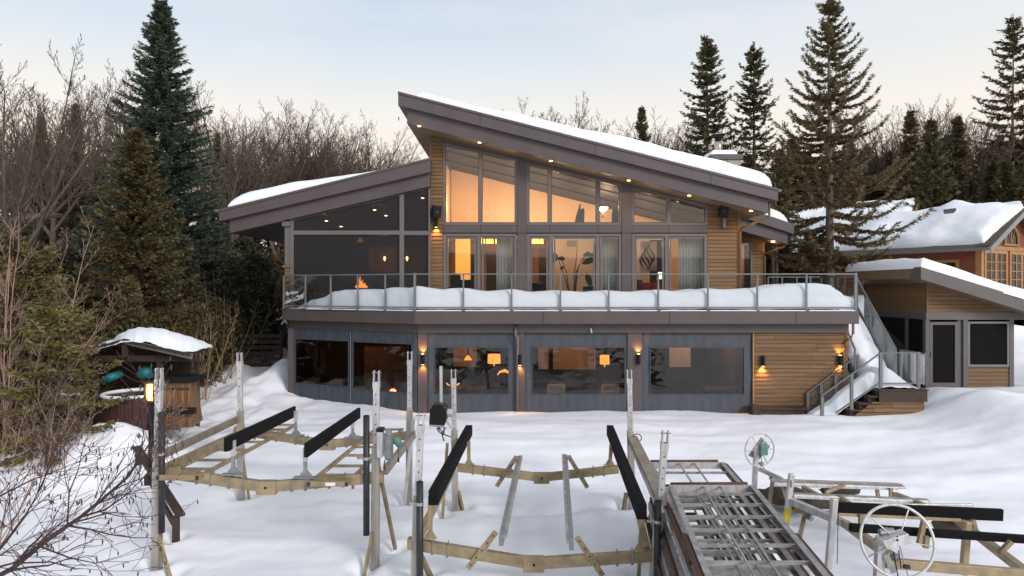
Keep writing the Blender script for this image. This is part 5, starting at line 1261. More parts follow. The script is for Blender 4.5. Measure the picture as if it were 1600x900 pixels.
for p0, p1, Y0, Y1_ in (((1207, 752), (1203, 782), 12.0, 11.9), ((1258, 803), (1250, 838), 9.9, 9.6), ((1222, 756), (1226, 770), 11.7, 11.7)): leg(LC, p0, p1, Y0, Y1_, .055)
D((1222, 757), (1232, 772), 11.8, 11.2, .05, .05); D((1320, 757), (1290, 770), 11.3, 11.2, .05, .05)
MB().tube([P(1260, 806, 9.8), P(1268, 811, 9.7)], .035, 12).build('roller', 'galv', LC); MB().tube([P(1204, 746, 11.9), P(1208, 753, 11.9)], .03, 12).build('roller', 'rubber', LC)
MB().tube([P(1310, 786, 8.9), P(1308, 880, 8.9)], .005, 5).build('cable', 'black_metal', LC)

# rocks and logs showing through the snow
def rock(px, py, Y, s, lab, m='rock', name='rock', cat='rock'):
    c = P(px, py, Y); b = MB(); v = []; n, k = 14, 9
    for i in range(k + 1):
        for j in range(n):
            a, e = 2 * math.pi * j / n, math.pi * i / k
            d = Vector((math.cos(a) * math.sin(e), math.sin(a) * math.sin(e), math.cos(e))); f = 1 + .28 * noise.noise(d * 1.7 + Vector((px, 0, 0)))
            v.append(c + Vector((d.x * s[0] * f, d.y * s[1] * f, d.z * s[2] * f)))
    b.v = [tuple(q) for q in v]; b.f = [(i * n + j, i * n + (j + 1) % n, (i + 1) * n + (j + 1) % n, (i + 1) * n + j) for i in range(k) for j in range(n)]
    tag(b.build(name, m, smooth=True), lab, cat)
rock(1225, 775, 12.2, (.42, .3, .16), 'dark rock under the left end of the grey walkway board')
rock(1278, 784, 11.6, (.40, .25, .10), 'low dark rock between the two grey boards'); rock(1250, 790, 11.0, (.16, .2, .10), 'small dark rock poking out beside the white post')
rock(1310, 766, 12.3, (.35, .2, .08), 'flat dark rock just below the far grey board'); rock(1492, 822, 9.6, (.28, .2, .11), 'mottled grey rock behind the black bunks at the right')
t = thing('log', 'weathered snow dusted log lying behind the stacked dock sections', 'log', (PX(1225, 12), 12.4, -.1))
MB().tube([P(1185, 772, 12.3), P(1230, 778, 12.3), P(1262, 784, 12.2)], [.10, .12, .10], 12).build('trunk', 'rock', t, smooth=True)

# ------------------------------------------------------------------ left: steps railing, lantern, tub shelter
t = thing('step_railing', 'dark brown timber railing sloping down through the snow behind the left lift', 'railing', (PX(250, 11.4), 11.4, -.2))
Yr = 11.3
MB().beam(P(213, 698, Yr + .5), P(283, 806, Yr - .5), .14, .05).build('hand_rail', 'dark_wood', t, bevel=.008)
MB().beam(P(230, 742, Yr + .4), P(274, 822, Yr - .4), .05, .11).build('lower_rail', 'dark_wood', t, bevel=.006)
for px, p0, p1, Y in ((217, 700, 726, Yr + .45), (231, 742, 758, Yr + .3), (275, 806, 850, Yr - .45)):
    a, b = P(px, p0, Y), P(px, p1, Y); MB().beam(a, b, .09, .09, up=(0, 1, 0)).build('post', 'dark_wood', t, bevel=.006); HOLES.append((b.x, b.y))
Yl = 11.5; t = thing('lantern', 'lit square lantern on a dark post just left of the tall lift post', 'lantern', P(237, 740, Yl))
MB().beam(P(237, 745, Yl), P(237, 626, Yl), .075, .075, up=(0, 1, 0)).build('post', 'black_metal', t)
lx0, lx1 = PX(230, Yl), PX(243.5, Yl); lz0, lz1 = PZ(626, Yl), PZ(599, Yl)
k = MB(); 
for x in (lx0, lx1):
    for y in (Yl - .07, Yl + .07): k.box(x - .01, x + .01, y - .01, y + .01, lz0, lz1)
k.box(lx0 - .015, lx1 + .015, Yl - .085, Yl + .085, lz1, lz1 + .03); k.box(lx0 - .01, lx1 + .01, Yl - .08, Yl + .08, lz0 - .02, lz0); k.build('frame', 'dark_wood', t)
MB().box(lx0 + .012, lx1 - .012, Yl - .055, Yl + .055, lz0 + .01, lz1 - .01).build('glass', 'glow_lantern', t)
cq = Vector(((lx0 + lx1) / 2, Yl - .058, (lz0 + lz1) / 2)); MB().tube([cq + Vector((0, 0, -.07)), cq, cq + Vector((0, 0, .07))], [.012, .024, .008], 8).build('candle_flame', 'glow_core', t, smooth=True)
point_light('bulb_light', cq + Vector((0, -.15, 0)), 2.5, (1, .5, .15), .05, parent=t)
# shelter with snow roof over a slatted tub
gb = thing('tub_shelter', 'small dark open shelter with low gabled plank roof left of the house', 'shelter', (PX(230, 17), 17, .3))
Yg0, Yg1 = 15.6, 18.4
pk = P(192, 530, 16); 
# gable roof with ridge running back to front right
eL, eR = P(122, 551, 16.2), P(330, 546, 16.6); rdg = P(205, 530, 15.6)
def rp3(a, b, c_, d_, th=.06): return MB().poly3([a, b, c_, d_], (0, 0, -th))
rA, rB = P(195, 531, 15.6), P(215, 519, 18.6)
for i in range(9):      # planks of the right slope
    u0, u1 = i / 9, (i + .94) / 9
    a0, a1 = rA.lerp(P(298, 553, 15.4), u0), rA.lerp(P(298, 553, 15.4), u1); b0, b1 = rB.lerp(P(331, 540, 18.6), u0), rB.lerp(P(331, 540, 18.6), u1)
    rp3(a0, a1, b1, b0).build('roof_plank', 'dark_wood', gb)
for i in range(7):
    u0, u1 = i / 7, (i + .94) / 7
    a0, a1 = rA.lerp(P(120, 552, 16), u0), rA.lerp(P(120, 552, 16), u1); b0, b1 = rB.lerp(P(135, 536, 18.6), u0), rB.lerp(P(135, 536, 18.6), u1)
    rp3(a0, a1, b1, b0).build('roof_plank', 'dark_wood', gb)
MB().beam(P(130, 560, 16), P(308, 560, 15.8), .08, .14).build('tie_beam', 'dark_wood', gb)
MB().beam(P(195, 535, 15.7), P(195, 558, 15.7), .09, .09, up=(0, 1, 0)).build('king_post', 'dark_wood', gb)
MB().beam(P(195, 533, 15.66), P(300, 557, 15.5), .05, .12).build('barge_board', 'galv', gb); MB().beam(P(195, 533, 15.66), P(122, 555, 16.), .05, .12).build('barge_board', 'dark_wood', gb)
for px, Y in ((150, 16.2), (250, 15.9), (308, 18.2), (170, 18.3)): MB().beam(P(px, 556, Y), P(px, 700, Y), .1, .1, up=(0, 1, 0)).build('post', 'dark_wood', gb)
MB().box(PX(140, 18.4), PX(300, 18.4), 18.3, 18.4, .2, 2.0).build('back_wall', 'dark_wood', gb)
# snow on the shelter roof
def shelter_snow():
    prof = [(118, 556), (126, 552), (135, 545), (150, 541), (163, 536), (178, 531), (186, 523), (200, 516), (214, 513), (238, 512.5), (258, 515), (275, 521), (300, 528), (318, 535), (331, 541)]
    low = [(118, 556), (130, 553), (150, 547), (165, 541), (178, 538), (190, 534), (205, 533), (222, 534), (225, 533), (228, 532), (240, 536), (262, 545), (280, 548), (300, 549), (318, 543), (331, 541)]
    def ip(t, x):
        for a, b in zip(t[:-1], t[1:]):
            if a[0] <= x <= b[0]: return a[1] + (b[1] - a[1]) * (x - a[0]) / (b[0] - a[0])
        return t[-1][1]
    b = MB(); v = []; n, m = 80, 12
    for i in range(n + 1):
        px = 118 + 213 * i / n
        z0, z1 = PZ(ip(low, px) + .8, 15.6), PZ(ip(prof, px), 16.8)
        for j in range(m + 1):
            u = j / m; y = 15.55 + u * 2.9; X_ = PX(px, 16) 
            X_ = PX(px, y); zz = z0 + (z1 - z0) * (math.sin(min(1, u / .3) * math.pi / 2)) ** .7 - .25 * max(0, u - .5) 
            v.append((X_ + .03 * fbm(px * .1, u * 3, 1), y + .05 * fbm(px * .15, u, 6), zz + .03 * fbm(px * .08, u * 4, 2)))
    b.v = v; b.f = [(i * (m + 1) + j, (i + 1) * (m + 1) + j, (i + 1) * (m + 1) + j + 1, i * (m + 1) + j + 1) for i in range(n) for j in range(m)]
    tag(b.build('shelter_snow', 'snow_roof', smooth=True), 'rounded snow heap on the roof of the small dark shelter', 'snow')
shelter_snow()
# slatted tub with slanting sides
tb = thing('slatted_tub', 'brown slatted wooden tub with slanting side boards under the shelter', 'hot tub', (PX(285, 15.5), 15.5, .2))
Yt = 15.2
n = 9
for i in range(n):
    x0a, x1a = 256 + i * 4.6, 256 + (i + 1) * 4.6 - .5; x0b, x1b = 252 + i * 5.4, 252 + (i + 1) * 5.4 - .5
    z0 = 672 if i < 5 else 668
    MB().poly3([P(x0b, z0, Yt), P(x1b, z0, Yt), P(x1a, 598, Yt), P(x0a, 598, Yt)], (0, .04, 0)).build('slat', 'slat_wood', tb)
for i in range(4):
    f0, f1 = i / 4, (i + .92) / 4
    a0, a1 = P(297.5, 598, Yt).lerp(P(308, 596, Yt + .8), f0), P(297.5, 598, Yt).lerp(P(308, 596, Yt + .8), f1)
    b0, b1 = P(301, 668, Yt).lerp(P(317, 656, Yt + .8), f0), P(301, 668, Yt).lerp(P(317, 656, Yt + .8), f1)
    MB().poly3([b0, b1, a1, a0], (-.04, .02, 0)).build('slat', 'slat_wood', tb)
MB().box(PX(250, Yt), PX(307, Yt), Yt - .12, Yt + .5, PZ(596, Yt), PZ(589, Yt)).build('rim_shelf', 'black_metal', tb)
MB().box(PX(246, Yt), PX(308, Yt), Yt - .14, Yt - .02, PZ(645, Yt), PZ(636, Yt)).build('step_board', 'black_metal', tb); MB().box(PX(246, Yt), PX(258, Yt), Yt - .10, Yt - .02, PZ(674, Yt), PZ(645, Yt)).build('step_side', 'black_metal', tb)
MB().box(PX(256, Yt), PX(296, Yt), Yt - .025, Yt - .003, PZ(609, Yt), PZ(606, Yt)).build('hoop', 'dark_wood', tb)
rd = thing('red_tub', 'dark red boarded hot tub with snow on its rim, left of the lantern', 'hot tub', (PX(215, 14.6), 14.9, .2))
for i in range(14):
    a = -1.35 + 2.7 * i / 13; r = .72; cx_, cy_ = PX(212, 15.4), 15.4
    p = Vector((cx_ + r * math.sin(a), cy_ - r * math.cos(a), 0)); tdir = Vector((math.cos(a), math.sin(a), 0)); nn_ = Vector((math.sin(a), -math.cos(a), 0))
    MB().poly3([p - tdir * .068 + Vector((0, 0, .2)), p + tdir * .068 + Vector((0, 0, .2)), p + tdir * .068 + Vector((0, 0, PZ(624, 14.7))), p - tdir * .068 + Vector((0, 0, PZ(624, 14.7)))], -nn_ * .04).build('stave', 'red_wood', rd)
MB().tube([(cx_, cy_, PZ(640, 14.7)), (cx_, cy_, PZ(624, 14.7) - .02)], .69, 28).build('tub_lid', 'black_metal', rd)
o = MB().ring((cx_, cy_, PZ(623, 14.7)), (0, 0, 1), .66, .045, 36, 8).build('rim_snow', 'snow_roof', rd, smooth=True)
rc = MB().tube([P(228, 600, 15.6), P(232, 640, 15.6), P(233, 668, 15.6)], .03, 8)
rc = thing('rolled_cover', 'teal rolled cover and round teal lid under the shelter behind the branches', 'cover', P(192, 590, 16.3))
MB().tube([P(156, 598, 16.1), P(172, 590, 16.1), P(190, 583, 16.3)], [.05, .11, .08], 12).build('cover_roll', 'teal', rc, smooth=True)
MB().tube([P(226, 589, 16.2), P(227, 576, 16.2), P(225, 572, 16.2)], [.2, .15, .04], 16).build('round_lid', 'teal', rc, smooth=True)
# dark slatted fence between shelter and house
fn = thing('slat_fence', 'dark horizontal slat fence beside the left corner of the house', 'fence', (-8.4, 26, 1))
for i in range(9): MB().box(PX(375, 26), PX(441, 26), 26, 26.04, PZ(600 - i * 9, 26), PZ(594 - i * 9, 26)).build('slat', 'dark_wood', fn)
for px in (378, 408, 438): MB().box(PX(px, 26) - .05, PX(px, 26) + .05, 26.04, 26.14, PZ(605, 26), PZ(518, 26)).build('post', 'dark_wood', fn)

# neighbouring roofs at the picture's left edge
t = thing('neighbour_roof', 'snowy roof edge just inside the left edge of the picture', 'roof', P(-10, 345, 32))
MB().poly3([P(-60, 345, 32), P(11, 346, 32), P(11, 352, 32), P(-60, 352, 32)], (0, 4, .8)).build('roof', 'fascia', t)
snow_slab('neighbour_snow', [P(-60, 345, 32), P(10, 345, 32), P(6, 322, 36), P(-60, 315, 36)], .5, nu=20, nv=10, r=.5, label='snow on the roof edge at the far left of the picture')

# ------------------------------------------------------------------ red brown cabin with gables, right
def cabin(name, lab, corner, dirL, lenL, halfG, zb, ze, zr, detail=True, snow=.5, slab=''):
    """corner = near corner (x,y); dirL = unit vector along the left wall; gable wall is perpendicular"""
    t = thing(name, lab, 'cabin', (corner[0], corner[1], zb))
    c = Vector((*corner, 0)); dl = Vector((*dirL, 0)).normalized(); dg = Vector((dl.y, -dl.x, 0))
    if dg.x < 0: dg = -dg
    up = Vector((0, 0, 1)); G = 2 * halfG
    # walls
    MB().poly3([c + up * zb, c + dl * lenL + up * zb, c + dl * lenL + up * ze, c + up * ze], dg * .1).build('wall', 'siding_back', t)
    MB().poly3([c + up * zb, c + dg * G + up * zb, c + dg * G + up * ze, c + dg * halfG + up * (zr), c + up * ze], dl * .1).build('wall', 'siding_back', t)
    far = c + dg * G
    MB().poly3([far + up * zb, far + dl * lenL + up * zb, far + dl * lenL + up * ze, far + up * ze], -dg * .1).build('wall', 'siding_back', t)
    # boards
    z = zb if not detail else ze - 2.7
    while z < ze:
        MB().poly3([c + up * z - dg * .025, c + dl * lenL + up * z - dg * .025, c + dl * lenL + up * (z + .135) - dg * .01, c + up * (z + .135) - dg * .01], dg * .02).build('siding_board', 'siding_red', t); z += .14
    z = zb if not detail else ze - 2.7
    while z < zr - .1:
        f = 0 if z + .14 < ze else (z + .14 - ze) / (zr - ze) * halfG
        a, b = c + dg * f, c + dg * (G - f)
        MB().poly3([a + up * z - dl * .025, b + up * z - dl * .025, b + up * (z + .135) - dl * .01, a + up * (z + .135) - dl * .01], dl * .02).build('siding_board', 'siding_red', t); z += .14
    # roof slopes with overhang
    oh = .45; og = .55; sl = (zr - ze) / halfG
    e0 = c - dg * oh - dl * og + up * (ze - oh * sl); e1 = c - dg * oh + dl * (lenL + .4) + up * (ze - oh * sl)
    r0_ = c + dg * halfG - dl * og + up * zr; r1_ = c + dg * halfG + dl * (lenL + .4) + up * zr
    f0 = far + dg * oh - dl * og + up * (ze - oh * sl); f1 = far + dg * oh + dl * (lenL + .4) + up * (ze - oh * sl)
    MB().poly3([e0, e1, r1_, r0_], (0, 0, .12)).build('roof', 'shingle', t); MB().poly3([r0_, r1_, f1, f0], (0, 0, .12)).build('roof', 'shingle', t)
    MB().beam(e0 + up * .04 - dg * .04, e1 + up * .04 - dg * .04, .05, .14).build('gutter', 'galv', t)
    for a, b in ((e0, r0_), (r0_, f0)): MB().beam(a - dl * .03 + up * -.02, b - dl * .03 + up * -.02, .05, .22).build('barge_board', 'trim_wood' if not detail else 'galv', t)
    if detail:
        MB().poly3([e0 + dl * .5, e0 + dl * .5 + dg * oh, e1 + dg * oh, e1], (0, 0, .02)).build('eave_board', 'trim_wood', t)
        # shingle courses along the visible verge
        for k in range(16):
            a = e0.lerp(r0_, k / 16) + up * .125; b = e0.lerp(r0_, (k + 1) / 16) + up * .135
            MB().poly3([a, a + dl * .55, b + dl * .55 - up * .01, b - up * .01], (0, 0, .025)).build('shingle_course', 'shingle', t)
        MB().poly3([c - dg * .06 - dl * .06 + up * zb, c + dg * .14 - dl * .06 + up * zb, c + dg * .14 - dl * .06 + up * ze, c - dg * .06 - dl * .06 + up * ze], dl * .25).build('corner_board', 'trim_wood', t)
        # long window of the left wall
        def wall_win(o, d, nrm, u0, u1, z0, z1, nb, cols=2, rows=2, arch=False):
            w = MB(); fr_ = .14
            for q in ((u0 - fr_, u1 + fr_, z1, z1 + fr_), (u0 - fr_, u1 + fr_, z0 - fr_, z0), (u0 - fr_, u0, z0, z1), (u1, u1 + fr_, z0, z1)): w.poly3([o + d * q[0] + up * q[2] + nrm * .07, o + d * q[1] + up * q[2] + nrm * .07, o + d * q[1] + up * q[3] + nrm * .07, o + d * q[0] + up * q[3] + nrm * .07], -nrm * .06)
            wi = w.build('window', 'trim_wood', t)
            for k in range(nb):
                a0 = u0 + (u1 - u0) * k / nb; a1 = u0 + (u1 - u0) * (k + 1) / nb
                MB().poly3([o + d * (a0 + .05) + up * z0 + nrm * .03, o + d * (a1 - .05) + up * z0 + nrm * .03, o + d * (a1 - .05) + up * z1 + nrm * .03, o + d * (a0 + .05) + up * z1 + nrm * .03], -nrm * .01).build('pane', 'glass_dark', wi)
                s = MB()
                if k: s.beam(o + d * a0 + up * z0 + nrm * .05, o + d * a0 + up * z1 + nrm * .05, .10, .04)
                for i in range(1, cols): uu = a0 + (a1 - a0) * i / cols; s.beam(o + d * uu + up * z0 + nrm * .045, o + d * uu + up * z1 + nrm * .045, .035, .03)
                for j in range(1, rows): zz = z0 + (z1 - z0) * j / rows; s.beam(o + d * (a0 + .05) + up * zz + nrm * .045, o + d * (a1 - .05) + up * zz + nrm * .045, .03, .035)
                s.build('muntin', 'trim_wood', wi)
        wall_win(c, dl, -dg, 1.0, 3.6, ze - 1.6, ze - .75, 3)
        wall_win(c, dg, -dl, .35, 2.2, ze - 1.9, ze - .35, 2, 2, 4); wall_win(c, dg, -dl, 2.7, 4.8, ze - 1.9, ze - .35, 2, 2, 4)
        MB().poly3([c + dg * .2 - dl * .09 + up * (ze - .2), c + dg * (G - .2) - dl * .09 + up * (ze - .2), c + dg * (G - .2) - dl * .09 + up * (ze - .02), c + dg * .2 - dl * .09 + up * (ze - .02)], dl * .07).build('lintel', 'trim_wood', t)
        # arched window in the gable
        ac = c + dg * halfG * .93 + up * (ze + .12); ro, ri = .68, .58; w = MB(); n = 18; out = []; inn = []
        for i in range(n + 1):
            a = math.pi * i / n; out.append(ac + dg * ro * math.cos(a) + up * (.18 + ro * math.sin(a)) - dl * .1); inn.append(ac + dg * ri * math.cos(a) + up * (.18 + ri * math.sin(a)) - dl * .1)
        for i in range(n): w.poly3([out[i], out[i + 1], inn[i + 1], inn[i]], dl * .08)
        w.poly3([out[0], inn[0], inn[0] - up * .18, out[0] - up * .18], dl * .08); w.poly3([out[-1], inn[-1], inn[-1] - up * .18, out[-1] - up * .18], dl * .08)
        w.poly3([out[-1] - up * .18 - dg * .08, out[0] - up * .18 + dg * .08, out[0] - up * .26 + dg * .08, out[-1] - up * .26 - dg * .08], dl * .09)
        wi = w.build('arched_window', 'trim_wood', t)
        MB().poly3([p + dl * .05 for p in inn] + [inn[-1] - up * .18 + dl * .05, inn[0] - up * .18 + dl * .05], dl * .01).build('pane', 'glass_dark', wi)
        m2 = MB()
        for a in (55, 90, 125): m2.beam(ac + up * .02 - dl * .06, ac + dg * ri * math.cos(R(a)) + up * (.18 + ri * math.sin(R(a))) - dl * .06, .03, .03)
        m2.build('muntin', 'trim_wood', wi)
    s1 = snow_slab('cabin_snow', [e0 + up * .1 + dg * .25 + dl * .3, r0_ + up * .1 + dl * .1, r1_ + up * .1, e1 + up * .1 + dg * .25], snow, nu=30, nv=44, r=.55, rough=.24, seed=corner[0], label='thick smooth snow on the camera side slope of ' + slab)
    snow_slab('cabin_snow', [r0_ + up * .1 + dl * .1, f0 + up * .1 - dg * .25 + dl * .3, f1 + up * .1 - dg * .25, r1_ + up * .1], snow, nu=20, nv=30, r=.5, rough=.24, seed=corner[0] + 3, label='snow on the far slope of ' + slab)
    return t
cabin('cabin', 'red brown cabin with arched gable window and thick snow on its roof', (20.6, 30.0), (-.52, .85), 13.5, 2.9, 1.6, 5.55, 7.15, snow=.62, slab='the red brown cabin with the arched window')
cabin('cabin', 'small red gable rising behind the snowy roof of the near cabin', (23.0, 40.5), (-.75, .66), 9, 2.0, 2, 7.2, 8.75, detail=False, snow=.55, slab='the small gable behind the near cabin')
cabin('cabin', 'low snowy roofed building seen through the big spruce right of the house', (15.5, 46), (-.8, .6), 9, 2.6, 2, 6.4, 8.7, detail=False, snow=.5, slab='the low building behind the big spruce')
t = MB().poly3([P(1474, 331.5, 31.5), P(1494, 329, 31.5), P(1490, 333, 31.3), P(1476, 334.5, 31.3)], (0, 0, .12)).build('roof_vent', 'rubber'); tag(t, 'dark roof vent poking out of the snow on the near cabin roof', 'vent')
t = MB().poly3([P(1355, 319, 40.5), P(1372, 317, 40.5), P(1369, 320, 40.3), P(1357, 321.5, 40.3)], (0, 0, .12)).build('roof_vent', 'rubber'); tag(t, 'dark roof vent poking out of the snow on the rear cabin roof', 'vent')

make_ground()
# ------------------------------------------------------------------ trees
def npmesh(name, V, Fq, m, quads=True):
    me = bpy.data.meshes.new(name); V = np.asarray(V, dtype=np.float32).reshape(-1, 3); Fq = np.asarray(Fq, dtype=np.int32); k = Fq.shape[1]
    me.vertices.add(len(V)); me.vertices.foreach_set('co', V.ravel()); me.loops.add(Fq.size); me.loops.foreach_set('vertex_index', Fq.ravel())
    me.polygons.add(len(Fq)); me.polygons.foreach_set('loop_start', np.arange(0, Fq.size, k, dtype=np.int32)); me.polygons.foreach_set('loop_total', np.full(len(Fq), k, dtype=np.int32))
    me.update(calc_edges=True); me.materials.append(M[m]); return me
def seg_mesh(segs, n):
    """segs: rows p0(3) p1(3) r0 r1 -> open tubes of n sides"""
    S = np.array(segs, dtype=np.float64); p0, p1, r0, r1 = S[:, :3], S[:, 3:6], S[:, 6], S[:, 7]
    d = p1 - p0; d /= np.linalg.norm(d, axis=1, keepdims=True) + 1e-9
    ref = np.where(np.abs(d[:, 2:3]) < .9, np.array([[0, 0, 1.]]), np.array([[1., 0, 0]])); a = np.cross(d, ref); a /= np.linalg.norm(a, axis=1, keepdims=True) + 1e-9; b = np.cross(a, d)
    V = []
    for (p, r) in ((p0, r0), (p1, r1)):
        for k in range(n):
            t = 2 * math.pi * k / n; V.append(p + (a * math.cos(t) + b * math.sin(t)) * r[:, None])
    V = np.stack(V, axis=1); N_ = len(S); base = (np.arange(N_) * 2 * n)[:, None]
    Fs = [np.concatenate([base + k, base + (k + 1) % n, base + n + (k + 1) % n, base + n + k], axis=1) for k in range(n)]
    return V.reshape(-1, 3), np.concatenate(Fs)
def part_mesh(name, me, parent):
    o = bpy.data.objects.new(name, me); C.objects.link(o); o.parent = parent; return o
def rnd(rs, a, b): return rs.uniform(a, b)
def spray_cards(rs, P0, D, L, Wd):
    """flat kites: base P0, direction D (unit), length L, width Wd"""
    n = len(P0); r = rs.normal(size=(n, 3)); s = np.cross(D, r); s /= np.linalg.norm(s, axis=1, keepdims=True) + 1e-9
    L = L[:, None]; Wd = Wd[:, None]
    V = np.stack([P0, P0 + D * L * .45 + s * Wd * .5, P0 + D * L, P0 + D * L * .45 - s * Wd * .5], axis=1).reshape(-1, 3)
    return V, np.arange(n * 4).reshape(-1, 4)
def conifer(seed, H, Rb, base=.08, m='needle_green', bark='bark', droop=.35, up_tip=.25, dens=1.0, whorl=.34, nbr=8, card=.22, taper=.85, tr=.16, gap=.15, asym=0, cw=.30):
    rs = np.random.RandomState(seed); root = bpy.data.objects.new('spruce_tree', None); C.objects.link(root); ORG[root.name] = Vector((0, 0, 0))
    segs = []; k = 9; ps = [np.array([rs.normal() * .04 * i / k, rs.normal() * .04 * i / k, H * i / k]) for i in range(k + 1)]
    for i in range(k): segs.append([*ps[i], *ps[i + 1], tr * (1 - i / k) + .012, tr * (1 - (i + 1) / k) + .012])
    V, F_ = seg_mesh(segs, 8); part_mesh('trunk', npmesh('trunk', V, F_, bark), root)
    bsegs = []; P0 = []; D = []; L = []
    z = H * base
    while z < H * .985:
        t = (z / H - base) / (1 - base); R_ = Rb * (1 - t) ** taper * (1 - .35 * max(0, .12 - t) / .12) + .04
        nb = int(max(4, nbr * (.5 + .7 * (1 - t)))); a0 = rs.uniform(0, 6.28)
        for b in range(nb):
            if rs.rand() < gap * (1 - t * .5): continue
            a = a0 + 6.283 * b / nb + rs.normal() * .25; l = R_ * rs.uniform(.62, 1.12) * (1 + asym * math.cos(a)); zb = z + rs.uniform(-.15, .15)
            ns = max(3, int(l / .22)); dr = droop * (1 - .6 * t); dirv = np.array([math.cos(a), math.sin(a), 0]); pts = []
            for i in range(ns + 1):
                u = i / ns; zz = zb + l * (.28 * t * u - dr * (u ** 1.3) + up_tip * u ** 3); pts.append(dirv * l * u + np.array([rs.normal() * .02, rs.normal() * .02, zz]))
            for i in range(ns):
                r0 = max(.005, .028 * (l / 2) * (1 - i / ns) + .004); bsegs.append([*pts[i], *pts[i + 1], r0, r0 * .8])
                u = (i + .5) / ns
                if u < .12: continue
                seg = pts[i + 1] - pts[i]; sd = np.array([-math.sin(a), math.cos(a), 0])
                nc = max(1, int(dens * 5 * (.7 + .6 * (1 - u))))
                for c in range(nc):
                    s = 1 if rs.rand() < .5 else -1; pp = pts[i] + seg * rs.rand()
                    dd = seg / (np.linalg.norm(seg) + 1e-9) * rs.uniform(.25, 1.0) + sd * s * rs.uniform(.1, 1) * (1.1 - .5 * u) + np.array([0, 0, rs.uniform(-.75, .15) * (1 - t * .7)])
                    dd /= np.linalg.norm(dd); P0.append(pp); D.append(dd); L.append(card * rs.uniform(.6, 1.5) * (1.15 - .35 * u))
        z += whorl * rs.uniform(.7, 1.3) * (.55 + .6 * (1 - t))
    for i in range(int(30 * dens)):
        zz = H * rs.uniform(.93, 1.01); a = rs.uniform(0, 6.28); d = np.array([math.cos(a) * .28, math.sin(a) * .28, .9]); P0.append(np.array([0, 0, zz - .1])); D.append(d / np.linalg.norm(d)); L.append(card * .6)
    V, F_ = seg_mesh(bsegs, 3); part_mesh('branches', npmesh('branches', V, F_, bark), root)['kind'] = 'stuff'
    P0 = np.array(P0); D = np.array(D); L = np.array(L)
    # split each spray in three narrow blades
    Vs = []; n0 = 0; Fs = []
    for j in range(3):
        Dj = D + rs.normal(size=D.shape) * .22; Dj /= np.linalg.norm(Dj, axis=1, keepdims=True)
        V, F_ = spray_cards(rs, P0 + rs.normal(size=P0.shape) * .03, Dj, L * rs.uniform(.7, 1.1, len(L)), L * cw * rs.uniform(.7, 1.3, len(L))); Vs.append(V); Fs.append(F_ + n0); n0 += len(V)
    part_mesh('crown', npmesh('crown', np.concatenate(Vs), np.concatenate(Fs), m), root)
    return root
def cedar(seed, H, Rb, m='cedar', n=9000, base=.03, lean=0, card=.14, power=.8, lump=.25):
    rs = np.random.RandomState(seed); root = bpy.data.objects.new('cedar_tree', None); C.objects.link(root); ORG[root.name] = Vector((0, 0, 0))
    segs = []
    for i in range(8): segs.append([0, 0, H * i / 8, 0, 0, H * (i + 1) / 8, .11 * (1 - i / 8) + .01, .11 * (1 - (i + 1) / 8) + .01])
    V, F_ = seg_mesh(segs, 7); part_mesh('trunk', npmesh('trunk', V, F_, 'bark'), root)
    # sprays gather in upright fans on branch tips
    nb = int(n / 26); P0 = []; D = []; L = []; bs = []
    for b in range(nb):
        t = rs.rand() ** 1.25 * .97 + base; a = rs.uniform(0, 6.283); rr = Rb * (1 - t) ** power * (1 + lump * math.sin(a * 3 + t * 14 + seed)) * rs.uniform(.55, 1.05) + .04
        tip = np.array([math.cos(a) * rr, math.sin(a) * rr, t * H]); org = np.array([0, 0, max(0, t * H - rr * .75)])
        bs.append([*org, *tip, .012, .005]); out = (tip - org) / (np.linalg.norm(tip - org) + 1e-9)
        for c in range(26):
            u = rs.uniform(.45, 1.05); pp = org + (tip - org) * u + rs.normal(size=3) * .07; dd = out * rs.uniform(.2, 1) + np.array([0, 0, rs.uniform(-.3, .8)]) + rs.normal(size=3) * .45; dd /= np.linalg.norm(dd)
            P0.append(pp); D.append(dd); L.append(card * rs.uniform(.5, 1.4))
    V, F_ = seg_mesh(bs, 3); part_mesh('branches', npmesh('branches', V, F_, 'bark'), root)['kind'] = 'stuff'
    V, F_ = spray_cards(rs, np.array(P0), np.array(D), np.array(L), np.array(L) * .42); part_mesh('crown', npmesh('crown', V, F_, m), root)
    return root
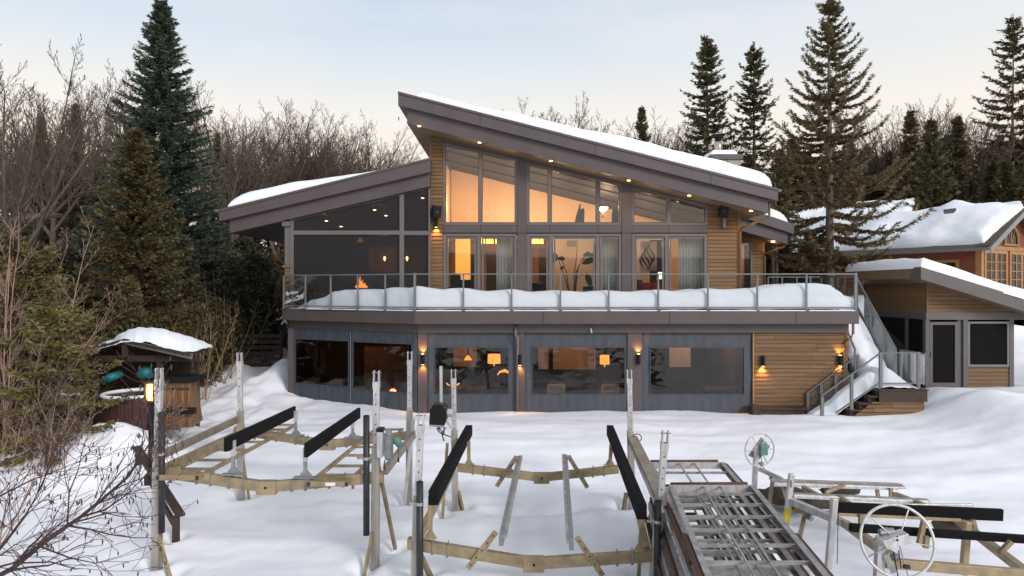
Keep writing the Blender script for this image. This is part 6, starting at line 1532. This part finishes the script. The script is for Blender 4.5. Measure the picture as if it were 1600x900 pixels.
def bare(seed, H, spread=.42, trunk=.16, levels=5, m='bark_bare', name='bare_tree', split=(2, 3), clear=.3, rmin=.011, ratio=.76, wob=.12, grav=.0, twig_m=None, trunks=1, upb=.18):
    rs = np.random.RandomState(seed); root = bpy.data.objects.new(name, None); C.objects.link(root); ORG[root.name] = Vector((0, 0, 0))
    thick = []; thin = []
    def grow(p, d, l, r, lv):
        ns = 3 if lv < levels - 1 else 2; r1 = r * .72
        for i in range(ns):
            d = d + rs.normal(size=3) * wob + np.array([0, 0, upb * .3 - grav]); d /= np.linalg.norm(d); q = p + d * l / ns; ra, rb = r + (r1 - r) * i / ns, r + (r1 - r) * (i + 1) / ns
            (thick if ra > .03 else thin).append([*p, *q, max(ra, rmin), max(rb, rmin * .8)]); p = q
            if lv < levels and i < ns - 1 and lv > 0 and rs.rand() < .75:
                a = rs.normal(size=3); a -= a.dot(d) * d; a /= np.linalg.norm(a) + 1e-9; e = d * rs.uniform(.55, .9) + a * rs.uniform(.5, .9) * (spread / .42); e /= np.linalg.norm(e)
                grow(p, e, l * ratio * rs.uniform(.55, .95), r * .45, lv + 1 if lv + 1 <= levels else levels)
        if lv < levels:
            for k in range(rs.randint(split[0], split[1] + 1)):
                a = rs.normal(size=3); a -= a.dot(d) * d; a /= np.linalg.norm(a) + 1e-9; e = d + a * rs.uniform(.25, 1) * spread * 1.6 + np.array([0, 0, upb]); e /= np.linalg.norm(e)
                grow(p, e, l * ratio * rs.uniform(.75, 1.1), r1 * rs.uniform(.6, .85), lv + 1)
    l0 = H * clear
    for k in range(trunks):
        d = np.array([rs.normal() * .12 * trunks ** .8, rs.normal() * .12 * trunks ** .8, 1.]); d /= np.linalg.norm(d)
        grow(np.array([rs.normal() * .06 * (trunks > 1), rs.normal() * .06 * (trunks > 1), -.1]), d, l0, trunk * (1 if trunks == 1 else rs.uniform(.6, 1)), 0)
    allz = max(max(s[5] for s in thin), 1e-3); k = H / allz
    for L_ in (thick, thin):
        for s in L_:
            for i in (0, 1, 2, 3, 4, 5): s[i] *= k
    if thick: V, F_ = seg_mesh(thick, 6); part_mesh('trunk', npmesh('trunk', V, F_, m), root)
    V, F_ = seg_mesh(thin, 3); part_mesh('twigs', npmesh('twigs', V, F_, twig_m or m), root)
    return root
def bare2(seed, H, R_=.30, trunk=.15, m='bark_bare', name='bare_tree', clear=.26, limbs=8, rmin=.009, subs=13, tw=7, tl=3, lean=.35, curl=.5, base_stems=0, sublen=.42, twlen=.45, segr=1.0):
    """trunk, arching limbs, side branches, twigs and twiglets; R_ = crown radius as a share of the height"""
    rs = np.random.RandomState(seed); root = bpy.data.objects.new(name, None); C.objects.link(root); ORG[root.name] = Vector((0, 0, 0))
    thick = []; thin = []
    def nrm(v): return v / (np.linalg.norm(v) + 1e-9)
    def arc(p, d, L, r, n, up, wob):
        pts = [p]; rr = [r]
        for i in range(n):
            d = nrm(d + np.array([0, 0, up / n]) + rs.normal(size=3) * wob); p = p + d * L / n; pts.append(p); rr.append(max(rmin * .7, r * (1 - .82 * (i + 1) / n)))
        for i in range(n): (thick if rr[i] > .03 else thin).append([*pts[i], *pts[i + 1], rr[i], rr[i + 1]])
        return pts, rr
    def at(pts, rr, u):
        k = min(len(pts) - 2, int(u * (len(pts) - 1))); f = u * (len(pts) - 1) - k
        return pts[k] * (1 - f) + pts[k + 1] * f, nrm(pts[k + 1] - pts[k]), rr[k] * (1 - f) + rr[k + 1] * f
    def kids(pts, rr, L, n, lenf, order, u0):
        ph = rs.uniform(0, 6.28)
        for k in range(n):
            u = u0 + (1 - u0) * (k + rs.rand()) / n; p, d, r = at(pts, rr, u); ph += 2.4 + rs.normal() * .4
            a = nrm(np.cross(d, [.3, .2, 1.])); b = np.cross(a, d); s = a * math.cos(ph) + b * math.sin(ph)
            ang = rs.uniform(.5, .95); e = nrm(d * math.cos(ang) + s * math.sin(ang) + np.array([0, 0, .12])); l = L * lenf * (1 - .62 * u) * rs.uniform(.6, 1.15)
            q, qr = arc(p, e, l, max(rmin, r * .55), (4, 3, 2)[order], curl * .5, (.07, .09, .12)[order])
            if order == 0: kids(q, qr, l, tw, twlen, 1, .15)
            elif order == 1 and tl: kids(q, qr, l, tl, .5, 2, .2)
    if base_stems:
        ax = []
        for k in range(base_stems):
            a = rs.uniform(0, 6.28); t = rs.uniform(.05, lean); d = np.array([math.cos(a) * t, math.sin(a) * t, 1.]); L = H * rs.uniform(.6, 1.02)
            ax.append((arc(np.array([rs.normal() * .12, rs.normal() * .12, -.1]), nrm(d), L, trunk * rs.uniform(.6, 1), 7, .1, .05), L))
        for (p, r), L in ax: kids(p, r, L, subs, sublen, 0, .22)
    else:
        p, r = arc(np.array([0, 0, -.1]), np.array([rs.normal() * .05, rs.normal() * .05, 1.]), H * .80, trunk, 9, .1, .075)
        kids(p, r, H * .5, subs, sublen, 0, .5)
        for k in range(limbs):
            u = clear + (.62 - clear) * (k + rs.rand() * .6) / limbs; q, d, rr_ = at(p, r, u); a = k * 2.4 + rs.normal() * .3
            el = rs.uniform(.75, 1.15); e = np.array([math.cos(a) * math.cos(el), math.sin(a) * math.cos(el), math.sin(el)]); L = (H * (1 - u * .8)) * rs.uniform(.72, .95)
            e[:2] *= R_ / .30
            q, qr = arc(q, nrm(e), L, rr_ * .72, 8, curl * .6, .055); kids(q, qr, L, subs, sublen, 0, .18)
    if thick: V, F_ = seg_mesh(thick, 6); part_mesh('trunk', npmesh('trunk', V, F_, m), root)
    V, F_ = seg_mesh(thin, 3); part_mesh('twigs', npmesh('twigs', V, F_, m), root)
    return root
def put(o, x, y, label, cat, group=None, rz=0, s=1, z=None):
    o.location = (x, y, (gz(x, y) if z is None else z) - .08); o.rotation_euler.z = rz; o.scale = (s, s, s) if not hasattr(s, '__len__') else s
    o['label'] = label; o['category'] = cat
    if group: o['group'] = group
    return o
def place(proto, used, x, y, label, cat, group=None, rz=0, s=1):
    if id(proto) in used: o = dup(proto)
    else: used.add(id(proto)); o = proto
    if 'group' in o.keys() and not group: del o['group']
    return put(o, x, y, label, cat, group, rz, s)
used = set()
# big blue green spruce and the brown cedar in front of it
YS = 27.0; x = PX(253, YS); h = PZ(0, YS) - gz(x, YS)
put(conifer(11, h + .1, 3.7, .05, 'needle_blue', dens=3.6, whorl=.25, nbr=12, card=.165, droop=.16, up_tip=.18, gap=.05, taper=.85, cw=.26), x, YS, 'tallest dark blue green spruce, its tip at the top of the picture', 'spruce')
YC = 21.5; x = PX(212, YC); h = PZ(205, YC) - gz(x, YC)
put(conifer(21, h, 2.5, .03, 'cedar', dens=4.2, whorl=.22, nbr=11, card=.13, droop=.12, up_tip=.22, gap=.08, taper=.72, cw=.42, tr=.1), x, YC, 'brown green pointed cedar standing in front of the tallest spruce', 'cedar')
x = PX(285, 24.5); put(cedar(22, 5.4, 1.5, 'needle_dark', 20000, power=.7), x, 24.5, 'dark bushy evergreen right of the brown cedar', 'cedar')
x = PX(200, 19.5); put(cedar(23, 3.9, 1.2, 'cedar', 9000, power=.7), x, 19.5, 'small brown cedar at the foot of the pointed cedar', 'cedar')
# near left cedar boughs (olive) and bare shrubs
x = PX(45, 15.6); put(conifer(31, 4.5, 2.7, .02, 'cedar_near', dens=4.2, whorl=.30, nbr=8, card=.13, droop=.55, up_tip=.35, gap=.22, taper=.55, tr=.07, cw=.42), x, 15.4, 'olive green cedar with drooping boughs beside the tub shelter', 'cedar')
x = PX(-20, 17.5); put(cedar(32, 5.6, 2.3, 'needle_green', 26000, card=.11, power=.6, lump=.3), x, 17.5, 'dark olive cedar at the left edge behind the bare shrub', 'cedar')
x = PX(78, 13.9); put(conifer(33, 2.9, 1.6, .02, 'cedar_near', dens=4, whorl=.26, nbr=7, card=.11, droop=.5, up_tip=.35, gap=.25, taper=.5, tr=.04, cw=.42), x, 13.9, 'low olive cedar bough hanging in front of the tub shelter', 'cedar')
x = PX(12, 14.2); put(bare2(41, 5.4, trunk=.03, m='twig_pink', name='bare_shrub', base_stems=22, rmin=.0046, subs=8, tw=5, tl=0, lean=.62, sublen=.34, twlen=.45), x, 14.2, 'pinkish bare shrub with many fanning stems at the left edge', 'shrub')
x = PX(-30, 10.0); put(bare2(42, 2.6, trunk=.02, m='twig_pink', name='bare_shrub', base_stems=7, rmin=.0042, subs=6, tw=3, tl=0, lean=.7, sublen=.36), x, 10.0, 'reddish bare shrub in the left foreground snow', 'shrub')
x = PX(85, 13.2); put(bare2(43, 2.0, trunk=.02, m='twig_pink', name='bare_shrub', base_stems=9, rmin=.0045, subs=7, tw=4, tl=0, lean=.9, sublen=.45), x, 13.2, 'tangled bare shrub on the snow bank below the olive cedar', 'shrub')
for i, (px, yy, hh, lb) in enumerate(((292, 20.5, 3.2, 'straw coloured bare shrub just right of the shelter roof'), (318, 21.5, 3.4, 'straw coloured bare shrub between the shelter and the house'), (350, 25, 5.0, 'pale arching bare shrub below the left wing roof end'))):
    x = PX(px, yy); put(bare2(50 + i, hh, trunk=.022, m='twig_straw', name='bare_shrub', base_stems=9, rmin=.0065, subs=5, tw=2, tl=0, lean=.6, sublen=.22), x, yy, lb, 'shrub')
x = PX(262, 14.0); put(bare(55, 1.5, .5, .015, 4, 'twig_pink', 'bare_shrub', trunks=2, clear=.35, rmin=.005, wob=.15), x, 14.0, 'small pink twiggy sapling in front of the slatted tub', 'shrub')

# foreground branch with hanging dark catkins
rs = np.random.RandomState(77)
fb = thing('alder_branches', 'dark bare branches with hanging catkins across the lower left corner', 'shrub', (PX(-60, 5.2), 5.0, -.3))
def branch(pts, Y, r0, depth, st):
    P3 = [P(px, py, Y + dy) for px, py, dy in pts]; r = [r0 * (1 - .75 * i / (len(P3) - 1)) for i in range(len(P3))]
    st.append((P3, r))
    def sub(P3, r, dep):
        n = len(P3)
        for i in range(n - 1):
            for k in range(2 if dep == 1 else 1):
                u = rs.rand(); q = P3[i].lerp(P3[i + 1], u); d = (P3[i + 1] - P3[i]).normalized()
                s = Vector(rs.normal(size=3)); s = (s - d * s.dot(d)).normalized(); e = (d * rs.uniform(.6, 1.1) + s * rs.uniform(.3, .8) + Vector((0, 0, .1))).normalized()
                L = (.55 if dep == 1 else .24) * rs.uniform(.5, 1.2); pp = [q]; 
                for j in range(4): e = (e + Vector(rs.normal(size=3)) * .16).normalized(); pp.append(pp[-1] + e * L / 4)
                rr = [max(.0022, r[i] * .5 * (1 - .7 * j / 4)) for j in range(5)]; st.append((pp, rr))
                if dep < depth: sub(pp, rr, dep + 1)
    sub(P3, r, 1)
for idx, (pts, r0, dep) in enumerate((
    ([(-70, 935, 0), (20, 888, .1), (75, 842, .1), (125, 808, .2), (160, 780, .3), (200, 745, .3), (222, 712, .4), (238, 685, .5)], .021, 3),
    ([(-40, 905, .2), (10, 845, .2), (40, 805, .3), (62, 765, .4), (75, 735, .4), (95, 700, .5)], .013, 3),
    ([(-60, 800, .6), (0, 775, .7), (45, 752, .8), (90, 735, .9), (120, 722, 1)], .010, 2),
    ([(125, 808, .2), (165, 796, .3), (195, 775, .3), (226, 745, .4)], .010, 2),
    ([(-60, 900, .0), (20, 880, .1), (80, 878, .1), (120, 890, .1)], .010, 2),
    ([(-50, 745, .9), (10, 722, 1), (40, 708, 1.1), (60, 690, 1.2)], .009, 2),
    ([(105, 825, .2), (108, 770, .3), (122, 735, .4), (130, 700, .5)], .008, 2),
    ([(60, 853, .1), (110, 872, 0), (150, 880, 0), (190, 868, 0)], .007, 1))):
    st = []; branch(pts, 4.9, r0, dep, st); b = MB()
    for pp, rr in st: b.tube(pp, rr, 5 if rr[0] > .006 else 3, cap=False)
    b.build('branch', 'twig_dark', fb)
    cm = MB()
    for pp, rr in st:
        if rr[0] < .006 and rs.rand() < .42:
            q = pp[-1 - rs.randint(0, 2)]; l = rs.uniform(.018, .035); dx = Vector((rs.normal() * .006, rs.normal() * .006, 0)); cm.tube([q, q + dx - Vector((0, 0, .012)), q + dx - Vector((0, 0, .012 + l * .5)), q + dx * 2 - Vector((0, 0, .012 + l))], [.0015, .005, .0065, .002], 5)
    if cm.v: struct(cm.build('catkins', 'catkin', fb), 'stuff')

# right: large spruces
YT = 26.5; x = PX(1296, YT); h = PZ(-6, YT) - gz(x, YT)
put(conifer(61, h, 3.35, .24, 'needle_brown', 'bark_pale', dens=5.2, whorl=.38, nbr=8, card=.145, droop=.50, up_tip=.55, gap=.18, taper=.74, tr=.21, cw=.24), x, YT, 'tall spruce with upswept branches and pale trunk right of the house', 'spruce', rz=.6)
YT = 31; x = PX(1105, YT); h = PZ(56, YT) - gz(x, YT); put(conifer(62, h, 2.6, .1, 'needle_green', dens=2.8, whorl=.36, card=.17, droop=.45, up_tip=.35, gap=.15, taper=.72), x, YT, 'dark spruce rising behind the chimney flue', 'spruce')
YT = 32; x = PX(1178, YT); h = PZ(65, YT) - gz(x, YT); put(conifer(63, h, 2.7, .1, 'needle_green', dens=2.3, whorl=.40, card=.17, droop=.45, up_tip=.42, gap=.24, taper=.75), x, YT, 'thin crowned spruce between the chimney and the tall pale trunk spruce', 'spruce')
YT = 44; x = PX(1583, YT); h = PZ(24, YT) - gz(x, YT); put(conifer(64, h, 4.2, .12, 'needle_brown', 'bark_pale', dens=1.6, whorl=.60, card=.28, droop=.15, up_tip=.22, gap=.22, taper=.7, cw=.24), x, YT, 'open crowned conifer at the right edge of the picture', 'spruce')
YT = 33; x = PX(1218, YT); put(conifer(65, 7.5, 1.9, .05, 'needle_brown', dens=1.3, whorl=.3), x, YT, 'shorter brown green spruce left of the tall pale trunk spruce', 'spruce')
YT = 44; x = PX(1423, YT); h = PZ(172, YT) - gz(x, YT); A_ = conifer(66, 10, 3.0, .05, 'needle_brown', dens=1.8, whorl=.28, card=.20, gap=.08, droop=.25, taper=1.05); place(A_, used, x, YT, 'slim brownish spruce behind the cabins, left of the dark green one', 'spruce', s=h / 10)
YT = 42; x = PX(1455, YT); h = PZ(184, YT) - gz(x, YT); B_ = conifer(67, 10, 3.3, .05, 'needle_green', dens=1.9, whorl=.28, card=.20, gap=.06, droop=.25, taper=1.0); place(B_, used, x, YT, 'dark green spruce in the middle of the trees behind the cabin roof', 'spruce', s=h / 10)
YT = 43; x = PX(1496, YT); h = PZ(180, YT) - gz(x, YT); place(A_, used, x, YT, 'brownish spruce between the dark green spruce and the right edge conifer', 'spruce', s=h / 10, rz=2)
YT = 40; x = PX(1003, YT); h = PZ(165, YT) - gz(x, YT); place(B_, used, x, YT, 'small pointed evergreen showing above the snowy main roof', 'spruce', s=(.8, .8, h / 10), rz=1)
YT = 40; x = PX(340, YT); h = PZ(205, YT) - gz(x, YT); place(B_, used, x, YT, 'thin dark spruce right of the tallest spruce', 'spruce', s=(.6, .6, h / 10), rz=2)
YT = 42; x = PX(118, YT); h = PZ(160, YT) - gz(x, YT); place(B_, used, x, YT, 'dark spruce among the bare trees left of the tallest spruce', 'spruce', s=(.8, .8, h / 10), rz=3)
YT = 44; x = PX(65, YT); h = PZ(180, YT) - gz(x, YT); place(A_, used, x, YT, 'brownish spruce among the bare trees near the left edge', 'spruce', s=(.8, .8, h / 10), rz=4)
x = PX(160, 38); place(B_, used, x, 38, 'dark spruce filling the gap left of the brown cedar', 'spruce', s=(.9, .9, .85), rz=5)
# pale bare poles beside the rear wing
for px, yy, lb in ((1206, 29, 'left one of two pale bare trunks beside the rear wing'), (1212, 29.5, 'right one of two pale bare trunks beside the rear wing')):
    xx = PX(px, yy); t = thing('bare_tree', lb, 'tree', (xx, yy, gz(xx, yy))); MB().tube([(xx, yy, gz(xx, yy)), (xx + .03, yy, 4.5), (xx - .02, yy, 8.6)], [.09, .08, .03], 8).build('trunk', 'bark_pale', t, smooth=True)

# bare trees
bk_ = dict(subs=15, tw=8, tl=4, rmin=.0088)
BT = [bare2(101, 13, .34, .20, limbs=8, clear=.34, **bk_), bare2(102, 13, .24, .17, limbs=7, clear=.42, **bk_), bare2(103, 13, .40, .21, limbs=9, clear=.32, **bk_), bare2(104, 12, .28, .16, limbs=7, clear=.36, curl=.8, **bk_), bare2(105, 13, .20, .16, limbs=7, clear=.40, curl=.9, **bk_)]
for o_ in BT + [o for o in C.objects if o.name.startswith(('bare_shrub', 'spruce', 'cedar'))]: print(o_.name, [len(c.data.polygons) for c in o_.children])
named = [
 (350, 100, 38, 0, 'wide crowned bare tree just right of the tallest spruce', 0), (75, 100, 40, 2, 'bare tree left of centre among the left trees, reaching above its neighbours', 1),
 (160, 92, 37, 1, 'bare tree with twin stems left of the tallest spruce', 2), (10, 150, 34, 4, 'bare tree at the left edge of the picture', 3), (-5, 10, 22, 3, 'bare tree whose twigs hang into the upper left corner', 5),
 (445, 155, 42, 1, 'bare tree above the low end of the left wing roof', 4), (490, 165, 44, 0, 'bare tree in the middle of the group above the left wing roof', 1), (545, 195, 46, 2, 'bare tree right of the middle above the left wing roof', 2), (400, 170, 46, 3, 'bare tree between the wide crowned one and the left wing roof', 0),
 (860, 126, 42, 0, 'round crowned bare tree above the main roof', 2), (815, 150, 46, 4, 'small bare tree left of the round crowned one above the main roof', 3), (945, 172, 50, 1, 'bare tree with upright twigs above the middle of the roof snow', 4), (1030, 160, 44, 2, 'bare tree with wide pale twigs left of the chimney spruces', 5),
 (1500, 122, 46, 4, 'tall bare tree with fine twigs left of the right edge conifer', 1), (1440, 135, 48, 1, 'bare tree with fine pale twigs behind the cabin spruces', 3), (1400, 185, 50, 3, 'low bare tree right of the tall pale trunk spruce', 4), (235, 110, 48, 4, 'bare tree half hidden behind the tallest spruce', 2), (590, 225, 48, 1, 'lowest bare tree nearest the raised end of the main roof', 3)]
for i, (px, py, k) in enumerate(((375, 165, 4), (420, 158, 1), (462, 162, 3), (475, 150, 0), (510, 172, 1), (528, 178, 3), (560, 200, 0), (578, 212, 4), (610, 240, 1), (430, 185, 2), (300, 118, 1), (190, 105, 4), (130, 120, 1), (100, 105, 3), (45, 118, 0), (25, 140, 1), (985, 170, 4), (1050, 178, 1), (915, 160, 3), (880, 150, 1), (1470, 140, 1), (1425, 150, 4), (1530, 160, 0), (1360, 200, 1))):
    sd = 'left of the tallest spruce' if px < 250 else ('above the left wing roof' if px < 650 else ('above the main roof' if px < 1150 else 'behind the cabins'))
    named.append((px, py, 43 + (i * 7) % 9, k, 'slender bare tree in the row ' + sd + ', ' + ['rounded crown', 'narrow crown', 'wide crown', 'curved limbs', 'upright twigs'][k], i * 1.3))
Bh = {0: 13, 1: 13, 2: 13, 3: 12, 4: 13}
for px, py, Y, k, lb, rz in named:
    x = PX(px, Y); g = gz(x, Y); h = PZ(py, Y) - g; place(BT[k], used, x, Y, lb, 'bare tree', 'slender bare trees behind the house' if lb.startswith('slender') else None, rz=rz * 1.1, s=h / Bh[k])
# woods behind: each tree its own object
random.seed(12)
evs = [A_, B_, conifer(71, 9, 2.2, .03, 'needle_dark', dens=1.2, whorl=.30, card=.30, gap=.04, droop=.2, taper=.8), conifer(72, 9, 2.3, .03, 'needle_green', dens=1.2, whorl=.32, card=.30, gap=.06, droop=.3, taper=.75), conifer(73, 9, 2.3, .03, 'needle_brown', dens=1.2, whorl=.32, card=.30, gap=.06, droop=.35, taper=.7)]
evh = [10, 10, 9, 9, 9]
def skyline(px):
    pts = [(-100, 330), (60, 325), (130, 300), (190, 320), (300, 335), (345, 330), (400, 322), (480, 318), (600, 310), (700, 280), (900, 300), (1060, 250), (1150, 235), (1250, 235), (1330, 225), (1400, 235), (1450, 225), (1520, 220), (1700, 215)]
    for a, b in zip(pts[:-1], pts[1:]):
        if a[0] <= px <= b[0]: return a[1] + (b[1] - a[1]) * (px - a[0]) / (b[0] - a[0])
    return 240
cnt = 0
rows = [(31, [(-60, 330), (1235, 1345), (1600, 1680)], 40, 115), (35, [(-80, 400), (1180, 1400)], 34, 75), (40.5, [(-90, 640), (1000, 1430), (1480, 1700)], 36, 35), (47, [(-100, 660), (820, 1700)], 32, 15), (56, [(-120, 700), (780, 1720)], 28, 0), (68, [(-120, 1720)], 24, -5)]
for Y, rng, step, drop in rows:
    for a, b in rng:
        px = a
        while px < b:
            q = px + random.uniform(-10, 10); yy = Y + random.uniform(-1.5, 1.5); x = PX(q, yy)
            if not (14 < x < 27 and 28.5 < yy < 44.5 and q < 1640) and not (6 < x < 16.5 and 44.5 < yy < 53):
                k = random.choice([2, 2, 3, 4, 2, 0, 1, 3]); top = skyline(q) + drop + random.uniform(-15, 40); h = max(2.5, PZ(top, yy) - gz(x, yy)); s = h / evh[k]; w = max(s, .55) * random.uniform(.85, 1.15)
                nm = ['brownish', 'dark green', 'very dark', 'olive green', 'brown green'][k]
                side = 'left of the house' if q < 500 else ('behind the main roof' if q < 1150 else 'right of the house')
                place(evs[k], used, x, yy, nm + ' evergreen in the woods ' + side, 'evergreen tree', 'evergreens in the woods ' + side + ', ' + nm, random.uniform(0, 6), (w, w, s)); cnt += 1
            px += step * random.uniform(.8, 1.25)
for i in range(34):
    q = random.choice([random.uniform(-60, 650), random.uniform(800, 1100), random.uniform(1330, 1600)]); Y = random.uniform(45, 72); x = PX(q, Y)
    if 6 < x < 16.5 and Y < 53: Y = 56; x = PX(q, Y)
    k = random.randrange(5); top = (240 if q < 660 else skyline(q)) - random.uniform(15, 90); h = PZ(top, Y) - gz(x, Y); side = 'left of the house' if q < 700 else ('behind the main roof' if q < 1150 else 'right of the house')
    if 620 < q < 790: continue
    place(BT[k], used, x, Y, 'thin bare tree in the far woods ' + side, 'bare tree', 'bare trees in the far woods ' + side, random.uniform(0, 6), h / Bh[k])
# understorey brush that closes the wood below the crowns
ub = [cedar(81, 3.2, 1.7, 'needle_dark', 6000, card=.2, power=.5, lump=.3), cedar(82, 3.0, 1.8, 'cedar', 6000, card=.2, power=.5, lump=.3)]
for i, (px, Y) in enumerate([(p, y) for y in (26.5, 29.5, 33) for p in range(-70, 420, 46)] + [(p, y) for y in (30, 37) for p in (1205, 1240, 1280, 1330, 1370)] + [(p, 35) for p in (1600, 1640, 1680)]):
    x = PX(px + random.uniform(-14, 14), Y)
    if (-8.6 if Y > 28 else -9.3) < x < 9 or (14 < x < 27 and Y > 28.5 and px < 1590): continue
    k = i % 2; side = 'left of the house' if px < 500 else 'right of the house'
    place(ub[k], used, x, Y + random.uniform(-1, 1), ('dark' if k == 0 else 'brown green') + ' evergreen bush in the undergrowth ' + side, 'bush', ('dark' if k == 0 else 'brown green') + ' bushes in the undergrowth ' + side, random.uniform(0, 6), random.uniform(.8, 1.25))
for o in evs + BT + ub:
    if id(o) not in used: 
        for c in list(o.children): bpy.data.objects.remove(c)
        bpy.data.objects.remove(o)
# far shore behind the camera, mirrored in the windows, and the wooded ridge behind the house
def ridge(name, y0, h, seed, ext=900):
    v = []; n = 120
    for i in range(n + 1):
        x = -ext + 2 * ext * i / n
        for k, (dy, f) in enumerate(((0, 0), (25, .55), (70, .9), (140, 1), (300, .6))):
            v.append((x, y0 + dy * (1 if y0 > 0 else -1), -2 + (h * (1 + .35 * fbm(x * .004, seed, 0)) + .6 * fbm(x * .06, k * 3.0, seed)) * f))
    b = MB(); b.v = v; b.f = [(i * 5 + k, (i + 1) * 5 + k, (i + 1) * 5 + k + 1, i * 5 + k + 1) for i in range(n) for k in range(4)]
    struct(b.build(name, 'hill', smooth=True, loc=(0, 0, 0)))
ridge('hills', -230, 24, 2)
ridge('hills', 130, 16, 7, 500)
